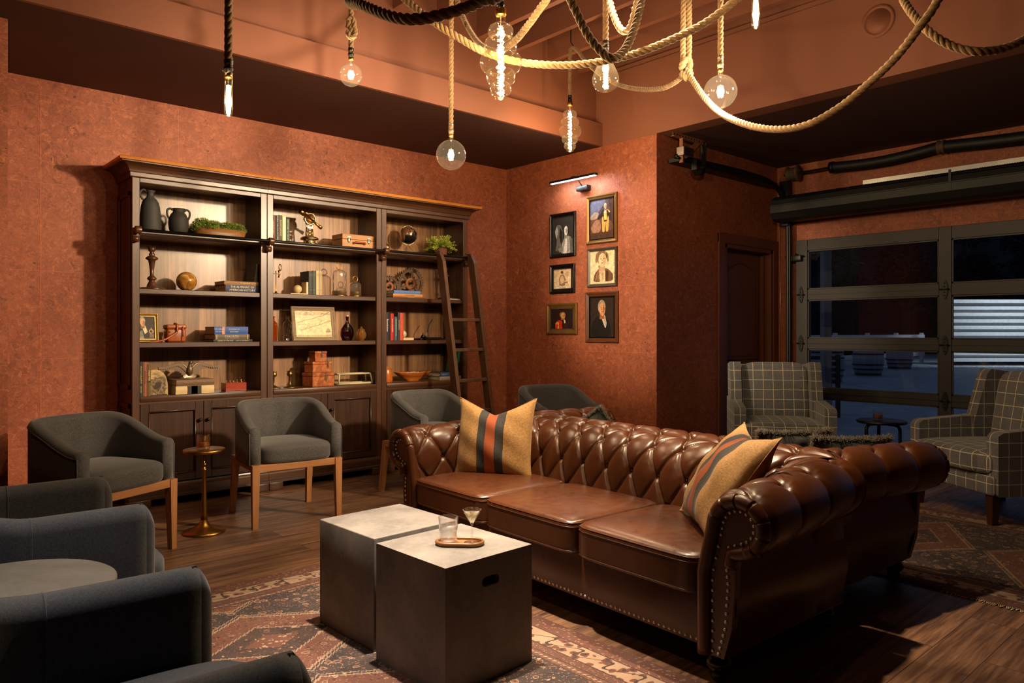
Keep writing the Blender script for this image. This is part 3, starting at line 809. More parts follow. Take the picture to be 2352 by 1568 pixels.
# ------------------------------------------------------------------ chairs
def shell(path, z0, hfun, th0, n_arc=7, nose=0.0):
    """upholstered wall swept along a plan path; hfun(s) = height of its top"""
    P = [Vector((p[0], p[1], 0)) for p in path]; m = len(P)
    L = [0.0]
    for i in range(1, m): L.append(L[-1] + (P[i] - P[i - 1]).length)
    vs = []; fs = []; cnt = None
    for i in range(m):
        t = (P[min(i + 1, m - 1)] - P[max(i - 1, 0)]).normalized(); nr = Vector((t.y, -t.x, 0))
        s = L[i] / L[-1]; ht = hfun(s); sec = []
        de = min(L[i], L[-1] - L[i]); th = th0
        if nose and de < nose: th = th0 * max(0.12, math.sqrt(max(0, 1 - (1 - de / nose) ** 2)))
        ht -= 0.5 * (th0 - th); r = th / 2
        sec.append((-r, z0)); sec.append((-r, z0 + (ht - r - z0) * 0.5)); sec.append((-r, ht - r))
        for k in range(1, n_arc):
            a = PI - PI * k / n_arc; sec.append((r * math.cos(a), ht - r + r * math.sin(a)))
        sec.append((r, ht - r)); sec.append((r, z0 + (ht - r - z0) * 0.5)); sec.append((r, z0))
        cnt = len(sec)
        for (o, z) in sec:
            q = P[i] + nr * o; vs.append((q.x, q.y, z))
    for i in range(m - 1):
        for k in range(cnt):
            k2 = (k + 1) % cnt
            fs.append([i * cnt + k, (i + 1) * cnt + k, (i + 1) * cnt + k2, i * cnt + k2])
    fs.append(list(range(cnt))); fs.append([(m - 1) * cnt + k for k in range(cnt)][::-1])
    return vs, fs, cnt, m
def upath(w, d, r, n=12, back_bow=0.0):
    """U in plan, open to -y; from front-left round the back to front-right, centre line"""
    p = []
    for i in range(10): p.append((-w, -d + (2 * d - r) * i / 10))
    for i in range(n + 1):
        a = PI - PI / 2 * i / n; p.append((-w + r + r * math.cos(a), d - r + r * math.sin(a)))
    for i in range(1, 8):
        s = i / 8; p.append((-w + r + (2 * w - 2 * r) * s, d + back_bow * math.sin(PI * s)))
    for i in range(n + 1):
        a = PI / 2 - PI / 2 * i / n; p.append((w - r + r * math.cos(a), d - r + r * math.sin(a)))
    for i in range(1, 11): p.append((w, d - r - (2 * d - r) * i / 10))
    return p
def taper_leg(x, y, z1, top, bot, dx=0.0, dy=0.0):
    mb = MB(); a = top / 2; b = bot / 2
    vs = [(x - a, y - a, z1), (x + a, y - a, z1), (x + a, y + a, z1), (x - a, y + a, z1), (x + dx - b, y + dy - b, 0.0), (x + dx + b, y + dy - b, 0.0), (x + dx + b, y + dy + b, 0.0), (x + dx - b, y + dy + b, 0.0)]
    mb.add(vs, [[0, 1, 2, 3], [7, 6, 5, 4], [0, 4, 5, 1], [1, 5, 6, 2], [2, 6, 7, 3], [3, 7, 4, 0]])
    return mb
def barrel_chair(label, loc, rz, group='grey barrel chairs by the bookcase'):
    t = thing('barrel_chair', label, 'chair', loc, rz, group)
    W, D, TH = 0.272, 0.245, 0.072
    path = upath(W, D, 0.20, back_bow=0.012)
    def hf(s):
        q = min(s, 1 - s) / 0.33
        q = max(0, min(1, q)); q = q * q * (3 - 2 * q)
        return 0.638 + 0.142 * q
    vs, fs, c, m = shell(path, 0.395, hf, TH)
    mb = MB().add(vs, fs, 0, True)
    # front faces squared off and welted outer edges
    bk = mb.build('backrest', MT['charcoal'], t)
    wl = MB()
    for o in (-1,):
        pts = []
        P = [Vector((p[0], p[1], 0)) for p in path]; L = [0.0]
        for i in range(1, len(P)): L.append(L[-1] + (P[i] - P[i - 1]).length)
        for i in range(len(P)):
            tg = (P[min(i + 1, len(P) - 1)] - P[max(i - 1, 0)]).normalized(); nr = Vector((tg.y, -tg.x, 0))
            q = P[i] + nr * (-TH / 2) * 0.99; pts.append((q.x, q.y, hf(L[i] / L[-1]) - TH / 2))
        pts = [(pts[0][0], pts[0][1], 0.40)] + pts + [(pts[-1][0], pts[-1][1], 0.40)]
        wl.tube(pts, 0.0042, 6)
    wl.build('welt', MT['charcoal'], bk)
    MB().cushion((0, -0.035, 0.455), (2 * W - TH + 0.02, 2 * D + 0.02, 0.135), 14, 5.5, 0.12).build('seat', MT['charcoal'], t)
    ap = MB().box((-W - 0.01, -D - 0.03, 0.358), (W + 0.01, -D - 0.005, 0.402), 0.002, 1).box((-W - 0.012, -D - 0.01, 0.358), (-W + 0.014, D, 0.400)).box((W - 0.014, -D - 0.01, 0.358), (W + 0.012, D, 0.400)).box((-W, D - 0.03, 0.358), (W, D - 0.005, 0.400))
    ap.build('apron', MT['oak_x'], t)
    for sx in (-1, 1):
        taper_leg(sx * (W + 0.002), -D - 0.012, 0.402, 0.048, 0.034, sx * 0.004, -0.004).build('leg', MT['oak_z'], t)
        taper_leg(sx * (W - 0.012), D - 0.01, 0.402, 0.046, 0.034, sx * 0.010, 0.055).build('leg', MT['oak_z'], t)
    return t
bc = barrel_chair('grey barrel chair with oak legs, left end of the row before the bookcase', (1.04, 4.60, 0), R(26))
def bar_dup(loc, rz, label): return dup(bc, loc, rz, label)
bar_dup((2.235, 4.80, 0), R(-6.5), 'grey barrel chair with oak legs beside the small brass table, before the middle cabinet doors')
bar_dup((3.42, 4.735, 0), R(4), 'grey barrel chair between the ladder and the end of the leather sofa')
bar_dup((4.56, 4.50, 0), R(-12), 'grey barrel chair in the corner under the framed portraits')

def tub_chair(label, loc, rz):
    t = thing('tub_chair', label, 'chair', loc, rz, 'slate tub chairs')
    W, D, TH = 0.315, 0.30, 0.095
    path = upath(W, D, 0.24, n=14)
    def hf(s):
        q = min(s, 1 - s)
        e = max(0, 1 - q / 0.028)
        b = max(0, min(1, (q - 0.22) / 0.2)); b = b * b * (3 - 2 * b)
        return 0.668 + 0.06 * b - 0.045 * e ** 2.2
    P = []
    base = upath(W, D, 0.24, n=14)
    # finer steps at the rounded ends
    ends0 = [(-W, -D + k * 0.006) for k in range(9)]; ends1 = [(W, -D + k * 0.006) for k in range(9)][::-1]
    path = ends0 + base[1:-1] + ends1
    vs, fs, c, m = shell(path, 0.14, hf, TH, 10, 0.046)
    bk = MB().add(vs, fs, 0, True).build('backrest', MT['slate'], t)
    for s_ in (0.235, 0.765):
        sm = MB()
        Pv = [Vector((p[0], p[1], 0)) for p in path]; L = [0.0]
        for i in range(1, len(Pv)): L.append(L[-1] + (Pv[i] - Pv[i - 1]).length)
        i = min(range(len(L)), key=lambda k: abs(L[k] / L[-1] - s_))
        sec = vs[i * c:(i + 1) * c]
        cen = Vector((Pv[i].x, Pv[i].y, 0.5))
        sm.tube(sec, 0.0022, 5); sm.build('seam', MT['slate'], bk)
    MB().cushion((0, -0.0525, 0.385), (2 * W - TH + 0.012, 2 * D + 0.045, 0.16), 14, 5.5, 0.12).build('seat', MT['slate'], t)
    MB().box((-W + 0.02, -D - 0.01, 0.15), (W - 0.02, D - 0.04, 0.31), 0.02, 2).build('seat_base', MT['slate'], t)
    for sx in (-1, 1):
        for sy in (-1, 1):
            taper_leg(sx * (W - 0.02), sy * (D - 0.05), 0.15, 0.045, 0.03, sx * 0.01, sy * 0.01).build('leg', MT['darkleg'], t)
    return t
tc = tub_chair('slate grey tub chair nearest the camera, cut off by the bottom of the photo', (0.365, 1.60, 0), R(86))
dup(tc, (0.50, 3.03, 0), R(88), 'slate grey tub chair between the round grey table and the left barrel chair')

def wing_chair(label, loc, rz):
    t = thing('wing_armchair', label, 'armchair', loc, rz, 'windowpane plaid armchairs')
    F = MT['plaid']
    W = 0.40
    MB().box((-W + 0.01, -0.36, 0.20), (W - 0.01, 0.36, 0.325), 0.02, 3).build('seat_base', F, t)
    MB().cushion((0, -0.065, 0.405), (0.65, 0.68, 0.165), 16, 6.0, 0.10).cushion((0, -0.28, 0.400), (0.74, 0.20, 0.150), 14, 5.0, 0.06).build('seat_cushion', F, t)
    M = tr(0, 0.27, 0.40) @ rot(-10, 0, 0)
    MB().cushion((0, 0, 0.27), (0.60, 0.17, 0.60), 16, 6.0, 0.0, M=M).build('back_cushion', F, t)
    MB().box((-0.385, 0.06, -0.20), (0.385, 0.14, 0.565), 0.025, 3, M=M).build('outer_back', F, t)
    for s in (-1, 1):
        w = MB()
        prof = [(-0.20, 0.16), (-0.155, 0.52), (-0.13, 0.56), (0.10, 0.57), (0.12, 0.0), (-0.19, 0.0)]
        bm = [(y, z) for (y, z) in prof]
        w.prism(bm, s * 0.30, s * 0.395, 'x', M=M)
        o = w.build('wing', F, t)
        bv = o.modifiers.new('soft', 'BEVEL'); bv.width = 0.02; bv.segments = 3; bv.limit_method = 'ANGLE'
        a = MB()
        prof = [(-0.335, 0.20), (-0.335, 0.585), (-0.30, 0.605), (0.10, 0.635), (0.36, 0.65), (0.36, 0.20)]
        a.prism(prof, s * 0.315, s * 0.41, 'x')
        o = a.build('arm', F, t)
        bv = o.modifiers.new('soft', 'BEVEL'); bv.width = 0.022; bv.segments = 3; bv.limit_method = 'ANGLE'
    for sx in (-1, 1):
        taper_leg(sx * 0.34, -0.31, 0.205, 0.06, 0.042, 0, -0.006).build('leg', MT['darkleg'], t)
        taper_leg(sx * 0.33, 0.30, 0.205, 0.055, 0.04, 0, 0.05).build('leg', MT['darkleg'], t)
    return t
def face(dx, dy): return math.atan2(dy, dx) + PI / 2     # local -y faces (dx, dy)
wc = wing_chair('plaid wing armchair in front of the brown panel door', (6.14, 3.29, 0), face(-0.80, -0.60))
dup(wc, (5.93, 1.58, 0), face(-0.83, 0.55), 'plaid wing armchair with its dark leg on the rug, cut off by the photo edge')

# ------------------------------------------------------------------ tables
def cube(label, x, y, rz, slot=False):
    t = thing('concrete_cube_table', label, 'table', (x, y, 0.0095), rz, 'concrete cube tables')
    S, H = 0.208, 0.440
    if not slot:
        MB().box((-S, -S, 0.0), (S, S, H), 0.004, 2).build('cube_body', MT['concrete'], t); return t
    b = MB()
    vs = [(-S, -S, 0), (S, -S, 0), (S, S, 0), (-S, S, 0), (-S, -S, H), (S, -S, H), (S, S, H), (-S, S, H)]
    b.add(vs, [[3, 2, 1, 0], [4, 5, 6, 7], [1, 2, 6, 5], [2, 3, 7, 6], [3, 0, 4, 7]])
    cz = 0.352; hole = []
    for (cx_, a0) in ((0.024, -90), (-0.024, 90)):
        for k in range(13): a = R(a0 + 15 * k); hole.append((cx_ + 0.018 * math.cos(a), cz + 0.018 * math.sin(a)))
    h2 = []
    for i in range(len(hole)):
        a_, b_ = hole[i], hole[(i + 1) % len(hole)]; h2.append(a_)
        if abs(a_[0] - b_[0]) > 0.03: h2 += [(a_[0] + (b_[0] - a_[0]) * k / 8, a_[1]) for k in range(1, 8)]
    hole = h2; outer = []
    for (x_, z_) in hole:
        dx, dz = x_, z_ - cz
        cand = []
        if abs(dx) > 1e-6: cand.append(S / abs(dx))
        if dz > 1e-6: cand.append((H - cz) / dz)
        if dz < -1e-6: cand.append(-cz / dz)
        k = min(cand); outer.append((dx * k, cz + dz * k))
    n = len(hole); vs = [(x_, -S, z_) for x_, z_ in outer] + [(x_, -S, z_) for x_, z_ in hole] + [(x_, -S + 0.05, z_) for x_, z_ in hole]
    fs = []; edge = lambda q: 'r' if abs(q[0] - S) < 1e-6 else 'l' if abs(q[0] + S) < 1e-6 else 't' if abs(q[1] - H) < 1e-6 else 'b'
    for i in range(n):
        j_ = (i + 1) % n; e1, e2 = edge(outer[i]), edge(outer[j_])
        fc = [i, j_, n + j_, n + i]
        if e1 != e2:
            c_ = (S if 'r' in (e1, e2) else -S, H if 't' in (e1, e2) else 0.0); vs.append((c_[0], -S, c_[1])); fc = [i, len(vs) - 1, j_, n + j_, n + i]
        fs.append(fc); fs.append([n + i, n + j_, 2 * n + j_, 2 * n + i])
    fs.append([2 * n + k for k in range(n)])
    b.add(vs, fs); b.build('cube_body', MT['concrete'], t); return t
cube('concrete cube table with a handle slot, glasses and tray on it', 1.710, 2.226, R(1.8), True)
cube('bare concrete cube table behind the one with the tray', 1.722, 2.700, R(1.8))
# serving tray and drinks
TZ = 0.450
tx, ty, trz = 1.722, 2.205, R(-46)
t = thing('serving_tray', 'small oval wooden tray on the concrete cube', 'tray', (tx, ty, TZ), trz)
def stadium(a, r, n=14):
    p = []
    for k in range(n + 1): an = -PI / 2 + PI * k / n; p.append((a + r * math.cos(an), r * math.sin(an)))
    for k in range(n + 1): an = PI / 2 + PI * k / n; p.append((-a + r * math.cos(an), r * math.sin(an)))
    return p
tb = MB().prism(stadium(0.045, 0.044), 0.0, 0.007, 'z'); tb.build('base', MT['traywood'], t)
MB().tube([(p[0], p[1], 0.010) for p in stadium(0.045, 0.0425)], 0.0065, 10, closed=True).build('rim', MT['traywood'], t)
def loc2(dx, dy): c, s = math.cos(trz), math.sin(trz); return (tx + c * dx - s * dy, ty + s * dx + c * dy)
def cup(mb, r0, r1, h, th=0.0025, base=0.006, n=28): return mb.lathe([(r0 * 0.9, 0), (r0, 0.003), (r1, h), (r1 - th / 2, h + 0.001), (r1 - th, h), (r0 - th, base), (0.0, base)], n, cap=True)
p = loc2(-0.044, 0.002)
t = thing('water_tumbler', 'clear tumbler of water on the oval wooden tray', 'glass', (p[0], p[1], TZ + 0.0075))
cup(MB(), 0.033, 0.0375, 0.094).build('glass', MT['glass'], t)
MB().lathe([(0.0, 0.0065), (0.0305, 0.0065), (0.0335, 0.062), (0.0, 0.0625)], 28, cap=False).build('water', MT['water'], t)
p = loc2(0.046, 0.0)
t = thing('martini_glass', 'stemmed cocktail glass on the oval wooden tray', 'glass', (p[0], p[1], TZ + 0.0075))
MB().lathe([(0.029, 0), (0.030, 0.0015), (0.010, 0.005), (0.0038, 0.012), (0.0034, 0.066), (0.006, 0.072), (0.037, 0.124), (0.0362, 0.1245), (0.0055, 0.0745), (0.0, 0.074)], 28).build('glass', MT['glass'], t)
MB().lathe([(0.0, 0.0755), (0.006, 0.0755), (0.029, 0.112), (0.0, 0.1122)], 28, cap=False).build('drink', MT['cocktail'], t)
def whiskey_glass(label, loc, group):
    t = thing('whiskey_tumbler', label, 'glass', loc, 0, group)
    mb = MB()
    prof = [(0.036, 0), (0.038, 0.004)]
    for i in range(5):
        z = 0.012 + i * 0.014; prof += [(0.038, z), (0.040, z + 0.005), (0.040, z + 0.008), (0.038, z + 0.012)]
    prof += [(0.039, 0.088), (0.0378, 0.089), (0.0365, 0.088), (0.036, 0.014), (0.0, 0.013)]
    mb.lathe(prof, 32)
    for k in range(14):
        a = 2 * PI * k / 14; mb.tube([(0.0393 * math.cos(a), 0.0393 * math.sin(a), 0.010), (0.0393 * math.cos(a), 0.0393 * math.sin(a), 0.076)], 0.0015, 4)
    mb.build('glass', MT['glass'], t)
    MB().lathe([(0.0, 0.0135), (0.0355, 0.0135), (0.0355, 0.040), (0.0, 0.0402)], 28, cap=False).build('whiskey', MT['whiskey'], t)
    return t
t = thing('brass_drink_table', 'slim brass pedestal table between the barrel chairs', 'table', (1.665, 4.715, 0))
MB().lathe([(0.124, 0), (0.126, 0.006), (0.120, 0.014), (0.070, 0.030), (0.032, 0.050), (0.020, 0.08)], 40).build('base', MT['brass'], t)
MB().lathe([(0.020, 0.078), (0.0165, 0.13), (0.0125, 0.30), (0.011, 0.385), (0.017, 0.388), (0.017, 0.396), (0.010, 0.400), (0.009, 0.418), (0.016, 0.421), (0.016, 0.428), (0.009, 0.431), (0.009, 0.46), (0.014, 0.505)], 24).build('stem', MT['brass'], t)
MB().lathe([(0.118, 0.500), (0.124, 0.503), (0.124, 0.517), (0.121, 0.519), (0.0, 0.519)], 48).build('tabletop', MT['brass'], t)
whiskey_glass('cut glass tumbler of whiskey on the brass pedestal table', (1.662, 4.72, 0.5195), 'whiskey tumblers')
t = thing('bentwood_side_table', 'black round side table before the glazed door', 'table', (6.52, 2.565, 0))
MB().lathe([(0.188, 0.478), (0.195, 0.482), (0.195, 0.498), (0.188, 0.502), (0.0, 0.502)], 48).build('tabletop', MT['black'], t)
for k in range(3):
    a = R(30 + 120 * k); c, s = math.cos(a), math.sin(a)
    prof = [(0.05, 0.470), (0.10, 0.470), (0.128, 0.462), (0.143, 0.44), (0.147, 0.40), (0.150, 0.0)]
    mb = MB(); pts = catmull([(p[0] * c, p[0] * s, p[1]) for p in prof], 5)
    mb.tube(pts, 0.014, 8); mb.build('leg', MT['black'], t)
whiskey_glass('cut glass tumbler of whiskey on the black side table', (6.51, 2.59, 0.5025), 'whiskey tumblers')
t = thing('round_grey_table', 'round grey table between the two slate tub chairs', 'table', (0.31, 2.33, 0))
MB().lathe([(0.25, 0.548), (0.262, 0.552), (0.262, 0.574), (0.256, 0.578), (0.0, 0.578)], 56).build('tabletop', MT['concrete_dark'], t)
MB().lathe([(0.20, 0.0), (0.20, 0.02), (0.06, 0.03), (0.05, 0.05), (0.05, 0.54), (0.12, 0.548)], 32).build('pedestal', MT['black'], t)

# ------------------------------------------------------------------ rugs
def rug_mat(name, hx, hy, shade=1.0):
    m = NT(name); s = m.sep()
    def C(r, g, b): return tuple(x * shade for x in rgb(r, g, b)[:3]) + (1,)
    jit = m.node('ShaderNodeTexNoise', Vector=m.tc(), Scale=30.0, Detail=2.0).outputs[1]
    v = m.node('ShaderNodeVectorMath', {'operation': 'MULTIPLY_ADD'}, i0=m.node('ShaderNodeVectorMath', {'operation': 'SUBTRACT'}, i0=jit, i1=(0.5, 0.5, 0.5)).outputs[0], i1=(0.03, 0.03, 0.0), i2=m.tc()).outputs[0]
    ax = m.math('ABSOLUTE', s[0]); ay = m.math('ABSOLUTE', s[1])
    d = m.math('MINIMUM', m.math('SUBTRACT', hx, ax), m.math('SUBTRACT', hy, ay))
    def vor(sc, dist='EUCLIDEAN', vec=None): return m.node('ShaderNodeTexVoronoi', {'distance': dist}, Vector=vec or v, Scale=sc)
    big = vor(20.0); med = vor(41.0); sml = vor(88.0); man = vor(27.0, 'MANHATTAN')
    lt = lambda a, b: m.math('LESS_THAN', a, b)
    def flowers(ground, c1, c2, edge, r):
        rnd = m.sep(big.outputs[1])
        pet = m.mix(m.math('GREATER_THAN', rnd[0], 0.5), c1, c2)
        o = m.mix(lt(med.outputs[0], 0.24), ground, m.mix(m.math('GREATER_THAN', m.sep(med.outputs[1])[1], 0.55), c1, c2))
        o = m.mix(lt(big.outputs[0], r), o, edge); o = m.mix(lt(big.outputs[0], r - 0.045), o, pet)
        o = m.mix(lt(big.outputs[0], r * 0.45), o, ground)
        return m.mix(m.math('MULTIPLY', lt(sml.outputs[0], 0.21), 0.75), o, edge)
    navy, rust, rose, cream, dark = C(36, 34, 37), C(106, 60, 44), C(130, 88, 68), C(178, 146, 118), C(44, 32, 30)
    field = flowers(navy, rust, rose, cream, 0.30)
    per = 0.74
    fy = m.math('ABSOLUTE', m.math('SUBTRACT', m.math('FRACT', m.math('ADD', m.math('MULTIPLY', s[1], 1 / per), 0.5)), 0.5))
    st = m.math('MULTIPLY', m.math('ROUND', m.math('MULTIPLY', m.math('SUBTRACT', m.math('FRACT', m.math('MULTIPLY', ax, 1 / 0.024)), 0.5), 2.0)), 0.012)
    dm = m.math('ADD', m.math('ADD', m.math('MULTIPLY', ax, 1 / 0.58), m.math('MULTIPLY', fy, 2.0)), st)
    inner = flowers(rust, dark, rose, cream, 0.26)
    inner = m.mix(m.math('MULTIPLY', lt(man.outputs[0], 0.24), 0.8), inner, dark)
    field = m.mix(lt(dm, 0.88), field, inner)
    field = m.mix(lt(dm, 0.46), field, flowers(dark, rust, cream, rose, 0.28))
    field = m.mix(lt(dm, 0.20), field, m.mix(lt(med.outputs[0], 0.3), rust, cream))
    for lv, w in ((0.46, 0.012), (0.88, 0.016), (0.94, 0.010)):
        field = m.mix(m.math('MULTIPLY', lt(m.math('ABSOLUTE', m.math('SUBTRACT', dm, lv)), w), 0.85), field, cream)
    # corner pieces
    cr = m.math('ADD', m.math('MULTIPLY', m.math('SUBTRACT', hx, ax), 1.3), m.math('SUBTRACT', hy, ay))
    field = m.mix(lt(cr, 0.85), field, inner); field = m.mix(lt(m.math('ABSOLUTE', m.math('SUBTRACT', cr, 0.85)), 0.012), field, cream)
    bw = vor(24.0); b2 = vor(52.0)
    creamb = m.mix(lt(bw.outputs[0], 0.42), cream, rust); creamb = m.mix(lt(bw.outputs[0], 0.22), creamb, dark)
    creamb = m.mix(lt(m.math('ABSOLUTE', m.math('SUBTRACT', d, m.math('ADD', 0.147, m.math('MULTIPLY', m.math('SINE', m.math('MULTIPLY', m.math('ADD', s[0], s[1]), 42.0)), 0.030)))), 0.005), creamb, dark)
    bandA = m.mix(lt(b2.outputs[0], 0.30), C(104, 60, 46), C(156, 112, 84)); bandA = m.mix(lt(sml.outputs[0], 0.2), bandA, C(56, 46, 46))
    bandB = m.mix(lt(b2.outputs[0], 0.27), C(96, 58, 46), C(132, 84, 60)); bandB = m.mix(lt(sml.outputs[0], 0.18), bandB, cream)
    c = m.mix(lt(d, 0.285), field, bandB)
    c = m.mix(lt(d, 0.200), c, creamb); c = m.mix(lt(d, 0.095), c, bandA)
    for lv in (0.285, 0.200, 0.095, 0.245):
        c = m.mix(lt(m.math('ABSOLUTE', m.math('SUBTRACT', d, lv)), 0.003), c, dark)
    dash = m.math('GREATER_THAN', m.math('FRACT', m.math('MULTIPLY', m.math('ADD', s[0], s[1]), 40.0)), 0.5)
    c = m.mix(m.math('MULTIPLY', lt(m.math('ABSOLUTE', m.math('SUBTRACT', d, 0.265)), 0.005), dash), c, cream)
    wear = m.noise(8, 6, 0.7); fib = m.noise(300, 2)
    c = m.mix(m.math('MULTIPLY', m.ramp(wear, [(0.42, (0, 0, 0)), (0.75, (1, 1, 1))]), 0.40), c, C(104, 78, 64))
    c = m.mix(0.22, c, C(74, 52, 44)); c = m.mix(m.math('MULTIPLY', fib, 0.45), c, C(44, 32, 28))
    m.set(Base_Color=c, Roughness=0.95); m.bump(fib, 0.4, 0.003); return m.m
tag(MB().box((-0.98, -1.52, 0), (0.98, 1.52, 0.009), 0.003, 1).build('patterned_rug', rug_mat('worn_rug_rust', 0.98, 1.52), loc=(1.275, 2.115, 0.0005)), 'worn rust and navy patterned rug under the concrete cubes', 'rug')
t = thing('patterned_rug', 'faded red patterned rug with pale fringe under the plaid armchair', 'rug', (4.81, 1.72, 0.0005), R(-3))
MB().box((-0.86, -1.3, 0), (0.86, 1.3, 0.009), 0.003, 1).build('pile', rug_mat('faded_rug_red', 0.86, 1.3, 0.95), t)
rnd = random.Random(5)
for sx in (-1, 1):
    f = MB()
    for k in range(330):
        y = -1.29 + 2.58 * k / 329
        f.tube([(sx * 0.86, y, 0.006), (sx * (0.87 + rnd.random() * 0.02), y + rnd.uniform(-.01, .01), 0.002)], 0.002, 4, cap=False)
    f.build('fringe', MT['pages'], t)['kind'] = 'stuff'
# ------------------------------------------------------------------ library bookcases
YF, YB = 5.625, 5.985
S1, S2, S3, S4 = 0.790, 1.172, 1.555, 1.962
def bookcase(label, x0, x1, left_end=False, right_end=False, rail_w=0.055):
    t = thing('bookcase', label, 'bookcase', (0, 0, 0), 0, 'library bookcases along the wall')
    pw = 0.05
    b = MB()
    b.box((x0, YF, 0.12), (x0 + pw, YF + 0.022, 2.335), 0.003, 1).box((x1 - pw, YF, 0.12), (x1, YF + 0.022, 2.335), 0.003, 1)
    b.box((x0 + 0.002, YF + 0.022, 0.12), (x0 + 0.032, YB, 2.36)).box((x1 - 0.032, YF + 0.022, 0.12), (x1 - 0.002, YB, 2.36))
    b.build('side_panel', MT['walnut_z'], t)
    if left_end:
        e = MB()
        for (z0, z1) in ((0.84, 2.24), (0.16, 0.74)):
            for (ya, yb, za, zb) in ((YF + 0.04, YF + 0.075, z0, z1), (YB - 0.06, YB - 0.025, z0, z1), (YF + 0.04, YB - 0.025, z0, z0 + 0.035), (YF + 0.04, YB - 0.025, z1 - 0.035, z1)):
                e.box((x0 - 0.008, ya, za), (x0 + 0.003, yb, zb), 0.003, 1)
        e.build('end_moulding', MT['walnut_z'], t)
    MB().box((x0 + pw, YF, 2.300), (x1 - pw, YF + 0.022, 2.335), 0.003, 1).box((x0 + 0.03, YF + 0.02, 2.318), (x1 - 0.03, YB, 2.338)).build('top_rail', MT['walnut_x'], t)
    MB().box((x0 + 0.03, YB - 0.012, 0.12), (x1 - 0.03, YB, 2.32)).build('back_panel', MT['walnut_back'], t)
    # crown
    prof = [(0.0, 2.330), (-0.010, 2.333), (-0.014, 2.338), (-0.015, 2.364), (-0.022, 2.368), (-0.026, 2.382), (-0.038, 2.402), (-0.060, 2.416), (-0.082, 2.422), (-0.086, 2.425), (-0.086, 2.430)]
    cap = [(-0.086, 2.430), (-0.100, 2.434), (-0.103, 2.444), (-0.098, 2.455), (-0.086, 2.459), (0.0, 2.459)]
    def crown(pf, name, mat):
        c = MB(); n = len(pf)
        vs = []
        for (o, z) in pf: vs.append((x0 + (o if left_end else 0), YF + o, z))
        for (o, z) in pf: vs.append((x1 - (o if right_end else 0), YF + o, z))
        fs = [[i, n + i, n + i + 1, i + 1][::-1] for i in range(n - 1)]
        if left_end:
            k = len(vs); vs += [(x0 + o, YB, z) for (o, z) in pf]; fs += [[k + i, i, i + 1, k + i + 1][::-1] for i in range(n - 1)]
        if right_end:
            k = len(vs); vs += [(x1 - o, YB, z) for (o, z) in pf]; fs += [[n + i, k + i, k + i + 1, n + i + 1][::-1] for i in range(n - 1)]
        k = len(vs); zt = pf[-1][1]
        vs += [(x0, YB, zt), (x1, YB, zt)]
        fs.append([n - 1, 2 * n - 1, k + 1, k])
        c.add(vs, fs, 0, False); return c.build(name, mat, t)
    crown(prof, 'crown_moulding', MT['walnut_x']); crown(cap, 'crown_cap', MT['crown_lit'])
    # shelves
    for z in (S2, S3, S4):
        MB().box((x0 + 0.032, YF + 0.016, z - 0.036), (x1 - 0.032, YB - 0.012, z), 0.003, 1).build('shelf', MT['walnut_x'], t)
    MB().box((x0 + pw, YF - 0.004, S1 - 0.04), (x1 - pw, YB - 0.012, S1), 0.004, 2).box((x0 + 0.002, YF + 0.001, 0.735), (x1 - 0.002, YF + 0.02, S1 - 0.03)).build('counter', MT['walnut_x'], t)
    # doors
    xm = (x0 + x1) / 2
    for k, (a, c) in enumerate(((x0 + pw + 0.002, xm - 0.0015), (xm + 0.0015, x1 - pw - 0.002))):
        z0, z1 = 0.165, 0.735
        d = MB(); w = 0.058
        d.box((a, YF - 0.002, z0), (a + w, YF + 0.020, z1), 0.002, 1).box((c - w, YF - 0.002, z0), (c, YF + 0.020, z1), 0.002, 1)
        d.box((a + w, YF - 0.002, z0), (c - w, YF + 0.020, z0 + w), 0.002, 1).box((a + w, YF - 0.002, z1 - w), (c - w, YF + 0.020, z1), 0.002, 1)
        d.box((a + w - 0.004, YF + 0.012, z0 + w - 0.004), (c - w + 0.004, YF + 0.018, z1 - w + 0.004))
        pts = [(a + w, YF - 0.001, z0 + w), (c - w, YF - 0.001, z0 + w), (c - w, YF - 0.001, z1 - w), (a + w, YF - 0.001, z1 - w)]
        for i in range(4): d.tube([pts[i], pts[(i + 1) % 4]], 0.006, 8)
        dr = d.build('door', MT['walnut_door'], t)
        kx = c - 0.028 if k == 0 else a + 0.028
        MB().lathe([(0.006, 0), (0.006, 0.012), (0.013, 0.016), (0.014, 0.022), (0.010, 0.028), (0.0, 0.029)], 14, M=tr(kx, YF - 0.002, 0.60) @ rot(90, 0, 0)).build('knob', MT['black'], dr)
    # base moulding and feet
    bs = MB()
    pf = [(-0.012, 0.160), (-0.016, 0.150), (-0.028, 0.142), (-0.030, 0.132), (-0.030, 0.085), (-0.036, 0.080), (-0.038, 0.062)]
    vs = [(x0 - (0.03 if left_end else 0), YF + o, z) for o, z in pf] + [(x1 + (0.03 if right_end else 0), YF + o, z) for o, z in pf]
    n = len(pf); bs.add(vs, [[i, i + 1, n + i + 1, n + i] for i in range(n - 1)])
    bs.box((x0 - (0.03 if left_end else 0), YF - 0.028, 0.066), (x1 + (0.03 if right_end else 0), YB, 0.13))
    bs.build('base_moulding', MT['walnut_x'], t)
    for (a, c) in ((x0 - (0.035 if left_end else 0), x0 + 0.115), (x1 - 0.115, x1 + (0.035 if right_end else 0))):
        MB().box((a, YF - 0.040, 0.0), (c, YF + 0.06, 0.064), 0.006, 2).build('foot', MT['walnut_x'], t)
        MB().box((a, YB - 0.08, 0), (c, YB, 0.064)).build('foot', MT['walnut_x'], t)
    return t
BX = (1.494, 2.473, 3.520, 4.488)
bookcase('left walnut bookcase, with the black jugs and the eagle on its shelves', BX[0], BX[1] - 0.001, True, False)
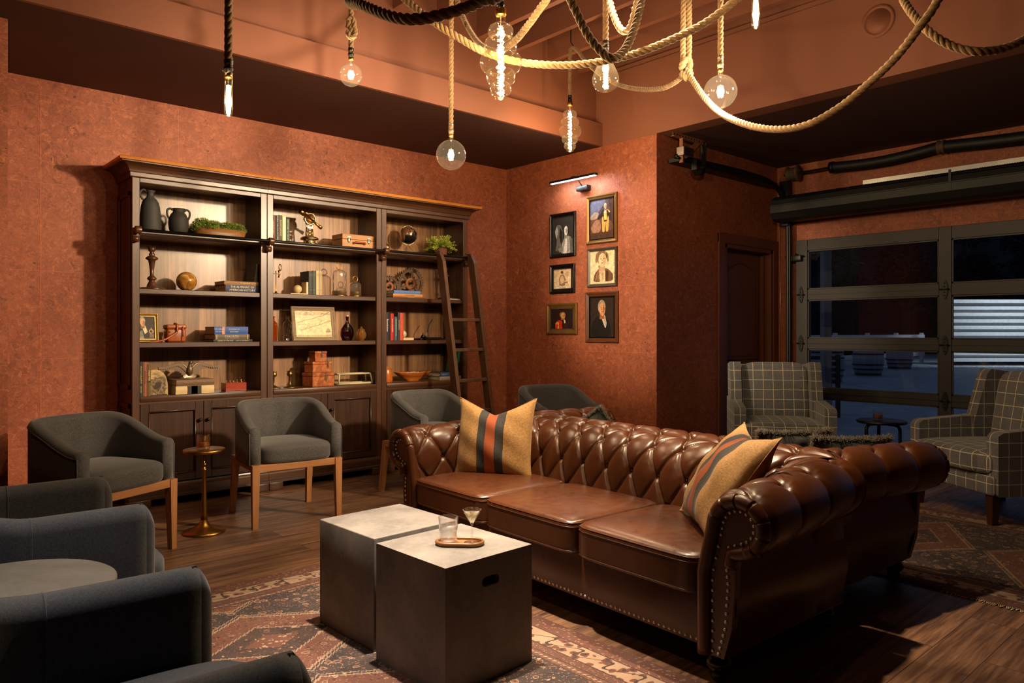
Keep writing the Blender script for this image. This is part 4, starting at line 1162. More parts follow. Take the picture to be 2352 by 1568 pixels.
bookcase('middle walnut bookcase, with the brass theodolite and the framed map', BX[1] + 0.001, BX[2] - 0.001)
bookcase('right walnut bookcase, with the black globe and the gears, behind the ladder', BX[2] + 0.001, BX[3], False, True)
# ladder rail
t = thing('ladder_rail', 'black ladder rail in wooden brackets along the top shelves', 'rail', (0, 5.548, 1.955))
MB().tube([(1.50, 0, 0), (4.43, 0, 0)], 0.0115, 14).build('rail', MT['black'], t)
for x in (1.512, 2.473, 3.520, 4.455):
    b = MB().lathe([(0.026, -0.019), (0.027, -0.016), (0.027, 0.016), (0.026, 0.019)], 20, M=tr(x, 0, 0) @ rot(0, 90, 0))
    b.box((x - 0.019, 0, -0.02), (x + 0.019, 0.077, 0.02), 0.003, 1).lathe([(0.023, -0.0195), (0.023, 0.0195)], 18, M=tr(x - 0.004, 0.045, -0.058) @ rot(0, 90, 0)).box((x - 0.0215, 0.04, -0.078), (x + 0.0155, 0.077, 0.0), 0.002, 1)
    o = b.build('bracket', MT['darkturn'], t)
    MB().sphere((x - 0.004, 0.026, -0.052), 0.005, 8, 6).build('screw', MT['black'], o)
# ladder
t = thing('library_ladder', 'dark wooden library ladder hooked on the bookcase rail', 'ladder', (0, 0, 0))
zt, yt, yb = 1.965, 5.515, 5.150
def lad(x0, x1):
    mb = MB(); d = 0.085
    vs = [(x0, yt + 0.02, zt), (x1, yt + 0.02, zt), (x1, yt - 0.03, zt + 0.01), (x0, yt - 0.03, zt + 0.01)]
    z2 = zt - 0.07
    y2 = yt + (yb - yt) * (zt - z2) / zt
    vs += [(x0, y2 + 0.02, z2), (x1, y2 + 0.02, z2), (x1, y2 - d + 0.02, z2), (x0, y2 - d + 0.02, z2)]
    vs += [(x0, yb + 0.02, 0), (x1, yb + 0.02, 0), (x1, yb - d + 0.02, 0), (x0, yb - d + 0.02, 0)]
    fs = [[0, 1, 2, 3]]
    for k in (0, 4):
        for i in range(4): fs.append([k + i, k + 4 + i, k + 4 + (i + 1) % 4, k + (i + 1) % 4])
    fs.append([11, 10, 9, 8]); return mb.add(vs, fs)
for x in (4.065, 4.432): lad(x - 0.018, x + 0.018).build('side_rail', MT['ladderwood'], t)
for z in (1.36, 1.085, 0.81, 0.535, 0.26):
    y = yt + (yb - yt) * (zt - z) / zt - 0.022
    MB().box((4.083, y - 0.036, z - 0.016), (4.414, y + 0.036, z + 0.012), 0.003, 1).build('rung', MT['ladderwood'], t)
for x in (4.065, 4.432):
    MB().tube([(x - 0.03, 5.548, 1.990), (x, 5.548, 1.985), (x + 0.03, 5.548, 1.990)], 0.006, 6).build('hook', MT['black'], t)

# ------------------------------------------------------------------ books
def book(label, group, x0, x1, z, h, yf, depth, col, flatb=False, title=None, tcol=(220, 205, 170), ts=0.02, tilt=0.0, pages=True, bands=None, rz=0.0):
    """upright: x0..x1 is the thickness; flat: x0..x1 is the long side and h the thickness"""
    w = x1 - x0
    t = thing('book', label, 'book', ((x0 + x1) / 2, yf, z), R(rz), group, ry=R(tilt))
    m = fl(*col)
    c = MB(); th = 0.003
    if not flatb:
        c.box((-w / 2, 0.002, 0), (-w / 2 + th, depth, h)); c.box((w / 2 - th, 0.002, 0), (w / 2, depth, h))
        n = 6; pts = [(-w / 2 + w * i / n, 0.004 - 0.004 * math.sin(PI * i / n)) for i in range(n + 1)]
        c.prism(pts + [(w / 2, 0.008), (-w / 2, 0.008)], 0, h, 'z', smooth=False)
        pg = MB().box((-w / 2 + th, 0.008, 0.004), (w / 2 - th, depth - 0.004, h - 0.004))
    else:
        c.box((-w / 2, 0.002, 0), (w / 2, depth, th)); c.box((-w / 2, 0.002, h - th), (w / 2, depth, h))
        n = 6; pts = [(0.004 - 0.004 * math.sin(PI * i / n), h * i / n) for i in range(n + 1)]
        c.prism([(p[0], p[1]) for p in pts] + [(0.008, h), (0.008, 0)], -w / 2, w / 2, 'x')
        pg = MB().box((-w / 2 + 0.004, 0.008, th), (w / 2 - 0.004, depth - 0.004, h - th))
    co = c.build('cover', m, t)
    pg.build('pages', MT['pages'], t)
    if bands:
        for (p0, p1, bc_) in bands:
            b = MB()
            if flatb: b.box((-w / 2 + p0 * w, -0.0006, 0.0005), (-w / 2 + p1 * w, 0.003, h - 0.0005))
            else: b.box((-w / 2 + 0.001, -0.0006, p0 * h), (w / 2 - 0.001, 0.003, p1 * h))
            b.build('spine_band', fl(*bc_), co)
    if title:
        for (body, size, pos, tc_) in title:
            if flatb: text(body, size, t, (-w / 2 + pos[0] * w, -0.0010, pos[1] * h), PI / 2, 0, 0, fl(*tc_))
            else: text(body, size, t, ((pos[1] - 0.5) * w, -0.0010, pos[0] * h), PI / 2, PI / 2, 0, fl(*tc_))
    return t
Y0 = 5.655
# left bookcase, second row
g = 'books stacked on the left bookcase'
book('blue history book under the tan one, second shelf of the left bookcase', g, 2.165, 2.455 - 0.03, S3, 0.055, Y0 + 0.02, 0.22, (44, 50, 84), True, [('THE ALMANAC OF', 0.022, (0.50, 0.72), (225, 215, 190)), ('AMERICAN HISTORY', 0.022, (0.50, 0.28), (225, 215, 190))])
book('tan edged book lying on the blue history book', g, 2.155, 2.425, S3 + 0.0555, 0.028, Y0 + 0.02, 0.21, (148, 108, 64), True, [('TOCQUEVILLE', 0.012, (0.6, 0.5), (240, 210, 150))])
book('grey book leaning on the shelf side beside the blue book stack', g, 2.392, 2.417, S3 + 0.0055, 0.225, Y0 + 0.05, 0.17, (84, 82, 80), False, tilt=7)
# third row
g = 'book stack on the third shelf'
zb = S2
book('thin black book at the bottom of the stack, third shelf of the left bookcase', g, 2.075, 2.375, zb, 0.017, Y0 + 0.02, 0.22, (44, 44, 40), True, [('LANDS OF THE PAST', 0.013, (0.3, 0.5), (220, 215, 200)), ('LOST TO THE DESERTS', 0.010, (0.74, 0.5), (220, 215, 200))])
book('grey book between the blue one and the thin black one', g, 2.085, 2.352, zb + 0.0175, 0.040, Y0 + 0.02, 0.22, (96, 84, 72), True, [('A Song in the Dark', 0.014, (0.48, 0.66), (236, 226, 204)), ('The Birth of the Musical Film', 0.009, (0.48, 0.30), (220, 200, 170))], bands=[(0.04, 0.06, (210, 180, 90)), (0.93, 0.95, (210, 180, 90))])
book('thick bright blue book on top of the stack, third shelf of the left bookcase', g, 2.082, 2.342, zb + 0.058, 0.058, Y0 + 0.02, 0.21, (46, 84, 164), True, [('THE GREAT', 0.014, (0.13, 0.66), (200, 215, 240)), ('VOYAGE', 0.014, (0.13, 0.32), (200, 215, 240)), ('JOURNALS OF', 0.013, (0.58, 0.66), (220, 225, 240)), ('DISCOVERY', 0.013, (0.58, 0.32), (220, 225, 240))], bands=[(0.22, 0.30, (206, 150, 110))])
# bottom row
g = 'books at the left end of the counter'
book('black book with yellow lettering at the left end of the counter', g, 1.548, 1.574, S1, 0.245, Y0 + 0.005, 0.17, (36, 32, 30), False, [('PHOTOGRAPHY', 0.017, (0.62, 0.5), (206, 170, 60)), ('HISTORY', 0.013, (0.2, 0.5), (206, 190, 90))])
book('rust coloured book between the black and the olive one on the counter', g, 1.576, 1.601, S1, 0.243, Y0 + 0.005, 0.17, (150, 84, 56), False, [('FRONTIER TALES', 0.012, (0.55, 0.5), (60, 30, 24))])
book('olive brown book standing against the stone slice', g, 1.603, 1.627, S1, 0.222, Y0 + 0.005, 0.16, (104, 80, 36), False, [('INDIA INK', 0.016, (0.66, 0.5), (226, 206, 150))], bands=[(0.44, 0.48, (40, 30, 20))])
g = 'books under the eagle'
book('cream book with a dark spine panel at the bottom under the bronze eagle', g, 1.80, 2.078, S1, 0.058, Y0 + 0.015, 0.21, (216, 190, 142), True, None, bands=[(0.30, 0.66, (44, 36, 32)), (0.40, 0.56, (190, 150, 90)), (0.45, 0.51, (150, 50, 40))])
book('brown book right under the bronze eagle', g, 1.806, 2.080, S1 + 0.0585, 0.046, Y0 + 0.018, 0.20, (112, 80, 54), True, [('Thomas Paine', 0.012, (0.30, 0.60), (190, 160, 110)), ('Common Sense', 0.010, (0.66, 0.55), (190, 160, 110))])
# middle bookcase
g = 'upright books on the top shelf'
for (lab, a, b, h, col, tt, tc_, bands) in (
    ('brown book half hidden by the upright, top shelf of the middle bookcase', 2.531, 2.569, 0.222, (120, 78, 52), 'LEGENDARY', (230, 210, 170), None),
    ('black and white book second in the top shelf row', 2.573, 2.600, 0.222, (30, 28, 28), 'WORLD WAR II IN PICTURES', (230, 226, 216), None),
    ('olive grey book beside the black and white one, top shelf', 2.600, 2.626, 0.226, (92, 84, 64), 'SLOW DANCE', (222, 206, 160), None),
    ('cream and gold book beside the dark green one, top shelf', 2.627, 2.657, 0.226, (214, 176, 96), None, None, [(0.03, 0.97, (236, 222, 190))]),
    ('dark green book at the right end of the top shelf row', 2.658, 2.690, 0.206, (44, 66, 50), 'WESTWARD TO THE RIM', (222, 216, 180), None)):
    book(lab, g, a, b, S4, h, Y0 + 0.03, 0.16, col, False, [(tt, 0.0150 if len(tt) > 10 else 0.02, (0.55, 0.5), tc_)] if tt else None, bands=bands)
g = 'old books by the stone bookend'
for (lab, a, b, h, col) in (
    ('navy clothbound book against the cream bookend', 2.858, 2.893, 0.197, (56, 56, 60)),
    ('green clothbound book beside the navy one', 2.895, 2.923, 0.201, (62, 76, 68)),
    ('cream clothbound book beside the green one', 2.925, 2.947, 0.203, (222, 194, 142)),
    ('beige clothbound book at the right end of the bookend row', 2.950, 2.978, 0.204, (186, 158, 124))):
    book(lab, g, a, b, S3, h, Y0 + 0.03, 0.16, col, False, bands=[(0.80, 0.81, (150, 130, 90)), (0.86, 0.87, (150, 130, 90)), (0.2, 0.21, (150, 130, 90))])
# right bookcase
g = 'books lying before the gears'
book('thin brown book at the bottom of the stack before the gears', g, 3.668, 4.02, S3, 0.016, Y0 + 0.015, 0.23, (122, 74, 48), True, [('the gold rush road', 0.010, (0.55, 0.5), (226, 190, 120))])
book('tan book in the middle of the stack before the gears', g, 3.672, 3.994, S3 + 0.0165, 0.022, Y0 + 0.02, 0.22, (196, 134, 66), True, [('THE OLD MACHINES', 0.011, (0.55, 0.5), (120, 80, 40))])
book('bright blue book on top of the stack before the gears', g, 3.682, 3.970, S3 + 0.039, 0.030, Y0 + 0.02, 0.21, (84, 122, 186), True)
g = 'upright books on the third shelf of the right bookcase'
for (lab, a, b, h, col, tt, tc_, sz) in (
    ('black book with white script, left end of the red book row', 3.575, 3.641, 0.244, (26, 24, 24), 'Revolution', (226, 222, 214), 0.026),
    ('bright red book beside the black one', 3.644, 3.677, 0.242, (186, 24, 26), 'OLD SOLDIERS', (236, 220, 180), 0.018),
    ('teal book between the red and the patterned one', 3.684, 3.714, 0.212, (48, 92, 104), 'DISTANT BATTLE GROUND', (220, 226, 216), 0.0125),
    ('dark patterned book with gold spots beside the orange red one', 3.721, 3.741, 0.252, (60, 50, 60), 'MASTERPIECES', (220, 190, 120), 0.014),
    ('orange red book at the right end, against the alabaster ball', 3.744, 3.781, 0.247, (206, 66, 34), 'THE LANCE', (230, 150, 110), 0.018)):
    book(lab, g, a, b, S2, h, Y0 + 0.015, 0.16, col, False, [(tt, sz, (0.55, 0.5), tc_)])
g = 'books behind the ladder'
book('grey book at the bottom of the pair behind the ladder', g, 4.19, 4.45, S1, 0.032, Y0 + 0.02, 0.20, (150, 138, 124), True)
book('blue book on the grey one behind the ladder', g, 4.20, 4.42, S1 + 0.0325, 0.036, Y0 + 0.02, 0.20, (56, 76, 116), True, [('JEFFERSON', 0.011, (0.22, 0.5), (180, 190, 210))])
book('green book leaning behind the ladder, resting on the shelf side', g, 4.392, 4.418, S1 + 0.07, 0.20, Y0 + 0.03, 0.16, (44, 116, 72), False, tilt=9)
tag(MB().box((-0.07, -0.08, 0), (0.07, 0.08, 0.012), 0.001, 1).build('paper_pad', MT['whitepaint'], loc=(4.37, 5.76, S3)), 'small white pad lying behind the ladder, under the turned candlestick', 'paper pad')

# ------------------------------------------------------------------ things on the shelves
def put(name, label, cat, x, y, z, group=None, rz=0): return thing(name, label, cat, (x, y, z), R(rz), group)
t = put('clay_jug', 'tall black clay jug with one loop handle on the top shelf', 'jug', 1.652, 5.76, S4)
MB().lathe([(0.066, 0), (0.072, 0.006), (0.075, 0.05), (0.071, 0.12), (0.064, 0.19), (0.056, 0.225), (0.040, 0.25), (0.025, 0.265), (0.022, 0.285), (0.027, 0.302), (0.034, 0.310), (0.028, 0.311), (0.018, 0.296), (0.0, 0.29)], 36).build('body', MT['clayblack'], t)
MB().tube(catmull([(-0.022, 0, 0.300), (-0.045, 0, 0.314), (-0.066, 0, 0.300), (-0.068, 0, 0.272), (-0.052, 0, 0.246), (-0.040, 0, 0.242)], 6), 0.0085, 10).build('handle', MT['clayblack'], t)
t = put('clay_urn', 'small black clay urn with two handles beside the tall jug', 'urn', 1.848, 5.76, S4)
MB().lathe([(0.046, 0), (0.052, 0.004), (0.066, 0.05), (0.071, 0.09), (0.068, 0.125), (0.054, 0.158), (0.042, 0.172), (0.038, 0.182), (0.043, 0.198), (0.046, 0.202), (0.040, 0.203), (0.034, 0.185), (0.0, 0.18)], 36).build('body', MT['clayblack'], t)
for s in (-1, 1): MB().tube(catmull([(s * 0.040, 0, 0.186), (s * 0.058, 0, 0.198), (s * 0.078, 0, 0.186), (s * 0.080, 0, 0.155), (s * 0.070, 0, 0.128), (s * 0.064, 0, 0.126)], 6), 0.0075, 8).build('handle', MT['clayblack'], t)
def tuft_ball(mb, c, r, n, rnd, ln, sc=(1, 1, 1), mats=(0, 1)):
    for k in range(n):
        z = rnd.uniform(-0.35, 1); a = rnd.uniform(0, 2 * PI); q = math.sqrt(max(0, 1 - z * z))
        d = Vector((q * math.cos(a), q * math.sin(a), z))
        p = Vector(c) + Vector((d.x * r * sc[0], d.y * r * sc[1], d.z * r * sc[2])) * rnd.uniform(0.82, 1.0)
        u = d.orthogonal().normalized(); w = d.cross(u); a2 = rnd.uniform(0, PI); u, w = u * math.cos(a2) + w * math.sin(a2), w * math.cos(a2) - u * math.sin(a2)
        d2 = (d + u * rnd.uniform(-.6, .6)).normalized(); l = ln * rnd.uniform(0.6, 1.3)
        mb.add([p - w * l * 0.28, p + d2 * l * 0.5 - u * l * .1, p + d2 * l, p + w * l * 0.28 + d2 * l * .3], [[0, 1, 2, 3]], rnd.choice(mats))
t = put('moss_planter', 'long wooden bowl of green moss on the top shelf', 'planter', 2.165, 5.79, S4)
def boat(mb, L, W, H, th=0.008, n=32, taper=0.80):
    vs = []; fs = []
    rings = [(taper, 0, 1.0), (0.93, 0.35, 1.0), (1.0, 1.0, 1.0), (1.0 - th / W * 2, 1.0, 1.0), (0.90 - th / W, 0.35, 1.0), (0.6, 0.18, 1.0)]
    for (s, h, _) in rings:
        for k in range(n):
            a = 2 * PI * k / n; ca, sa = math.cos(a), math.sin(a)
            x = math.copysign(abs(ca) ** 0.8, ca); vs.append((x * L / 2 * s, sa * W / 2 * s, h * H))
    for i in range(len(rings) - 1):
        for k in range(n): fs.append([i * n + k, i * n + (k + 1) % n, (i + 1) * n + (k + 1) % n, (i + 1) * n + k])
    fs.append(list(range(n))[::-1]); fs.append([(len(rings) - 1) * n + k for k in range(n)])
    return mb.add(vs, fs, 0, True)
boat(MB(), 0.405, 0.20, 0.075, taper=0.9).build('bowl', MT['traywood'], t)
rnd = random.Random(11); m_ = MB()
for (cx, cy, r, sz) in ((-0.135, 0, 0.082, .95), (-0.04, 0.01, 0.076, .84), (0.05, -0.01, 0.072, .80), (0.14, 0, 0.064, .8), (-0.09, -0.045, 0.06, .8), (0.10, -0.04, 0.055, .8)):
    m_.sphere((cx, cy, 0.080), r * 0.8, 12, 8, 1, sc=(1, 0.95, sz)); tuft_ball(m_, (cx, cy, 0.080), r * 0.94, 900, rnd, 0.015, (1, 0.95, sz))
m_.build('moss', [MT['moss'], MT['moss2']], t)['kind'] = 'stuff'
def candlestick(label, x, y, z, sc=1.0):
    t = put('turned_candlestick', label, 'candlestick', x, y, z, 'turned wooden candlesticks')
    MB().lathe([(0.088 * sc, 0), (0.088 * sc, 0.010), (0.082 * sc, 0.014), (0.074 * sc, 0.016)], 36).build('base', MT['darkturn'], t)
    MB().lathe([(r * sc, h) for (r, h) in [(0.074, 0.0155), (0.036, 0.020), (0.033, 0.035), (0.021, 0.06), (0.018, 0.066), (0.030, 0.076), (0.033, 0.084), (0.024, 0.094), (0.013, 0.105), (0.015, 0.15), (0.021, 0.195), (0.026, 0.215), (0.040, 0.222), (0.043, 0.230), (0.034, 0.240), (0.017, 0.247), (0.022, 0.256), (0.016, 0.266), (0.013, 0.275), (0.024, 0.284), (0.025, 0.312), (0.016, 0.314), (0.014, 0.306), (0.0, 0.304)]], 32).build('stem', MT['darkturn'], t)
candlestick('dark turned wooden candlestick on the left bookcase below the clay jug', 1.668, 5.78, S3)
candlestick('dark turned wooden candlestick half hidden by the ladder', 4.375, 5.83, S3 + 0.0125, 0.95)
m = NT('marbled_amber')
n_ = m.noise(7, 6, 0.65, 2.0); m.set(Base_Color=m.ramp(n_, [(0.3, rgb(84, 50, 20)), (0.5, rgb(170, 116, 46)), (0.62, rgb(206, 170, 110)), (0.75, rgb(130, 84, 34))]), Roughness=0.18); MT['marble'] = m.m
t = put('marble_ball', 'amber marbled stone ball on the second shelf', 'ball', 1.912, 5.78, S3)
MB().sphere((0, 0, 0.072), 0.073, 32, 20).build('ball', MT['marble'], t)
MB().lathe([(0.03, 0), (0.03, 0.006), (0.022, 0.008)], 20).build('ring_stand', MT['brass_dull'], t)
# theodolite
t = put('brass_theodolite', 'polished brass theodolite standing among the top shelf books', 'theodolite', 2.900, 5.76, S4)
B = MT['brass_shiny']
MB().lathe([(0.030, 0.012), (0.060, 0.014), (0.066, 0.02), (0.066, 0.028), (0.050, 0.034), (0.050, 0.055), (0.074, 0.058), (0.076, 0.066), (0.072, 0.074), (0.056, 0.082), (0.034, 0.088), (0.026, 0.094)], 40).build('horizontal_circle', B, t)
b = MB()
for k in range(3):
    a = R(90 + 120 * k); b.tube([(0.062 * math.cos(a), 0.062 * math.sin(a), 0.0), (0.062 * math.cos(a), 0.062 * math.sin(a), 0.045)], 0.006, 8); b.lathe([(0.012, 0.008), (0.013, 0.012), (0.012, 0.016)], 12, M=tr(0.062 * math.cos(a), 0.062 * math.sin(a), 0))
b.box((-0.055, -0.03, 0.0), (0.055, 0.03, 0.012), 0.003, 1); b.build('levelling_base', B, t)
b = MB()
for s in (-1, 1):
    b.tube([(s * 0.030, 0, 0.09), (s * 0.024, 0, 0.17), (s * 0.040, 0, 0.235)], 0.0075, 8); b.tube([(s * 0.012, -0.01, 0.09), (s * 0.014, -0.01, 0.17), (s * 0.055, -0.005, 0.225)], 0.005, 8)
b.box((-0.028, -0.014, 0.150), (0.028, 0.014, 0.168), 0.003, 1).sphere((0, 0, 0.125), 0.018, 12, 8); b.build('standards', B, t)
MB().lathe([(0.052, -0.006), (0.054, 0), (0.052, 0.006), (0.040, 0.008), (0.040, -0.008)], 36, M=tr(0, -0.012, 0.232) @ rot(90, 0, 0)).lathe([(0.012, -0.05), (0.012, 0.05)], 14, M=tr(0, 0, 0.232) @ rot(0, 90, 0)).build('vertical_circle', B, t)
MB().lathe([(0.013, -0.13), (0.015, -0.128), (0.015, -0.10), (0.011, -0.098), (0.011, -0.02), (0.014, -0.018), (0.014, 0.02), (0.016, 0.022), (0.016, 0.075), (0.021, 0.078), (0.021, 0.118), (0.018, 0.12), (0.0, 0.119)], 24, M=tr(0, -0.02, 0.228) @ rot(0, 0, 12) @ rot(0, -62, 0)).build('telescope', MT['brass'], t)
MB().lathe([(0.009, -0.045), (0.011, -0.04), (0.011, 0.04), (0.009, 0.045)], 16, M=tr(0, -0.005, 0.278) @ rot(0, 90, 0)).build('spirit_level', B, t)
# wooden case
t = put('wooden_case', 'pale wooden instrument case with a leather handle on the top shelf', 'case', 3.322, 5.76, S4)
MB().box((-0.160, -0.085, 0), (0.160, 0.10, 0.082), 0.003, 1).build('body', MT['casewood'], t)
MB().box((-0.160, -0.085, 0.084), (0.160, 0.10, 0.128), 0.003, 1).build('lid', MT['casewood'], t)
MB().tube([(-0.052, -0.088, 0.052), (-0.052, -0.105, 0.054), (-0.045, -0.108, 0.060), (0.045, -0.108, 0.060), (0.052, -0.105, 0.054), (0.052, -0.088, 0.052)], 0.008, 8).box((-0.062, -0.092, 0.042), (-0.042, -0.085, 0.066)).box((0.042, -0.092, 0.042), (0.062, -0.085, 0.066)).build('handle', MT['leather_tan'], t)
for s in (-1, 1):
    MB().box((s * 0.098 - 0.016, -0.089, 0.092), (s * 0.098 + 0.016, -0.085, 0.108)).box((s * 0.098 - 0.010, -0.090, 0.060), (s * 0.098 + 0.010, -0.085, 0.090), 0.002, 1).tube([(s * 0.098 - 0.008, -0.092, 0.098), (s * 0.098 - 0.010, -0.095, 0.065), (s * 0.098, -0.095, 0.055), (s * 0.098 + 0.010, -0.095, 0.065), (s * 0.098 + 0.008, -0.092, 0.098)], 0.002, 6).build('latch', MT['steel'], t)
# magnifier stand
t = put('brass_magnifier', 'small brass magnifying glass on a slender stand', 'magnifier', 2.606, 5.76, S3)
MB().lathe([(0.022, 0), (0.021, 0.006), (0.008, 0.014), (0.004, 0.026), (0.0032, 0.03), (0.0032, 0.175), (0.006, 0.178), (0.004, 0.188), (0.0, 0.19)], 20).tube([(-0.03, 0, 0.164), (0.04, 0, 0.164)], 0.002, 6).build('stand', MT['brass'], t)
MB().tube([(0.022, 0, 0.135), (0.030, 0, 0.165), (0.022, 0, 0.195)], 0.006, 8).build('arm', MT['brass'], t)
ring = [(0.036 + 0.020 * math.cos(2 * PI * k / 24) * 0.75, 0.012 * math.cos(2 * PI * k / 24), 0.218 + 0.026 * math.sin(2 * PI * k / 24)) for k in range(24)]
MB().tube(ring, 0.004, 8, closed=True).build('lens_ring', MT['brass'], t)
# bookend with ball
def bookend(label, x, y, z, mat, L, H, r, bx):
    t = put('stone_bookend', label, 'bookend', x, y, z, 'stone ball bookends')
    MB().box((-L / 2, -0.045, 0), (L / 2, 0.045, 0.010), 0.001, 1).box((L / 2 - 0.018, -0.045, 0.010), (L / 2, 0.045, H), 0.001, 1).build('base', mat, t)
    MB().sphere((bx, 0, 0.010 + r), r, 24, 16).build('ball', mat, t)
bookend('cream stone bookend with a ball, before the navy clothbound book', 2.778, 5.735, S3, MT['cream'], 0.155, 0.105, 0.035, 0.004)
t = put('stone_bookend', 'alabaster ball bookend at the end of the red book row', 'bookend', 3.848, 5.735, S2, 'stone ball bookends')
MB().box((-0.062, -0.045, 0), (0.058, 0.045, 0.022), 0.001, 1).build('base', MT['cream'], t)
MB().sphere((-0.030, 0, 0.022 + 0.033), 0.033, 24, 16).build('ball', MT['alabaster'], t)
# cloches
def cloche(label, x, r, h, rr):
    t = put('glass_cloche', label, 'cloche', x, 5.785, S3, 'brass based glass cloches')
    MB().lathe([(r * 0.96, 0), (r, 0.003), (r, 0.012), (r * 0.9, 0.014), (r * 0.88, 0.045), (r * 0.84, 0.048), (0, 0.048)], 40).build('base', MT['brass'], t)
    hs = h - r * 0.55
    pf = [(r * 0.95, 0.014), (r * 0.93, 0.10 * h / 0.235), (r * 0.92, hs)]
    for k in range(1, 9):
        a = PI / 2 * k / 8; pf.append((r * 0.92 * math.cos(a), hs + r * 0.55 * math.sin(a)))
    MB().lathe(pf, 40, cap=False).build('dome', MT['glass_dome'], t)
    MB().tube([(rr * math.cos(2 * PI * k / 28), 0, h + rr + rr * math.sin(2 * PI * k / 28)) for k in range(28)], 0.0034, 8, closed=True).sphere((0, 0, h + 0.001), 0.005, 10, 6).build('ring_handle', MT['brass'], t)
    b = MB()
    for s in (-1, 1): b.tube([(s * r * 0.80, 0, 0.046), (s * r * 0.80, 0, hs * 0.98)], 0.0030, 6)
    b.build('wire', MT['brass'], t)
cloche('taller glass cloche with a brass ring on the middle bookcase', 3.192, 0.070, 0.232, 0.026)
cloche('smaller glass cloche with a brass ring, right of the taller one', 3.350, 0.055, 0.135, 0.024)
# brass vase
t = put('ribbed_brass_vase', 'ribbed brass bud vase with a tall narrow neck, half hidden', 'vase', 3.636, 5.76, S4)
b = MB(); vs = []; fs = []; pf = [(0.018, 0), (0.024, 0.006), (0.042, 0.03), (0.046, 0.05), (0.036, 0.075), (0.012, 0.092), (0.007, 0.10), (0.006, 0.19), (0.010, 0.215), (0.026, 0.234), (0.024, 0.235), (0.004, 0.21), (0, 0.2)]
n = 48
for i, (r, z) in enumerate(pf):
    for k in range(n):
        a = 2 * PI * k / n + z * 6; q = r * (1 + (0.09 * math.cos(12 * 2 * PI * k / n) if 0.02 < z < 0.085 else 0)); vs.append((q * math.cos(a), q * math.sin(a), z))
for i in range(len(pf) - 1):
    for k in range(n): fs.append([i * n + k, i * n + (k + 1) % n, (i + 1) * n + (k + 1) % n, (i + 1) * n + k])
b.add(vs, fs, 0, True).build('body', MT['brass_dull'], t)
# globe
m = NT('black_copper_globe'); n_ = m.noise(9.5, 6, 0.55, 0.2)
f_ = m.ramp(n_, [(0.50, (0, 0, 0)), (0.515, (1, 1, 1))])
m.set(Base_Color=m.mix(f_, rgb(22, 19, 18), rgb(204, 150, 112)), Metallic=m.math('MULTIPLY', f_, 0.8), Roughness=0.22); MT['globe'] = m.m
t = put('black_globe', 'black and copper globe on a thin tripod, top shelf', 'globe', 3.905, 5.78, S4)
MB().sphere((0, 0, 0.185), 0.082, 36, 24).build('sphere', MT['globe'], t)
MB().tube([(0.090 * math.cos(a) * math.cos(R(-38)) - 0.0 , 0.090 * math.cos(a) * math.sin(R(-38)) * 0.4, 0.185 + 0.090 * math.sin(a)) for a in [2 * PI * k / 40 for k in range(40)]], 0.0026, 6, closed=True).tube([(-0.058, 0, 0.262), (-0.050, 0, 0.250)], 0.003, 6).tube([(0.058, 0, 0.108), (0.050, 0, 0.120)], 0.003, 6).build('meridian_ring', MT['brass_shiny'], t)
b = MB()
for a in (200, 320, 90): b.tube([(0.0, 0, 0.092), (0.085 * math.cos(R(a)), 0.06 * math.sin(R(a)), 0.0)], 0.0022, 6)
b.sphere((0, 0, 0.094), 0.006, 10, 6).build('tripod', MT['brass_dull'], t)
# fern
t = put('potted_fern', 'bright green potted fern on the top shelf, above the ladder', 'plant', 4.272, 5.77, S4)
MB().lathe([(0.052, 0), (0.056, 0.003), (0.066, 0.082), (0.067, 0.088), (0.062, 0.088), (0.058, 0.075), (0.0, 0.072)], 32).build('pot', MT['terracotta_pot'], t)
rnd = random.Random(21); b = MB()
for k in range(170):
    a = rnd.uniform(0, 2 * PI); el = math.asin(rnd.uniform(0.0, 1.0)); ln = rnd.uniform(0.06, 0.14) * (1.0 + 0.35 * (k % 23 == 0))
    d = Vector((math.cos(a) * math.cos(el) * 1.0, math.sin(a) * math.cos(el) * 0.85, math.sin(el)))
    p = Vector((0.035 * math.cos(a), 0.035 * math.sin(a), 0.092)); v = (d + Vector((0, 0, 0.30))).normalized(); n = int(ln / 0.008); pts = []
    for i in range(n):
        pts.append(p.copy()); p = p + v * 0.008; v = (v + Vector((d.x * 0.03, d.y * 0.03, -0.035 - 0.05 * (el < 0.3)))).normalized()
        if p.y + 5.77 > 5.96: break
        if i < 3: continue
        sd = v.cross(Vector((rnd.uniform(-1, 1), rnd.uniform(-1, 1), 1))); sd = sd.normalized() if sd.length > 1e-4 else Vector((1, 0, 0))
        for s in (-1, 1):
            q = p + sd * s * 0.002; l = 0.013 * rnd.uniform(0.7, 1.3); e = (sd * s + v * 0.5 + Vector((0, 0, rnd.uniform(-.5, .5)))).normalized(); w = v * l * 0.45
            b.add([q, q + e * l * 0.5 - w, q + e * l, q + e * l * 0.5 + w], [[0, 1, 2, 3]], rnd.choice((0, 0, 0, 1)))
    if len(pts) > 2: b.tube(pts, 0.0010, 4, 1, cap=False)
o = b.build('fronds', [MT['fern'], MT['moss']], t); o['kind'] = 'stuff'
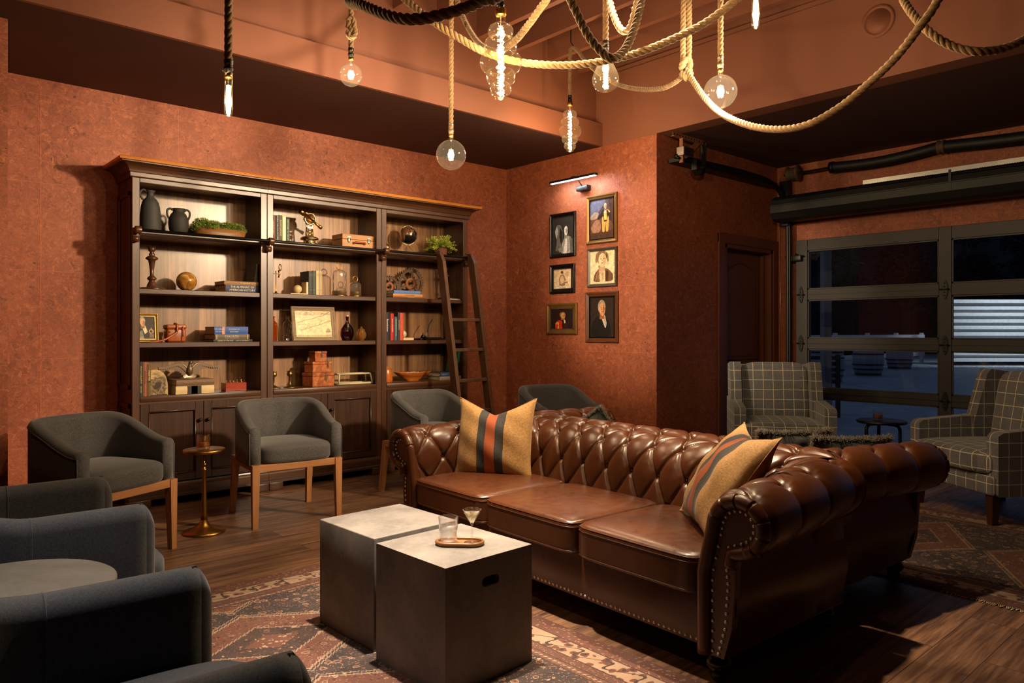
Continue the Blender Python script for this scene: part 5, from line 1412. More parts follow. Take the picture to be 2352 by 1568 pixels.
# gears
def gear(label, x, y, z, ro, nt, spokes, hub, ph=0.0):
    t = put('iron_gear', label, 'gear', x, y, z + ro, 'rusted gears', 0)
    M = rot(6, 0, 0) ; dth = 0.014
    b = MB(); N = nt * 4; vs = []; fs = []
    ri = ro * 0.76
    for k in range(N):
        a = 2 * PI * k / N + ph; r = ro if k % 4 in (1, 2) else ro * 0.90
        for (rr_, yy) in ((r, -dth / 2), (r, dth / 2), (ri, dth / 2), (ri, -dth / 2)): vs.append((rr_ * math.cos(a), yy, rr_ * math.sin(a)))
    for k in range(N):
        k2 = (k + 1) % N
        for i in range(4): fs.append([k * 4 + i, k * 4 + (i + 1) % 4, k2 * 4 + (i + 1) % 4, k2 * 4 + i])
    b.add(vs, fs, 0, False, M); b.build('toothed_rim', MT['rust'], t)
    b = MB()
    for k in range(spokes):
        a = 2 * PI * k / spokes + 0.4
        b.box((hub * 0.8, -dth / 2 + 0.001, -0.011), (ri * 1.02, dth / 2 - 0.001, 0.011), M=M @ rot(0, -math.degrees(a), 0))
    b.build('spokes', MT['rust'], t)
    n = 28; h = MB(); vs = []; fs = []
    for k in range(n):
        a = 2 * PI * k / n
        for (rr_, yy) in ((hub * 1.35, -dth * 0.7), (hub * 1.35, dth * 0.7), (hub * 0.72, dth * 0.7), (hub * 0.72, -dth * 0.7)): vs.append((rr_ * math.cos(a), yy, rr_ * math.sin(a)))
    for k in range(n):
        k2 = (k + 1) % n
        for i in range(4): fs.append([k * 4 + i, k * 4 + (i + 1) % 4, k2 * 4 + (i + 1) % 4, k2 * 4 + i])
    h.add(vs, fs, 0, True, M).build('hub', MT['orangewood'] if False else fl(150, 92, 54), t)
gear('smaller rusted iron gear left of the larger one', 3.762, 5.885, S3, 0.108, 26, 6, 0.034)
gear('larger rusted iron gear behind the blue book', 4.000, 5.885, S3, 0.150, 34, 6, 0.042, 0.05)
# binocular case
t = put('leather_case', 'tan leather binocular case with a loose strap on the third shelf', 'case', 1.822, 5.76, S2)
MB().box((-0.068, -0.045, 0), (0.068, 0.045, 0.100), 0.016, 4).build('body', MT['leather_tan'], t)
MB().box((-0.072, -0.048, 0.096), (0.072, 0.048, 0.130), 0.012, 4).build('lid', MT['leather_tan'], t)
b = MB()
def ribbon(mb, pts, w, th=0.003, axis=Vector((0, 1, 0))):
    P = [Vector(p) for p in pts]; vs = []; fs = []
    for i in range(len(P)):
        tg = (P[min(i + 1, len(P) - 1)] - P[max(i - 1, 0)]).normalized(); ax = axis - tg * axis.dot(tg); ax.normalize(); nr = tg.cross(ax)
        for (a, c) in ((-1, -1), (1, -1), (1, 1), (-1, 1)): vs.append(P[i] + ax * (a * w / 2) + nr * (c * th / 2))
    for i in range(len(P) - 1):
        for k in range(4): fs.append([i * 4 + k, i * 4 + (k + 1) % 4, (i + 1) * 4 + (k + 1) % 4, (i + 1) * 4 + k])
    return mb.add(vs, fs, 0, True)
ribbon(b, catmull([(0.0, -0.052, 0.128), (0.0, -0.058, 0.10), (-0.005, -0.060, 0.072), (-0.05, -0.072, 0.044), (-0.10, -0.078, 0.018), (-0.17, -0.075, 0.004), (-0.19, -0.070, 0.003)], 8), 0.014, 0.003, Vector((0.3, 0.2, 1)))
ribbon(b, catmull([(0.0, -0.052, 0.128), (0.0, -0.02, 0.142), (0.005, 0.02, 0.138), (0.01, 0.048, 0.12)], 6), 0.014, 0.003, Vector((1, 0, 0)))
ribbon(b, [(0.042, -0.050, 0.118), (0.042, -0.051, 0.05), (0.036, -0.049, 0.012)], 0.014, 0.003, Vector((1, 0, 0)))
b.build('strap', MT['leather_tan'], t)
MB().tube([(-0.072 - 0.016 * math.sin(a), -0.02, 0.055 + 0.032 * math.cos(a)) for a in [PI * k / 12 for k in range(13)]], 0.003, 6).build('side_loop', MT['leather_tan'], t)
b = MB()
for p in ((0.042, -0.054, 0.05), (-0.05, -0.047, 0.075), (-0.05, -0.047, 0.035)): b.sphere(p, 0.005, 10, 6)
b.build('stud', MT['brass_dull'], t)
# stone slice
m = NT('agate_slice'); v = m.tc()
s = m.sep(); n1 = m.noise(16, 6, 0.62, 1.2)
rr_ = m.node('ShaderNodeVectorMath', {'operation': 'LENGTH'}, i0=m.mapping((1, 0.3, 0.85), (0, 0, -0.06))).outputs['Value']
f_ = m.math('ADD', m.math('MULTIPLY', rr_, 9.0), m.math('MULTIPLY', m.math('SUBTRACT', n1, 0.5), 1.5))
m.set(Base_Color=m.ramp(f_, [(0.15, rgb(70, 62, 52)), (0.35, rgb(150, 128, 96)), (0.45, rgb(74, 66, 58)), (0.62, rgb(170, 146, 110)), (0.80, rgb(206, 172, 112)), (0.95, rgb(150, 108, 60))]), Roughness=0.25); MT['agate'] = m.m
t = put('petrified_wood_slice', 'polished petrified wood slice standing on the counter', 'stone', 1.694, 5.74, S1)
pl = [(-0.066, 0), (-0.068, 0.06), (-0.066, 0.16), (-0.05, 0.183), (-0.02, 0.186), (0.012, 0.176), (0.036, 0.158), (0.054, 0.128), (0.063, 0.094), (0.066, 0.06), (0.066, 0.0)]
b = MB().prism(pl, -0.022, 0.022, 'y'); b.build('slab', MT['agate'], t)
MB().box((-0.05, -0.024, 0), (0.06, 0.026, 0.004)).build('felt_base', MT['black'], t)
# eagle
t = put('bronze_eagle', 'dark bronze eagle with spread wings on the stacked books', 'sculpture', 1.928, 5.765, S1 + 0.1048)
b = MB()
b.tube(catmull([(0, 0, 0.028), (0.0, -0.006, 0.05), (0.0, -0.008, 0.08), (0.002, -0.006, 0.105), (0.006, -0.008, 0.122)], 6), [0.012 + 0.011 * math.sin(PI * min(1, k / 17)) for k in range(25)], 14)
b.sphere((0.007, -0.010, 0.124), 0.0135, 14, 10, sc=(1.2, 1, 0.95))
b.build('body', MT['bronze'], t)
MB().lathe([(0.0065, 0), (0.006, 0.008), (0.003, 0.014), (0.0, 0.017)], 10, M=tr(0.020, -0.012, 0.124) @ rot(0, 105, 0)).build('beak', MT['bronze'], t)
for s in (-1, 1):
    w = MB()
    lead = catmull([(0.016 * s, 0, 0.078), (0.045 * s, 0.004, 0.108), (0.075 * s, 0.008, 0.118), (0.12 * s, 0.010, 0.106), (0.165 * s, 0.006, 0.092), (0.208 * s, 0.0, 0.092)], 6)
    w.tube(lead, [0.009 - 0.006 * k / len(lead) for k in range(len(lead))], 8)
    for row, (l0, y0) in enumerate(((0.030, -0.006), (0.062, 0.0))):
        for k in range(15):
            u = (k + 0.5) / 15; p = lead[int(u * (len(lead) - 1))]
            ln = l0 * (1.15 - 0.45 * u) * (1 if row else 0.9)
            d = Vector((s * (0.30 + 0.85 * u), 0, -1.0 + 0.55 * u)).normalized(); wd = 0.0120
            q = Vector((p.x, p.y + y0, p.z)); sd = Vector((d.z, 0, -d.x))
            w.add([q - sd * wd * .7, q + sd * wd * .7, q + d * ln * .75 + sd * wd, q + d * ln, q + d * ln * .75 - sd * wd, q - sd * wd * .7 + Vector((0, .004, 0)), q + sd * wd * .7 + Vector((0, .004, 0)), q + d * ln * .75 + sd * wd + Vector((0, .003, 0)), q + d * ln + Vector((0, .003, 0)), q + d * ln * .75 - sd * wd + Vector((0, .003, 0))],
                  [[0, 1, 2, 3, 4][::-1], [5, 6, 7, 8, 9], [0, 5, 9, 4], [4, 9, 8, 3], [3, 8, 7, 2], [2, 7, 6, 1]], 0, False)
    w.build('wing', MT['bronze'], t)
tl = MB()
for k in range(7):
    a = R(-90 + (k - 3) * 16); d = Vector((math.cos(a), 0, math.sin(a))); q = Vector((0, 0, 0.040)); sd = Vector((d.z, 0, -d.x)) * 0.009
    e = q + Vector((d.x * 0.060, -0.010, d.z * 0.039))
    tl.add([q - sd, q + sd, e + sd * 1.2, e - sd * 1.2, q - sd + Vector((0, .006, 0)), q + sd + Vector((0, .006, 0)), e + sd * 1.2 + Vector((0, .004, 0)), e - sd * 1.2 + Vector((0, .004, 0))], [[3, 2, 1, 0], [4, 5, 6, 7], [0, 4, 7, 3], [2, 6, 5, 1], [3, 7, 6, 2]])
tl.box((-0.03, -0.012, 0.0), (0.03, 0.012, 0.012), 0.004, 2); tl.build('tail', MT['bronze'], t)
# box of weights
t = put('weight_box', 'red wooden box of small brass weights on the counter', 'weight set', 2.262, 5.76, S1)
MB().box((-0.082, -0.048, 0), (0.082, 0.048, 0.064), 0.003, 1).build('block', MT['redwood'], t)
for k, (x, r) in enumerate(((-0.058, 0.008), (-0.030, 0.009), (-0.002, 0.010), (0.026, 0.011), (0.058, 0.014))):
    MB().lathe([(r, 0.064), (r, 0.066), (0.003, 0.068), (0.0028, 0.074 + k * .001), (r * 0.62, 0.078 + k * .001), (r * 0.6, 0.081 + k * .001), (0.0, 0.083 + k * .001)], 14, M=tr(x, 0.0, 0)).build('weight', MT['brass_shiny'], t)
# bottles
def bottle(name, label, x, y, pf, mat, sx=1, sy=1, stop=None):
    t = put(name, label, 'bottle', x, y, S2)
    MB().lathe(pf, 28, sx=sx, sy=sy).build('body', MT[mat], t)
    if stop: MB().lathe(stop[0], 16, sx=sx, sy=sx).build('stopper', MT[stop[1]], t)
    return t
bottle('amber_bottle', 'amber glass bottle half hidden by the bookcase upright', 2.580, 5.76, [(0.030, 0), (0.033, 0.004), (0.037, 0.05), (0.040, 0.11), (0.034, 0.145), (0.018, 0.163), (0.014, 0.170), (0.013, 0.188), (0.018, 0.196), (0.016, 0.202), (0.011, 0.202), (0.011, 0.17), (0.030, 0.13), (0.028, 0.006), (0, 0.006)], 'glass_amber')
bottle('clear_bottle', 'clear faceted glass bottle beside the framed map', 2.698, 5.74, [(0.036, 0), (0.038, 0.003), (0.040, 0.13), (0.034, 0.150), (0.016, 0.166), (0.011, 0.172), (0.011, 0.186), (0.014, 0.190), (0.012, 0.206), (0.0, 0.207)], 'glass', 1, 0.6)
b = MB()
for k in range(9): b.sphere((0.014 * math.sin(k * 1.9), -0.020, 0.02 + k * 0.013), 0.010, 8, 6, sc=(1.2, 0.5, 0.9))
b.build('moulded_relief', MT['glass'], bpy.data.objects['clear_bottle'])
bottle('red_flask', 'round dark red glass flask with a cork stopper', 3.250, 5.75, [(0.040, 0), (0.044, 0.003), (0.060, 0.035), (0.065, 0.065), (0.058, 0.10), (0.036, 0.132), (0.018, 0.152), (0.013, 0.17), (0.013, 0.196), (0.0155, 0.198), (0.0155, 0.208), (0.0, 0.209)], 'glass_red', 1, 0.6, ([(0.012, 0.208), (0.0125, 0.220), (0.0, 0.221)], 'cream'))
t = put('glass_pumpkin_jar', 'small amber glass jar shaped like a gourd on the middle bookcase', 'jar', 3.402, 5.77, S2)
b = MB(); vs = []; fs = []; pf = [(0.018, 0), (0.020, 0.006), (0.034, 0.02), (0.040, 0.045), (0.036, 0.07), (0.026, 0.082), (0.030, 0.088), (0.026, 0.098), (0.010, 0.106), (0.008, 0.112), (0.011, 0.118), (0.0, 0.124)]; n = 40
for (r, z) in pf:
    for k in range(n):
        a = 2 * PI * k / n; q = r * (1 + 0.08 * abs(math.cos(5 * a))) ; vs.append((q * math.cos(a), q * math.sin(a), z))
for i in range(len(pf) - 1):
    for k in range(n): fs.append([i * n + k, i * n + (k + 1) % n, (i + 1) * n + (k + 1) % n, (i + 1) * n + k])
b.add(vs, fs, 0, True).build('body', MT['glass_pump'], t)
# goblets
for (x, lab) in ((2.585, 'dull brass goblet half hidden by the bookcase upright'), (2.722, 'dull brass goblet standing clear on the counter')):
    t = put('brass_goblet', lab, 'goblet', x, 5.75, S1, 'brass goblets')
    MB().lathe([(0.052, 0), (0.053, 0.004), (0.030, 0.012), (0.012, 0.022), (0.007, 0.04), (0.0055, 0.088), (0.009, 0.092), (0.020, 0.098), (0.024, 0.110), (0.022, 0.122), (0.017, 0.128), (0.024, 0.133), (0.024, 0.136), (0.014, 0.130), (0.012, 0.112), (0, 0.108)], 32).build('body', MT['brass_dull'], t)
# copper boxes
for i, (lab, x, w, d, z, h, lidx) in enumerate((('large copper box at the bottom of the stack of three', 2.985, 0.215, 0.15, S1, 0.116, 0.02), ('medium copper box in the middle of the stack', 2.982, 0.188, 0.125, S1 + 0.1165, 0.092, 0.055), ('small copper box on top of the stack', 2.980, 0.115, 0.09, S1 + 0.209, 0.086, 0.008))):
    t = put('copper_box', lab, 'box', x, 5.765, z, 'stacked copper boxes', 7)
    MB().box((-w / 2, -d / 2, 0), (w / 2, d / 2, h * 0.74), 0.003, 1).build('body', MT['copper'], t)
    MB().box((-w / 2 - 0.003, -d / 2 - 0.003, h * 0.75), (w / 2 + 0.003, d / 2 + 0.003, h), 0.003, 1).build('lid', MT['copper'], t)
    MB().box((lidx - 0.009, -d / 2 - 0.006, h * 0.5), (lidx + 0.009, -d / 2 - 0.003, h * 0.98), 0.001, 1).tube([(lidx - 0.006, -d / 2 - 0.008, h * 0.60), (lidx - 0.008, -d / 2 - 0.01, h * 0.45), (lidx, -d / 2 - 0.01, h * 0.38), (lidx + 0.008, -d / 2 - 0.01, h * 0.45), (lidx + 0.006, -d / 2 - 0.008, h * 0.60)], 0.002, 6).build('clasp', MT['bronze'], t)
# cream frame box
t = put('open_frame_box', 'low cream painted open frame box on the middle counter', 'frame box', 3.31, 5.76, S1)
b = MB()
bot = [(-0.165, -0.055), (0.165, -0.055), (0.165, 0.055), (-0.165, 0.055)]; top = [(-0.152, -0.040), (0.152, -0.040), (0.152, 0.040), (-0.152, 0.040)]
for i in range(4):
    j = (i + 1) % 4
    b.tube([(*bot[i], 0.009), (*bot[j], 0.009)], 0.0105, 4); b.tube([(*top[i], 0.092), (*top[j], 0.092)], 0.0085, 4); b.tube([(*bot[i], 0.006), (*top[i], 0.095)], 0.0085, 4)
b.build('frame', flat('cream_paint', rgb(206, 192, 156)), t)
# quill stand
t = put('quill_stand', 'black pen stand with an inkwell and a dark quill', 'pen stand', 4.115, 5.76, S2)
MB().box((-0.125, -0.055, 0), (0.145, 0.055, 0.016), 0.003, 2).box((-0.02, -0.03, 0.016), (0.14, 0.045, 0.024), 0.003, 2).build('base', MT['blackgloss'], t)
MB().lathe([(0.024, 0.016), (0.026, 0.02), (0.024, 0.036), (0.010, 0.048), (0.011, 0.052), (0.0, 0.052)], 24, M=tr(-0.058, -0.005, 0)).build('inkwell', MT['blackgloss'], t)
MB().lathe([(0.008, 0.052), (0.009, 0.056), (0.007, 0.066), (0.0, 0.068)], 16, M=tr(-0.058, -0.005, 0)).build('inkwell_cap', MT['steel'], t)
MB().tube([(-0.026, -0.01, 0.018), (-0.022, -0.01, 0.045), (-0.012, -0.008, 0.075)], 0.004, 8).build('pen_holder', MT['brass_shiny'], t)
b = MB(); qp = catmull([(-0.012, -0.008, 0.070), (0.0, -0.004, 0.11), (0.025, 0.004, 0.155), (0.062, 0.014, 0.195)], 8)
ribbon(b, qp, 0.010, 0.002, Vector((0.6, 0.2, -0.4))); b.build('quill', MT['black'], t)
# jar and bowl
t = put('orange_wood_jar', 'glossy orange wooden jar with a lid on the right counter', 'jar', 3.640, 5.74, S1)
MB().lathe([(0.052, 0), (0.056, 0.004), (0.058, 0.03), (0.054, 0.075), (0.051, 0.118), (0.048, 0.122)], 32).build('body', MT['orangewood'], t)
MB().lathe([(0.053, 0.1225), (0.054, 0.127), (0.050, 0.131), (0.022, 0.134), (0.022, 0.142), (0.0, 0.144)], 32).build('lid', MT['orangewood'], t)
t = put('dough_bowl', 'long orange wooden bowl of pale shells on the right counter', 'bowl', 3.945, 5.765, S1)
b = MB(); n = 40; rings = [(0.30, 0, 0.30), (0.34, 0.002, 0.34), (0.30, 0.008, 0.30), (0.78, 0.045, 0.8), (0.98, 0.076, 0.98), (1.0, 0.082, 1.0), (0.97, 0.082, 0.96), (0.74, 0.052, 0.74), (0.3, 0.018, 0.3)]
vs = []; fs = []
for (s_, z, w_) in rings:
    for k in range(n):
        a = 2 * PI * k / n; vs.append((0.205 * s_ * math.cos(a), 0.095 * w_ * math.sin(a), z + 0.008 * abs(math.cos(a)) ** 2 * (z > 0.03)))
for i in range(len(rings) - 1):
    for k in range(n): fs.append([i * n + k, i * n + (k + 1) % n, (i + 1) * n + (k + 1) % n, (i + 1) * n + k])
fs.append(list(range(n))[::-1]); fs.append([(len(rings) - 1) * n + k for k in range(n)])
b.add(vs, fs, 0, True).build('bowl', MT['orangewood'], t)
rnd = random.Random(9); b = MB()
for k in range(70):
    a = rnd.uniform(0, 2 * PI); q = math.sqrt(rnd.random()); b.sphere((0.135 * q * math.cos(a), 0.060 * q * math.sin(a), 0.066 + rnd.uniform(-.008, .018) * (1 - q * .6)), rnd.uniform(0.007, 0.013), 8, 6, rnd.choice((0, 0, 1)), sc=(1.2, 1, 0.8))
b.build('shells', [MT['alabaster'], MT['whitepaint']], t)['kind'] = 'stuff'

# ------------------------------------------------------------------ framed pictures
def ell(cx, cz, rx, rz_, n=24): return [(cx + rx * math.cos(2 * PI * k / n), cz + rz_ * math.sin(2 * PI * k / n)) for k in range(n)]
def picture(name, label, w, h, fw, fmat, slip, art, base, M, group='framed portraits on the wall', cat='framed picture', depth=0.022, glazed=False):
    """front faces local -y, origin at the centre of the back"""
    t = thing(name, label, cat, (0, 0, 0), 0, group); t.matrix_world = M
    f = MB()
    prof = [(0.0, 0.0), (0.0, -depth * 0.7), (0.15, -depth), (0.35, -depth), (0.6, -depth * 0.72), (1.0, -depth * 0.5), (1.0, 0.0)]
    cs = [(-1, -1), (1, -1), (1, 1), (-1, 1)]; n = len(prof); vs = []
    for (sx, sz) in cs:
        for (u, y) in prof: vs.append((sx * (w / 2 - u * fw), y, sz * (h / 2 - u * fw)))
    fs = []
    for c in range(4):
        c2 = (c + 1) % 4
        for i in range(n - 1): fs.append([c * n + i, c2 * n + i, c2 * n + i + 1, c * n + i + 1])
    f.add(vs, fs, 0, False); f.build('frame', fmat, t)
    iw, ih = w - 2 * fw, h - 2 * fw
    if slip:
        s = MB()
        for (a, b_) in (((-iw / 2, -ih / 2), (iw / 2, -ih / 2 + slip[0])), ((-iw / 2, ih / 2 - slip[0]), (iw / 2, ih / 2)), ((-iw / 2, -ih / 2), (-iw / 2 + slip[0], ih / 2)), ((iw / 2 - slip[0], -ih / 2), (iw / 2, ih / 2))):
            s.box((a[0], -0.011, a[1]), (b_[0], -0.004, b_[1]))
        s.build('slip', slip[1], t); iw -= 2 * slip[0]; ih -= 2 * slip[0]
    p = MB().box((-iw / 2, -0.004, -ih / 2), (iw / 2, -0.001, ih / 2)); mats = [art_tone(*base)]
    for i, (poly, col) in enumerate(art):
        mats.append(art_tone(*col)); poly = smooth_poly(poly); y = -0.0041 - 0.00012 * (i + 1)
        vs = [(max(-0.5, min(0.5, a)) * iw, y, max(-0.5, min(0.5, b_)) * ih) for (a, b_) in poly]
        bm = bmesh.new(); vv = [bm.verts.new(q) for q in vs]
        try:
            fc = bm.faces.new(vv); bmesh.ops.triangulate(bm, faces=[fc]); bm.verts.index_update()
            p.add([v.co.copy() for v in bm.verts], [[v.index for v in q.verts] for q in bm.faces], i + 1, False)
        except ValueError: pass
        bm.free()
    p.build('picture', mats, t)
    return t
def on_b(y, z): return tr(XB - 0.0005, y, z) @ rot(0, 0, -90)
SK, SH, DK = (214, 160, 116), (150, 96, 64), (24, 20, 18)
def head(cx, cz, r, skin=SK, hair=(200, 186, 160), shade=SH):
    hair = tuple(int(x * .8) for x in hair)
    return [(ell(cx - r * .1, cz + r * .30, r * 1.02, r * 1.10), hair), ([(cx - r * .55, cz - r * .6), (cx + r * .5, cz - r * .6), (cx + r * .7, cz - r * 1.7), (cx - r * .7, cz - r * 1.7), (cx - r * .6, cz - r)], shade), (ell(cx + r * .05, cz - r * .1, r * .78, r * 1.08), skin), ([(cx + r * .35, cz + r * .7), (cx + r * .8, cz), (cx + r * .4, cz - r * 1.0), (cx + r * .25, cz - r * .2)], shade),
            (ell(cx - r * .25, cz + r * .12, r * .13, r * .06, 10), DK), (ell(cx + r * .32, cz + r * .12, r * .13, r * .06, 10), DK), ([(cx, cz + r * .1), (cx + r * .14, cz - r * .25), (cx - r * .06, cz - r * .25)], shade), (ell(cx + r * .04, cz - r * .52, r * .24, r * .06, 10), (130, 66, 50))]
BW = lambda v: (v, int(v * .97), int(v * .93))
art_b = [([(-.5, -.5), (.5, -.5), (.5, .5), (-.5, .5)], BW(44)), ([(-.42, .12), (-.28, .30), (-.12, .28), (-.02, .10), (-.05, -.2), (-.12, -.42), (-.40, -.42), (-.30, -.15)], BW(96)), ([(-.40, .10), (-.30, .26), (-.25, .10), (-.32, -.10)], BW(170)), ([(-.16, .24), (-.04, .08), (-.08, -.3), (-.18, -.05)], BW(30)),
         ([(-.12, -.5), (-.06, -.22), (.10, -.04), (.32, -.04), (.46, -.16), (.48, -.5)], BW(150)), ([(.30, -.06), (.46, -.14), (.48, -.5), (.36, -.5)], BW(90)), ([(.02, -.5), (.12, -.1), (.20, -.1), (.18, -.5)], BW(206)), ([(-.22, -.36), (-.02, -.28), (.0, -.42), (-.2, -.46)], BW(120))] + head(.14, .12, .115, BW(206), BW(60), BW(130))
art_s = [([(-.44, -.36), (-.44, .40), (.42, .40), (.42, -.36)], (214, 186, 150)), ([(-.18, -.36), (-.2, .05), (-.10, .22), (.08, .22), (.16, .05), (.18, -.1), (.30, -.16), (.30, -.22), (.1, -.24), (.16, -.36)], (150, 116, 88)), ([(-.14, -.3), (-.14, .04), (-.06, .16), (.03, .16), (.08, .0), (.08, -.2)], (206, 176, 140)), (ell(.0, .30, .075, .10), (196, 164, 128)), (ell(-.03, .345, .075, .07), (84, 62, 48)), ([(.10, -.12), (.34, -.06), (.36, -.10), (.12, -.17)], (222, 200, 170)), ([(-.4, -.48), (.36, -.48), (.36, -.42), (-.4, -.42)], (226, 216, 196)), ([(-.2, -.465), (.18, -.465), (.18, -.44), (-.2, -.44)], (120, 100, 84))]
for k in range(5): art_s.append(([(.18, .34 - k * .03), (.38, .34 - k * .03), (.38, .348 - k * .03), (.18, .348 - k * .03)], (150, 116, 88)))
art_r = [([(-.32, -.5), (-.30, -.22), (-.16, -.06), (.0, -.1), (.06, -.5)], (196, 48, 26)), ([(.0, -.5), (.0, -.08), (.14, -.06), (.26, -.22), (.28, -.5)], (54, 26, 22)), ([(-.32, -.26), (-.24, -.14), (-.14, -.20), (-.2, -.30)], (196, 136, 44)), ([(-.04, -.04), (.10, .02), (.16, -.22), (.06, -.26)], (30, 22, 20)), ([(.08, -.06), (.14, -.06), (.16, -.22), (.10, -.22)], (230, 214, 186)), ([(-.20, -.5), (-.16, -.2), (-.13, -.2), (-.16, -.5)], (226, 176, 70))] + head(.04, .17, .135, (206, 150, 84), (150, 112, 60), (150, 90, 46))
art_g = [([(-.5, -.5), (.5, -.5), (.5, .0), (-.5, .1)], (92, 62, 48)), ([(-.5, .06), (-.2, .16), (.0, .3), (.2, .5), (-.5, .5)], (96, 100, 128)), ([(-.5, .10), (-.3, .2), (-.12, .16), (-.2, .02), (-.5, .0)], (150, 130, 120)), ([(.25, .5), (.5, .5), (.5, -.2), (.38, -.1), (.34, .2)], (66, 40, 30)), ([(-.48, -.2), (-.3, -.02), (-.12, .0), (-.02, -.18), (-.1, -.34), (-.4, -.34)], (150, 108, 84)), ([(-.5, -.5), (-.5, -.36), (.5, -.30), (.5, -.5)], (70, 44, 32)),
         ([(.0, .02), (.02, -.34), (.12, -.34), (.14, -.06), (.17, -.34), (.27, -.34), (.30, .02), (.2, .1), (.08, .1)], (218, 158, 72)), ([(-.06, .14), (.04, .24), (.24, .24), (.36, .14), (.38, -.06), (.30, -.06), (.26, .1), (.22, -.08), (.08, -.08), (.06, .08), (-.16, -.02), (-.2, .03)], (40, 30, 32)), ([(.08, .18), (.2, .18), (.22, -.04), (.10, -.04)], (226, 176, 92)), ([(.22, .24), (.36, .16), (.30, .13)], (206, 160, 70)), ([(.10, .23), (.20, .23), (.17, .14), (.13, .14)], (232, 220, 200))] + head(.15, .31, .062, SK, (214, 206, 196))
art_d = [([(-.38, -.44), (-.32, -.18), (-.12, -.02), (.06, .0), (.26, -.08), (.42, -.22), (.42, -.44)], (112, 78, 54)), ([(-.30, -.40), (-.24, -.18), (-.12, -.06), (-.08, -.40)], (140, 104, 76)), ([(-.14, -.02), (-.10, -.44), (.12, -.44), (.10, .0)], (222, 196, 158)), ([(-.16, .06), (.10, .06), (.12, -.06), (-.14, -.04)], (50, 34, 26)), ([(-.06, -.04), (.02, -.06), (.06, -.36), (-.02, -.40)], (196, 166, 128)), ([(.14, -.10), (.24, -.14), (.22, -.42), (.12, -.42)], (70, 46, 34)), ([(-.30, .2), (-.22, .12), (-.2, .42), (-.06, .50), (.1, .48), (.2, .36), (.2, .14), (.26, .16), (.24, .40), (.1, .5), (-.1, .52), (-.26, .42)], (150, 116, 84))] + head(-.01, .24, .20, (226, 196, 156), (168, 132, 98), (190, 154, 116))
art_k = [([(-.5, -.5), (.5, -.5), (.5, .5), (-.5, .5)], (44, 32, 26)), ([(-.48, -.5), (-.44, -.16), (-.2, .04), (.1, .04), (.34, -.14), (.40, -.5)], (22, 18, 17)), ([(-.06, .08), (.10, .08), (.20, -.16), (.14, -.30), (.02, -.1)], (212, 200, 180)), ([(.06, .02), (.14, -.02), (.18, -.2), (.12, -.24)], (176, 160, 140))] + head(.0, .22, .16, (208, 150, 112), (190, 172, 150))
blk = MT['blackgloss']; gold = plain('gilt_frame', rgb(136, 100, 52), 0.42, 0.6); walf = plain('burl_frame', rgb(92, 52, 28), 0.35); greyf = plain('pewter_frame', rgb(86, 76, 66), 0.4, 0.3)
def fr(name_l, y0, y1, z0, z1, *a): return picture('framed_picture', name_l, y1 - y0, z1 - z0, *a, on_b((y0 + y1) / 2, (z0 + z1) / 2))
fr('black framed grey picture of a soldier beside a horse', 4.967, 5.320, 1.990, 2.432, 0.036, blk, None, art_b, BW(60))
fr('black framed small sepia sketch of a seated figure', 4.980, 5.322, 1.630, 1.920, 0.044, blk, (0.006, greyf), art_s, (206, 182, 150))
fr('wide bronze framed portrait of a person in a red coat', 4.948, 5.368, 1.222, 1.533, 0.048, gold, (0.010, greyf), art_r, (36, 22, 18))
fr('gilt framed portrait of a standing person in buff breeches', 4.442, 4.826, 2.084, 2.545, 0.036, gold, (0.010, blk), art_g, (70, 60, 70))
fr('grey framed sepia bust drawing on cream paper', 4.444, 4.812, 1.672, 2.042, 0.030, greyf, None, art_d, (232, 208, 168))
fr('dark framed portrait of a person in a black coat, lowest in its column', 4.430, 4.834, 1.146, 1.627, 0.042, walf, (0.014, blk), art_k, (40, 30, 26))
# photo and map leaning on the shelves
art_p = [([(-.5, -.5), (-.46, -.12), (-.26, .06), (.0, .06), (.2, -.1), (.3, -.5)], (34, 30, 30)), ([(-.24, .08), (-.02, .10), (.10, -.18), (-.06, -.28)], (226, 206, 176)), ([(-.44, -.2), (-.2, -.1), (-.1, -.5), (-.4, -.5)], (150, 136, 116)), (ell(.30, -.16, .14, .10), (190, 150, 104)), (ell(.30, -.16, .08, .058), (60, 44, 36)), ([(.2, -.24), (.44, -.24), (.46, -.44), (.2, -.44)], (124, 92, 66)), ([(.28, .0), (.32, .0), (.33, -.08), (.27, -.08)], (200, 160, 110))] + head(-.18, .26, .17, (222, 170, 122), (214, 200, 178))
picture('photo_frame', 'gilt framed photo of a bearded person holding a camera', 0.165, 0.212, 0.018, plain('bright_gilt', rgb(206, 166, 92), 0.3, 0.8), (0.006, plain('pale_gilt', rgb(226, 200, 140), 0.3, 0.8)), art_p, (50, 34, 26), tr(1.632, 5.800, S2 + 0.1045) @ rot(0, 0, -8) @ rot(-10, 0, 0), group=None, cat='photo frame', depth=0.018)
ln = []
def road(pts, w, col):
    P = [Vector(p) for p in pts]; up = []; dn = []
    for i in range(len(P)):
        tg = (P[min(i + 1, len(P) - 1)] - P[max(i - 1, 0)]).normalized(); nr = Vector((-tg.y, tg.x)); up.append(tuple(P[i] + nr * w)); dn.append(tuple(P[i] - nr * w))
    return (up + dn[::-1], col)
rnd = random.Random(4)
def wob(a, b, n, amp): return [(a[0] + (b[0] - a[0]) * i / n, a[1] + (b[1] - a[1]) * i / n + rnd.uniform(-amp, amp)) for i in range(n + 1)]
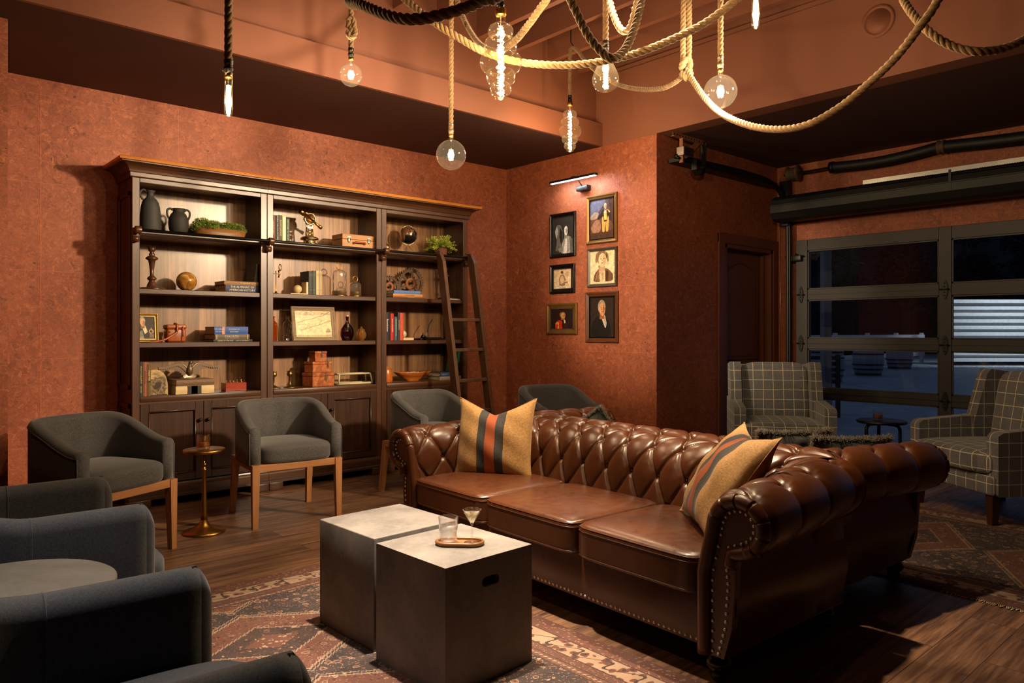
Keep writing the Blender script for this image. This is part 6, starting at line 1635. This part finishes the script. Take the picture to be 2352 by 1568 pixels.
art_m = [([(-.5, .34), (.5, .34), (.5, .5), (-.5, .5)], (206, 172, 120)), (ell(-.16, .40, .22, .09), (176, 140, 92)), (ell(-.16, .40, .18, .07), (222, 196, 146)),
         road(wob((-.46, .04), (.48, .40), 26, .018), .010, (140, 108, 68)), road(wob((-.36, -.26), (.48, .12), 30, .022), .014, (150, 116, 74)), road(wob((-.44, -.04), (.1, .0), 18, .03), .006, (150, 118, 78)), road(wob((.1, .0), (.4, .20), 12, .03), .006, (150, 118, 78)), road(wob((-.36, -.22), (-.1, -.06), 10, .03), .006, (150, 118, 78)), road(wob((.22, .38), (.46, .46), 8, .03), .014, (110, 90, 62)),
         ([(-.48, -.46), (.48, -.46), (.48, -.44), (-.48, -.44)], (150, 116, 74)), ([(.34, -.33), (.46, -.33), (.48, -.28), (.32, -.28)], (140, 104, 66)), ([(.39, -.28), (.395, -.14), (.46, -.26)], (170, 130, 88)), ([(.385, -.28), (.385, -.16), (.34, -.26)], (170, 130, 88))]
mp = picture('framed_map', 'weathered wood framed antique map leaning on the shelf', 0.405, 0.295, 0.036, MT['palewood'], None, art_m, (222, 194, 140), tr(2.975, 5.835, S2 + 0.1440) @ rot(-9, 0, 0), group=None, cat='map', depth=0.02)
text('A MAP OF', 0.010, mp, (-0.053, -0.0062, 0.096), PI / 2, 0, 0, fl(110, 84, 54)); text('LONG ISLAND', 0.0125, mp, (-0.053, -0.0062, 0.084), PI / 2, 0, 0, fl(110, 84, 54))
# picture lamp
t = thing('picture_light', 'black picture light with a white strip above the portraits', 'lamp', (XB, 4.87, 2.70), R(-90))
MB().box((-0.30, -0.175, 0.0), (0.30, -0.130, 0.022), 0.005, 2).build('bar', MT['black'], t)
MB().box((-0.285, -0.168, -0.004), (0.285, -0.140, 0.001)).build('light_strip', MT['led'], t)
MB().tube([(0.02, -0.145, 0.01), (0.02, -0.10, 0.0), (0.03, -0.06, -0.05)], 0.006, 8).build('arm', MT['steel'], t)
MB().box((-0.045, -0.062, -0.095), (0.095, -0.001, -0.045), 0.004, 2).build('driver_box', MT['black'], t)
MB().tube([(-0.03 + 0.035 * math.cos(a), -0.12, 0.022 + 0.02 * math.sin(a)) for a in [PI * k / 10 for k in range(11)]], 0.004, 6).build('cable', MT['black'], t)
# ------------------------------------------------------------------ ropes and bulbs
def rope_mesh(mb, pts, rad=0.0145, pitch=0.085, fuzz=55, seed=0, mat=0):
    P = [Vector(p) for p in pts]
    d = [0.0]
    for i in range(1, len(P)): d.append(d[-1] + (P[i] - P[i - 1]).length)
    n = max(4, int(d[-1] / 0.0075)); Q = []; j = 0
    for i in range(n + 1):
        s = d[-1] * i / n
        while j < len(d) - 2 and d[j + 1] < s: j += 1
        Q.append(P[j].lerp(P[j + 1], (s - d[j]) / max(1e-9, d[j + 1] - d[j])))
    up = None; fr = []
    for i in range(n + 1):
        t = (Q[min(i + 1, n)] - Q[max(i - 1, 0)]).normalized()
        if up is None: up = t.orthogonal()
        up = (up - t * up.dot(t)).normalized(); fr.append((t, up.copy(), t.cross(up)))
    for k in range(3):
        c = []
        for i in range(n + 1):
            a = 2 * PI * (d[-1] * i / n / pitch + k / 3); t, u, w = fr[i]
            c.append(Q[i] + (u * math.cos(a) + w * math.sin(a)) * rad * 0.50)
        mb.tube(c, rad * 0.60, 8, mat)
    rnd = random.Random(seed)
    for k in range(int(fuzz * d[-1])):
        i = rnd.randrange(n); t, u, w = fr[i]; a = rnd.uniform(0, 2 * PI); o = u * math.cos(a) + w * math.sin(a)
        p = Q[i] + o * rad * 0.9; l = rnd.uniform(0.006, 0.018); e = p + (o * 0.7 + t * rnd.uniform(-1, 1)).normalized() * l
        s = t.cross(o) * 0.0004
        mb.add([p - s, p + s, e], [[0, 1, 2]], mat)
    return mb
def rope_thing(label, pts, n=10, seed=0, ctrl=True, **k):
    mb = rope_mesh(MB(), catmull(pts, n) if ctrl else pts, seed=seed, **{'rad': 0.0165, **k})
    return tag(mb.build('rope', MT['rope']), label, 'rope', 'jute ropes swagged under the joists')
ZJ = 3.925
SW = [
 ('dark shadowed rope swag nearest the camera, sagging between two joists', [(1.20,2.52,ZJ),(1.29,2.38,2.75),(1.309,2.320,2.431),(1.244,2.110,2.309),(1.235,1.916,2.206),(1.265,1.821,2.177),(1.342,1.752,2.198),(1.441,1.730,2.254),(1.513,1.732,2.308),(1.62,1.74,2.6),(1.7,1.75,ZJ)]),
 ('long rope swag passing behind the large stacked bulb', [(1.935,3.175,3.665),(1.965,3.115,3.1),(1.995,3.075,2.933),(2.004,3.04,2.89),(2.047,2.947,2.792),(2.101,2.845,2.7),(2.165,2.76,2.63),(2.229,2.676,2.565),(2.322,2.565,2.513),(2.429,2.442,2.487),(2.519,2.334,2.482),(2.608,2.227,2.495),(2.688,2.114,2.52),(2.758,1.997,2.559),(2.817,1.877,2.605),(2.844,1.785,2.649),(2.863,1.701,2.698),(2.863,1.66,2.733),(2.893,1.61,3.0),(2.913,1.56,3.665)]),
 ('rope hanging in a deep loop behind the large stacked bulb', [(3.08,3.98,ZJ),(3.072,3.963,3.522),(3.032,3.864,3.355),(2.949,3.669,3.153),(2.809,3.392,2.949),(2.680,3.104,2.800),(2.550,2.817,2.735),(2.471,2.619,2.744),(2.440,2.512,2.774),(2.403,2.411,2.807),(2.36,2.30,3.0),(2.33,2.24,ZJ)]),
 ('rope loop hanging in front of the pear shaped bulb', [(2.04,2.05,ZJ),(2.08,2.02,2.80),(2.108,2.004,2.571),(2.130,1.985,2.496),(2.161,1.956,2.411),(2.197,1.924,2.351),(2.231,1.893,2.319),(2.304,1.895,2.365),(2.369,1.903,2.451),(2.428,1.918,2.560),(2.478,1.940,2.662),(2.53,1.96,2.95),(2.56,1.97,ZJ)]),
 ('short narrow rope loop behind the pear shaped bulb cord', [(2.88,2.47,ZJ),(2.86,2.45,3.15),(2.835,2.426,2.940),(2.813,2.379,2.818),(2.796,2.326,2.729),(2.779,2.275,2.688),(2.761,2.223,2.696),(2.737,2.178,2.753),(2.706,2.138,2.803),(2.67,2.10,3.0),(2.64,2.08,ZJ)]),
 ('long rope from the knot sagging low before the dark alcove ceiling', [(3.783,2.622,2.833),(3.744,2.549,2.737),(3.625,2.387,2.571),(3.522,2.211,2.423),(3.400,1.984,2.293),(3.328,1.780,2.218),(3.291,1.612,2.203),(3.295,1.473,2.251),(3.279,1.353,2.313),(3.258,1.238,2.382),(3.224,1.133,2.465),(3.242,1.050,2.590),(3.25,0.95,2.85),(3.26,0.9,ZJ)]),
 ('rope swag crossing the upper right corner of the photo', [(3.60,1.45,ZJ),(3.53,1.36,2.95),(3.494,1.294,2.757),(3.419,1.227,2.634),(3.366,1.140,2.509),(3.378,1.062,2.430),(3.401,0.974,2.384),(3.480,0.903,2.394),(3.545,0.844,2.430),(3.624,0.773,2.500),(3.689,0.714,2.592),(3.74,0.64,2.85),(3.78,0.60,ZJ)]),
 ('doubled rope tied up from the knot to the joist', [(3.786,2.646,2.85),(3.784,2.648,2.972),(3.786,2.645,3.25),(3.790,2.642,3.50),(3.800,2.634,3.56),(3.810,2.625,3.50),(3.811,2.623,3.25),(3.811,2.623,2.972),(3.802,2.632,2.85)]),
]
for i, (lab, pts) in enumerate(SW): rope_thing(lab, pts, 8, i)
# the knot where the swags meet
def knot(c, r, rad, seed):
    rnd = random.Random(seed); c = Vector(c); P = []
    for k in range(46):
        a = 2 * PI * k / 15.0; q = 2 * PI * k / 46
        P.append(c + Vector((r * math.cos(a) * (0.85 + .25 * math.sin(2 * q)), r * math.sin(a) * (0.85 + .2 * math.cos(3 * q)), 0.045 * math.sin(q * 1.5) + 0.022 * math.sin(a * 1.5 + 1))))
    return P
rope_thing('jute rope knot tied where the swags meet, left of the right globe bulb', catmull(knot((3.783, 2.628, 2.832), 0.030, 0.014, 1), 3), 1, 30, ctrl=False, fuzz=40)
hk = []
t = thing('rope_hook', 'small black hook in a joist holding the rope of the small stacked bulb', 'hook', (4.37, 4.139, 3.56))
MB().tube([(0, 0, 0.365), (0, 0, 0.03), (0.012, -0.008, 0.015), (0.016, -0.012, -0.004), (0.006, -0.006, -0.02), (-0.010, 0.006, -0.014)], 0.004, 6).build('hook', MT['black'], t)

# pendants
BULBS = {
 'tube': (0.046, [(0.013, 0), (0.0145, -0.012), (0.0150, -0.03), (0.0155, -0.10), (0.0155, -0.128), (0.012, -0.139), (0.006, -0.1435), (0.0, -0.1445)], 'glass_smoke'),
 'globe_s': (0.050, None, 'glass_bulb'), 'globe': (0.062, None, 'glass_bulb'),
 'bee': (0.095, None, 'glass_smoke'), 'pear': (0.046, None, 'glass_smoke')}
def globe_prof(r, neck, nl):
    p = [(neck, 0), (neck, -nl * 0.6)]; a0 = math.asin(neck / r) * 1.25
    zc = -nl - r * math.cos(a0)
    for k in range(22):
        a = a0 + (PI - a0) * k / 21; p.append((max(0, r * math.sin(a)), zc + r * math.cos(a)))
    return p, zc
def bee_prof():
    p = [(0.021, 0), (0.022, -0.030), (0.030, -0.040)]
    for (zc, r, hh) in ((0.071, 0.0565, 0.030), (0.133, 0.074, 0.034), (0.207, 0.0935, 0.042), (0.270, 0.066, 0.030), (0.325, 0.048, 0.026)):
        for k in range(9):
            a = -PI / 2 * 0.92 + PI * 0.92 * k / 8; p.append((r - hh * 0.8 * (1 - math.cos(a)), -zc - hh * math.sin(a)))
    return p + [(0.030, -0.352), (0.027, -0.366), (0.012, -0.372), (0.0, -0.372)]
def pear_prof():
    p = [(0.0135, 0), (0.015, -0.015)]
    pts = catmull([(0.015, 0, -0.015), (0.026, 0, -0.045), (0.050, 0, -0.090), (0.068, 0, -0.140), (0.060, 0, -0.178), (0.034, 0, -0.200), (0.0, 0, -0.206)], 6)
    return p + [(max(0, q.x), q.z) for q in pts]
LIGHTCOL = (1.0, 0.77, 0.48)
def bulb_light(name, loc, energy, parent, rad=0.02):
    L = bpy.data.lights.new(name, 'POINT'); L.energy = energy; L.color = LIGHTCOL; L.shadow_soft_size = rad
    o = bpy.data.objects.new(name, L); COL.objects.link(o); o.location = loc; o.parent = parent
def pendant(label, kind, p, cord=None, E=10.0, seed=0, sub=None):
    t = thing('pendant_bulb', label, 'pendant bulb', p, 0, 'rope pendants with filament bulbs')
    base = cord or [(0, 0, ZJ - p[2]), (0.004, 0.002, (ZJ - p[2]) * 0.6), (0, 0, 0.02), (0, 0, -0.004)]
    rope_mesh(MB(), catmull(base, 10), seed=seed + 40, fuzz=45).build('rope_cord', MT['rope'], t)
    sl = {'tube': 0.046, 'globe_s': 0.050, 'globe': 0.064, 'bee': 0.050, 'pear': 0.046}[kind]
    MB().lathe([(0.0155, 0.004), (0.0165, 0.0), (0.0165, -0.010), (0.0150, -0.012), (0.0150, -sl * 0.55), (0.0172, -sl * 0.58), (0.0172, -sl * 0.75), (0.0155, -sl * 0.78), (0.0155, -sl)], 24).build('socket', MT['black'] if kind != 'globe' else MT['bronze'], t)
    z = -sl
    if kind == 'bee':
        MB().lathe([(0.022, z), (0.024, z - 0.004), (0.024, z - 0.028), (0.022, z - 0.032)], 24).build('collar', MT['brass'], t); z -= 0.032
        prof = bee_prof(); fil = ('spiral', -0.05, -0.355, 0.013); mat = 'glass_smoke'; lz = (-0.10, -0.20, -0.30)
    elif kind == 'tube':
        MB().lathe([(0.0145, z), (0.0145, z - 0.018), (0.011, z - 0.02)], 20).build('collar', MT['brass'], t); z -= 0.02
        prof = BULBS['tube'][1]; fil = ('rods', -0.028, -0.132, 0.008); mat = 'glass_smoke'; lz = (-0.08,)
    elif kind == 'pear':
        prof = pear_prof(); fil = ('spiral', -0.02, -0.19, 0.011); mat = 'glass_smoke'; lz = (-0.10,)
    else:
        MB().lathe([(0.0145, z), (0.0145, z - 0.016), (0.011, z - 0.018)], 20).build('collar', MT['brass'], t); z -= 0.018
        r = {'globe_s': 0.066, 'globe': 0.095}[kind]
        if sub: r = sub
        prof, zc = globe_prof(r, 0.014, 0.020); mat = 'glass_bulb'
        fil = ('rods', zc + r * 0.34, zc - r * 0.34, 0.016); lz = (zc,)
    MB().lathe([(a, b + z) for (a, b) in prof], 40, cap=False).build('bulb_glass', MT[mat], t)
    f = MB()
    if fil[0] == 'spiral':
        n = 90; f.tube([(fil[3] * math.cos(k * 0.9), fil[3] * math.sin(k * 0.9), z + fil[1] + (fil[2] - fil[1]) * k / n) for k in range(n + 1)], 0.0026, 5)
    else:
        for k in range(6):
            a = 2 * PI * k / 6; f.tube([(fil[3] * .7 * math.cos(a), fil[3] * .7 * math.sin(a), z + fil[1]), (fil[3] * math.cos(a + .12), fil[3] * math.sin(a + .12), z + (fil[1] + fil[2]) / 2), (fil[3] * .7 * math.cos(a + .25), fil[3] * .7 * math.sin(a + .25), z + fil[2])], 0.0022, 6)
    f.build('filament', MT['filament'], t)
    MB().tube([(0, 0, z), (0, 0, z + (fil[1] if fil[0] == 'rods' else fil[2]))], 0.0022, 6).build('stem', MT['glass'], t)
    for q in lz: bulb_light('bulb_lamp', (0, 0, z + q), E / len(lz), t)
    return t
EB = 40.0
pendant('tube filament bulb on a thick rope, hanging over the left barrel chairs', 'tube', (1.078, 2.797, 2.272), E=EB * 0.7, seed=1)
t = pendant('small globe bulb on a rope with a knot, near the left beam', 'globe_s', (2.184, 3.820, 2.890), E=EB * 1.0, seed=2)
rope_mesh(MB(), catmull(knot((0.0, 0, 0.115), 0.022, 0.014, 3)[8:40], 3), seed=77, fuzz=30).build('knot', MT['rope'], t)
pendant('large globe bulb on the long rope above the end of the bookcase', 'globe', (2.859, 3.751, 2.565), E=EB * 1.1, seed=3)
pendant('large stacked honeycomb shaped bulb in the middle of the ropes', 'bee', (2.158, 2.470, 2.729), E=EB * 1.1, seed=4)
pendant('pear shaped bulb behind the rope loop', 'pear', (2.862, 2.469, 2.716), E=EB * 1.1, seed=5)
pp = (4.364, 4.144, 3.158)
pendant('smaller looking stacked bulb hung from a hook near the far corner', 'bee', pp, [(3.790 - pp[0], 2.643 - pp[1], 2.819 - pp[2]), (3.840 - pp[0], 2.732 - pp[1], 2.805 - pp[2]), (3.893 - pp[0], 2.887 - pp[1], 2.808 - pp[2]), (3.988 - pp[0], 3.137 - pp[1], 2.884 - pp[2]), (4.112 - pp[0], 3.429 - pp[1], 3.016 - pp[2]), (4.235 - pp[0], 3.722 - pp[1], 3.202 - pp[2]), (4.347 - pp[0], 3.958 - pp[1], 3.385 - pp[2]), (4.377 - pp[0], 4.065 - pp[1], 3.499 - pp[2]), (0.014, -0.012, 0.392), (0.003, -0.002, 0.350), (0, 0, 0.21), (0, 0, 0.02), (0, 0, -0.004)], E=EB * 1.3, seed=6)
pendant('globe bulb hanging before the beam on the right', 'globe', (3.470, 2.191, 2.715), E=EB * 2.2, seed=7, sub=0.087)
pendant('tube filament bulb cut off by the top edge of the photo', 'tube', (2.559, 1.464, 2.604), E=EB * 0.2, seed=8)
# light of the picture lamp
L = bpy.data.lights.new('picture_light_glow', 'AREA'); L.shape = 'RECTANGLE'; L.size = 0.55; L.size_y = 0.025; L.energy = 4.0; L.color = (0.93, 0.97, 1.0)
o = bpy.data.objects.new('picture_light_glow', L); COL.objects.link(o); o.parent = bpy.data.objects['picture_light']; o.location = (0, -0.153, -0.008); o.rotation_euler = (R(28), 0, 0)

# added spotlights, out of view, to brighten tables, bookcase, seats and portrait wall
def added_spot(label, pos, aim, energy, angle, col=(1.0, 0.76, 0.50), blend=0.9, size=0.05):
    t = thing('added_spotlight', label, 'spotlight', pos, 0, 'added black spotlights out of view')
    d = (Vector(aim) - Vector(pos)).normalized(); q = d.to_track_quat('-Z', 'Y').to_matrix().to_4x4()
    MB().lathe([(0.045, 0.02), (0.05, 0.03), (0.05, 0.15), (0.03, 0.17), (0.0, 0.17)], 24, M=q).lathe([(0.045, 0.02), (0.042, 0.05), (0.0, 0.055)], 24, M=q, cap=False).build('head', MT['black'], t)
    MB().tube([(0, 0, 0.10), (0, 0, 3.93 - pos[2])], 0.008, 8).box((-0.06, -0.03, 3.90 - pos[2]), (0.06, 0.03, 3.93 - pos[2])).build('stem', MT['black'], t)
    L = bpy.data.lights.new('added_spot_lamp', 'SPOT'); L.energy = energy; L.color = col; L.spot_size = R(angle); L.spot_blend = blend; L.shadow_soft_size = size
    o = bpy.data.objects.new('added_spot_lamp', L); COL.objects.link(o); o.parent = t; o.rotation_euler = q.to_euler()
added_spot('added unseen black spotlight aimed at the bookcase', (4.40, 0.80, 2.85), (2.2, 5.8, 1.6), 1400, 54, size=0.12)
added_spot('added unseen black spotlight aimed straight down on the concrete cubes', (1.78, 2.46, 3.62), (1.76, 2.46, 0), 1350, 40, (1.0, 0.83, 0.64), blend=1.0)
added_spot('added unseen black spotlight aimed down on the front sofa', (2.75, 2.25, 3.62), (2.8, 2.35, 0), 760, 66)
added_spot('added unseen black spotlight aimed down on the slate tub chairs', (0.36, 2.2, 3.62), (0.30, 2.2, 0), 270, 44, (1.0, 0.95, 0.90))
added_spot('added unseen black spotlight aimed at the portrait wall', (0.20, 4.35, 2.88), (5.32, 4.35, 1.75), 1150, 26, size=0.04)
# ------------------------------------------------------------------ the yard outside the glazed door
struct('ground_yard', MB().box((7.56, -30, -0.15), (80, 50, -0.02)), MT['yard'])
def frame_at(px_dir, depth):  # direction in plan, metres ahead
    return None
Fv = Vector((math.cos(R(47.985)), math.sin(R(47.985)), 0)); Rv = Vector((Fv.y, -Fv.x, 0))
# corrugated white container wall across the yard
t = thing('white_container', 'white ribbed container across the dark yard', 'container', tuple(Fv * 27.8 + Rv * 16.35)[:2] + (0,), math.atan2(Rv.y, Rv.x))
b = MB(); n = 9
prof = []
for k in range(n):
    z = 0.12 + 2.2 * k / n; h = 2.2 / n
    prof += [(0, z), (0, z + h * 0.45), (0.13, z + h * 0.55), (0.13, z + h * 0.95)]
prof += [(-0.03, 2.32), (-0.03, 2.45), (0.25, 2.45), (0.25, 0.12)]
b.prism([(p[0], p[1]) for p in prof], 0, 9.0, 'x'); b.build('ribbed_wall', MT['whitepaint'], t)
MB().box((0.1, 0.05, -0.02), (8.9, 0.22, 0.12)).build('skid', MT['black'], t)
b = MB(); rnd = random.Random(2)
for k in range(1500):
    u = rnd.uniform(13, 24); d = 26.2 + rnd.uniform(-0.5, 0.5); p = Fv * d + Rv * u; b.sphere((p.x, p.y, -0.01), rnd.uniform(0.02, 0.05), 5, 4, sc=(1, 1, 0.7))
tag(b.build('gravel', MT['whitepaint']), 'strip of pale gravel along the white container', 'gravel', kind='stuff')
def barrel(label, x, y, r=0.42, h=0.95):
    t = thing('wine_barrel', label, 'barrel', (x, y, -0.02), 0, 'barrels in the yard')
    pf = [(r * 0.80, 0), (r * 0.90, h * 0.15), (r * 0.99, h * 0.4), (r, h * 0.5), (r * 0.99, h * 0.6), (r * 0.90, h * 0.85), (r * 0.80, h), (r * 0.75, h), (r * 0.75, h - 0.03), (0, h - 0.03)]
    MB().lathe(pf, 28).build('staves', MT['barrel'], t)
    for z in (0.06, 0.2, 0.34, 0.66, 0.8, 0.94):
        rr = r * (0.80 + 0.20 * math.sin(PI * z)) + 0.012
        MB().lathe([(rr, h * z - 0.02), (rr + 0.004, h * z - 0.02), (rr + 0.004, h * z + 0.02), (rr, h * z + 0.02)], 28, cap=False).build('hoop', MT['black'], t)
p = Fv * 18.6 + Rv * (18.6 * (1898 - 1176) / 1702); barrel('wooden barrel behind the garden bench in the yard', p.x, p.y)
p = Fv * 21.5 + Rv * (21.5 * (1994 - 1176) / 1702); barrel('wooden barrel standing clear in the middle of the yard', p.x, p.y)
p = Fv * 25.3 + Rv * (25.3 * (2066 - 1176) / 1702); barrel('smaller looking wooden barrel farthest in the yard', p.x, p.y)
t = thing('rail_fence', 'pale wooden rail fence behind the barrels', 'fence', (0, 0, 0))
A = Fv * 23.5 + Rv * (23.5 * (1840 - 1176) / 1702); B_ = Fv * 30 + Rv * (30 * (2122 - 1176) / 1702)
dv = (B_ - A).normalized(); an = math.degrees(math.atan2(dv.y, dv.x)); LN = (B_ - A).length
M = tr(A.x, A.y, 0) @ rot(0, 0, an)
for z in (0.36, 1.06): MB().box((0, -0.03, z - 0.07), (LN, 0.03, z + 0.07), M=M).build('rail', MT['whitepaint'], t)
for k in range(5): MB().box((LN * k / 4 - 0.06, 0.03, -0.02), (LN * k / 4 + 0.06, 0.15, 1.2), M=M).build('post', MT['whitepaint'], t)
t = thing('garden_bench', 'dark slatted garden bench just outside the glazed door', 'bench', (10.94, 4.93, -0.02), math.atan2(0.80, -0.60))
# local x runs along the back away from us, local -y is the way it faces
for k in range(5): MB().box((0.0, -0.01, 0.50 + 0.088 * k), (1.3, 0.015, 0.555 + 0.088 * k)).build('back_slat', MT['benchwood'], t)
for x in (0.0, 1.3):
    MB().box((x - 0.03, -0.02, 0), (x + 0.03, 0.035, 0.93)).build('leg', MT['benchwood'], t)
    MB().box((x - 0.03, -0.56, 0), (x + 0.03, -0.50, 0.62)).build('leg', MT['benchwood'], t)
    MB().box((x - 0.035, -0.60, 0.62), (x + 0.035, -0.0, 0.655), 0.01, 2).build('armrest', MT['benchwood'], t)
for k in range(5): MB().box((0.0, -0.52 + 0.1 * k, 0.40), (1.3, -0.44 + 0.1 * k, 0.425)).build('seat_slat', MT['benchwood'], t)
# pale porch post and its lintel, outside the left pane
p = Fv * 8.6 + Rv * (8.6 * (1897 - 1176) / 1702)
t = thing('porch_post', 'pale square porch post with a lintel outside the left panes', 'post', (p.x, p.y, -0.02), R(-35))
MB().box((-0.045, -0.045, 0.96), (0.045, 0.045, 2.24)).box((-0.045, -0.045, 0), (0.045, 0.045, 0.96)).build('post', MT['barrel'], t)
MB().box((-1.6, -0.05, 2.2), (0.05, 0.05, 2.28)).build('lintel', MT['barrel'], t)
# trees as a dark backdrop
def tree(label, x, y, h, r, seed):
    t = thing('yard_tree', label, 'tree', (x, y, -0.02), 0, 'dark trees beyond the yard')
    MB().lathe([(0.22, 0), (0.16, h * 0.3), (0.10, h * 0.7), (0.02, h * 0.9)], 12).build('trunk', MT['bark'], t)
    rnd = random.Random(seed); b = MB()
    for k in range(12):
        a = rnd.uniform(0, 2 * PI); q = rnd.uniform(0, r * 0.7); c = (q * math.cos(a), q * math.sin(a), rnd.uniform(0.22, 0.95) * h)
        tuft_ball(b, c, r * rnd.uniform(0.4, 0.62), 420, rnd, 0.30, (1, 1, 0.9), (0,))
    b.build('crown', MT['tree'], t)
k = 0
for (px, d) in ((1835, 33), (1950, 38), (2080, 34), (2215, 40), (2345, 36)):
    p = Fv * d + Rv * (d * (px - 1176) / 1702)
    tree(['broad dark tree behind the garden bench', 'dark tree rising behind the middle barrel', 'dark tree above the far barrel', 'dark tree above the left end of the white container', 'dark tree behind the white container, near the photo edge'][k], p.x, p.y, 8.5 + (k % 3), 1.5, 100 + k); k += 1
b = MB(); rnd = random.Random(77)
for k in range(60):
    px = 1500 + 1500 * k / 59; d = 46 + rnd.uniform(-2, 2); p = Fv * d + Rv * (d * (px - 1176) / 1702)
    b.sphere((p.x, p.y, rnd.uniform(2, 4)), rnd.uniform(3.0, 4.2), 12, 8, sc=(1, 1, 1.5)); tuft_ball(b, (p.x, p.y, 4), 4.0, 260, rnd, 0.5, (1, 1, 1.6), (0,))
tag(b.build('treeline', MT['tree']), 'dark woods closing the yard behind the trees', 'woods', kind='stuff')
# flood light on the container and dusk sky
L = bpy.data.lights.new('yard_flood', 'AREA'); L.shape = 'RECTANGLE'; L.size = 5.0; L.size_y = 0.4; L.spread = R(70); L.energy = 105; L.color = (0.86, 0.94, 1.0)
o = bpy.data.objects.new('yard_flood', L); COL.objects.link(o); p = Fv * 25.2 + Rv * 19.0; o.location = (p.x, p.y, 5.2)
tg = Fv * 27.8 + Rv * 19.0; o.rotation_euler = (Vector((tg.x, tg.y, 1.0)) - Vector((p.x, p.y, 5.2))).to_track_quat('-Z', 'Y').to_euler()
W = bpy.data.worlds.new('dusk'); SC.world = W; W.use_nodes = True
bg = W.node_tree.nodes['Background']; bg.inputs[0].default_value = (0.26, 0.37, 0.64, 1); bg.inputs[1].default_value = 0.26

# ------------------------------------------------------------------ camera and render look
cam = bpy.data.cameras.new('camera'); co = bpy.data.objects.new('camera', cam); COL.objects.link(co)
co.location = (0, 0, 1.25); co.rotation_euler = (PI / 2, 0, R(47.985 - 90))
cam.sensor_width = 36; cam.sensor_fit = 'HORIZONTAL'; cam.lens = 36 * 1702.12 / 2352; cam.shift_y = -22.71 / 2352; cam.clip_start = 0.05; cam.clip_end = 200
SC.camera = co
SC.view_settings.view_transform = 'Standard'; SC.view_settings.look = 'None'; SC.view_settings.gamma = 1; SC.view_settings.use_curve_mapping = False
SC.view_settings.exposure = 0.0
cy = SC.cycles
cy.use_denoising = True
try: cy.denoiser = 'OPENIMAGEDENOISE'
except Exception: pass
cy.max_bounces = 10; cy.diffuse_bounces = 4; cy.glossy_bounces = 4; cy.transmission_bounces = 6; cy.transparent_max_bounces = 16
cy.sample_clamp_indirect = 6.0; cy.caustics_reflective = False; cy.caustics_refractive = False
cy.use_light_tree = True

# lettering becomes plain mesh
bpy.context.view_layer.update()
dg = bpy.context.evaluated_depsgraph_get()
for o in [o for o in SC.objects if o.type == 'FONT']:
    me = bpy.data.meshes.new_from_object(o.evaluated_get(dg)); n_ = o.name; p_ = o.parent; ml = o.matrix_local.copy()
    bpy.data.objects.remove(o, do_unlink=True)
    q = bpy.data.objects.new('title', me); COL.objects.link(q); q.parent = p_; q.matrix_local = ml
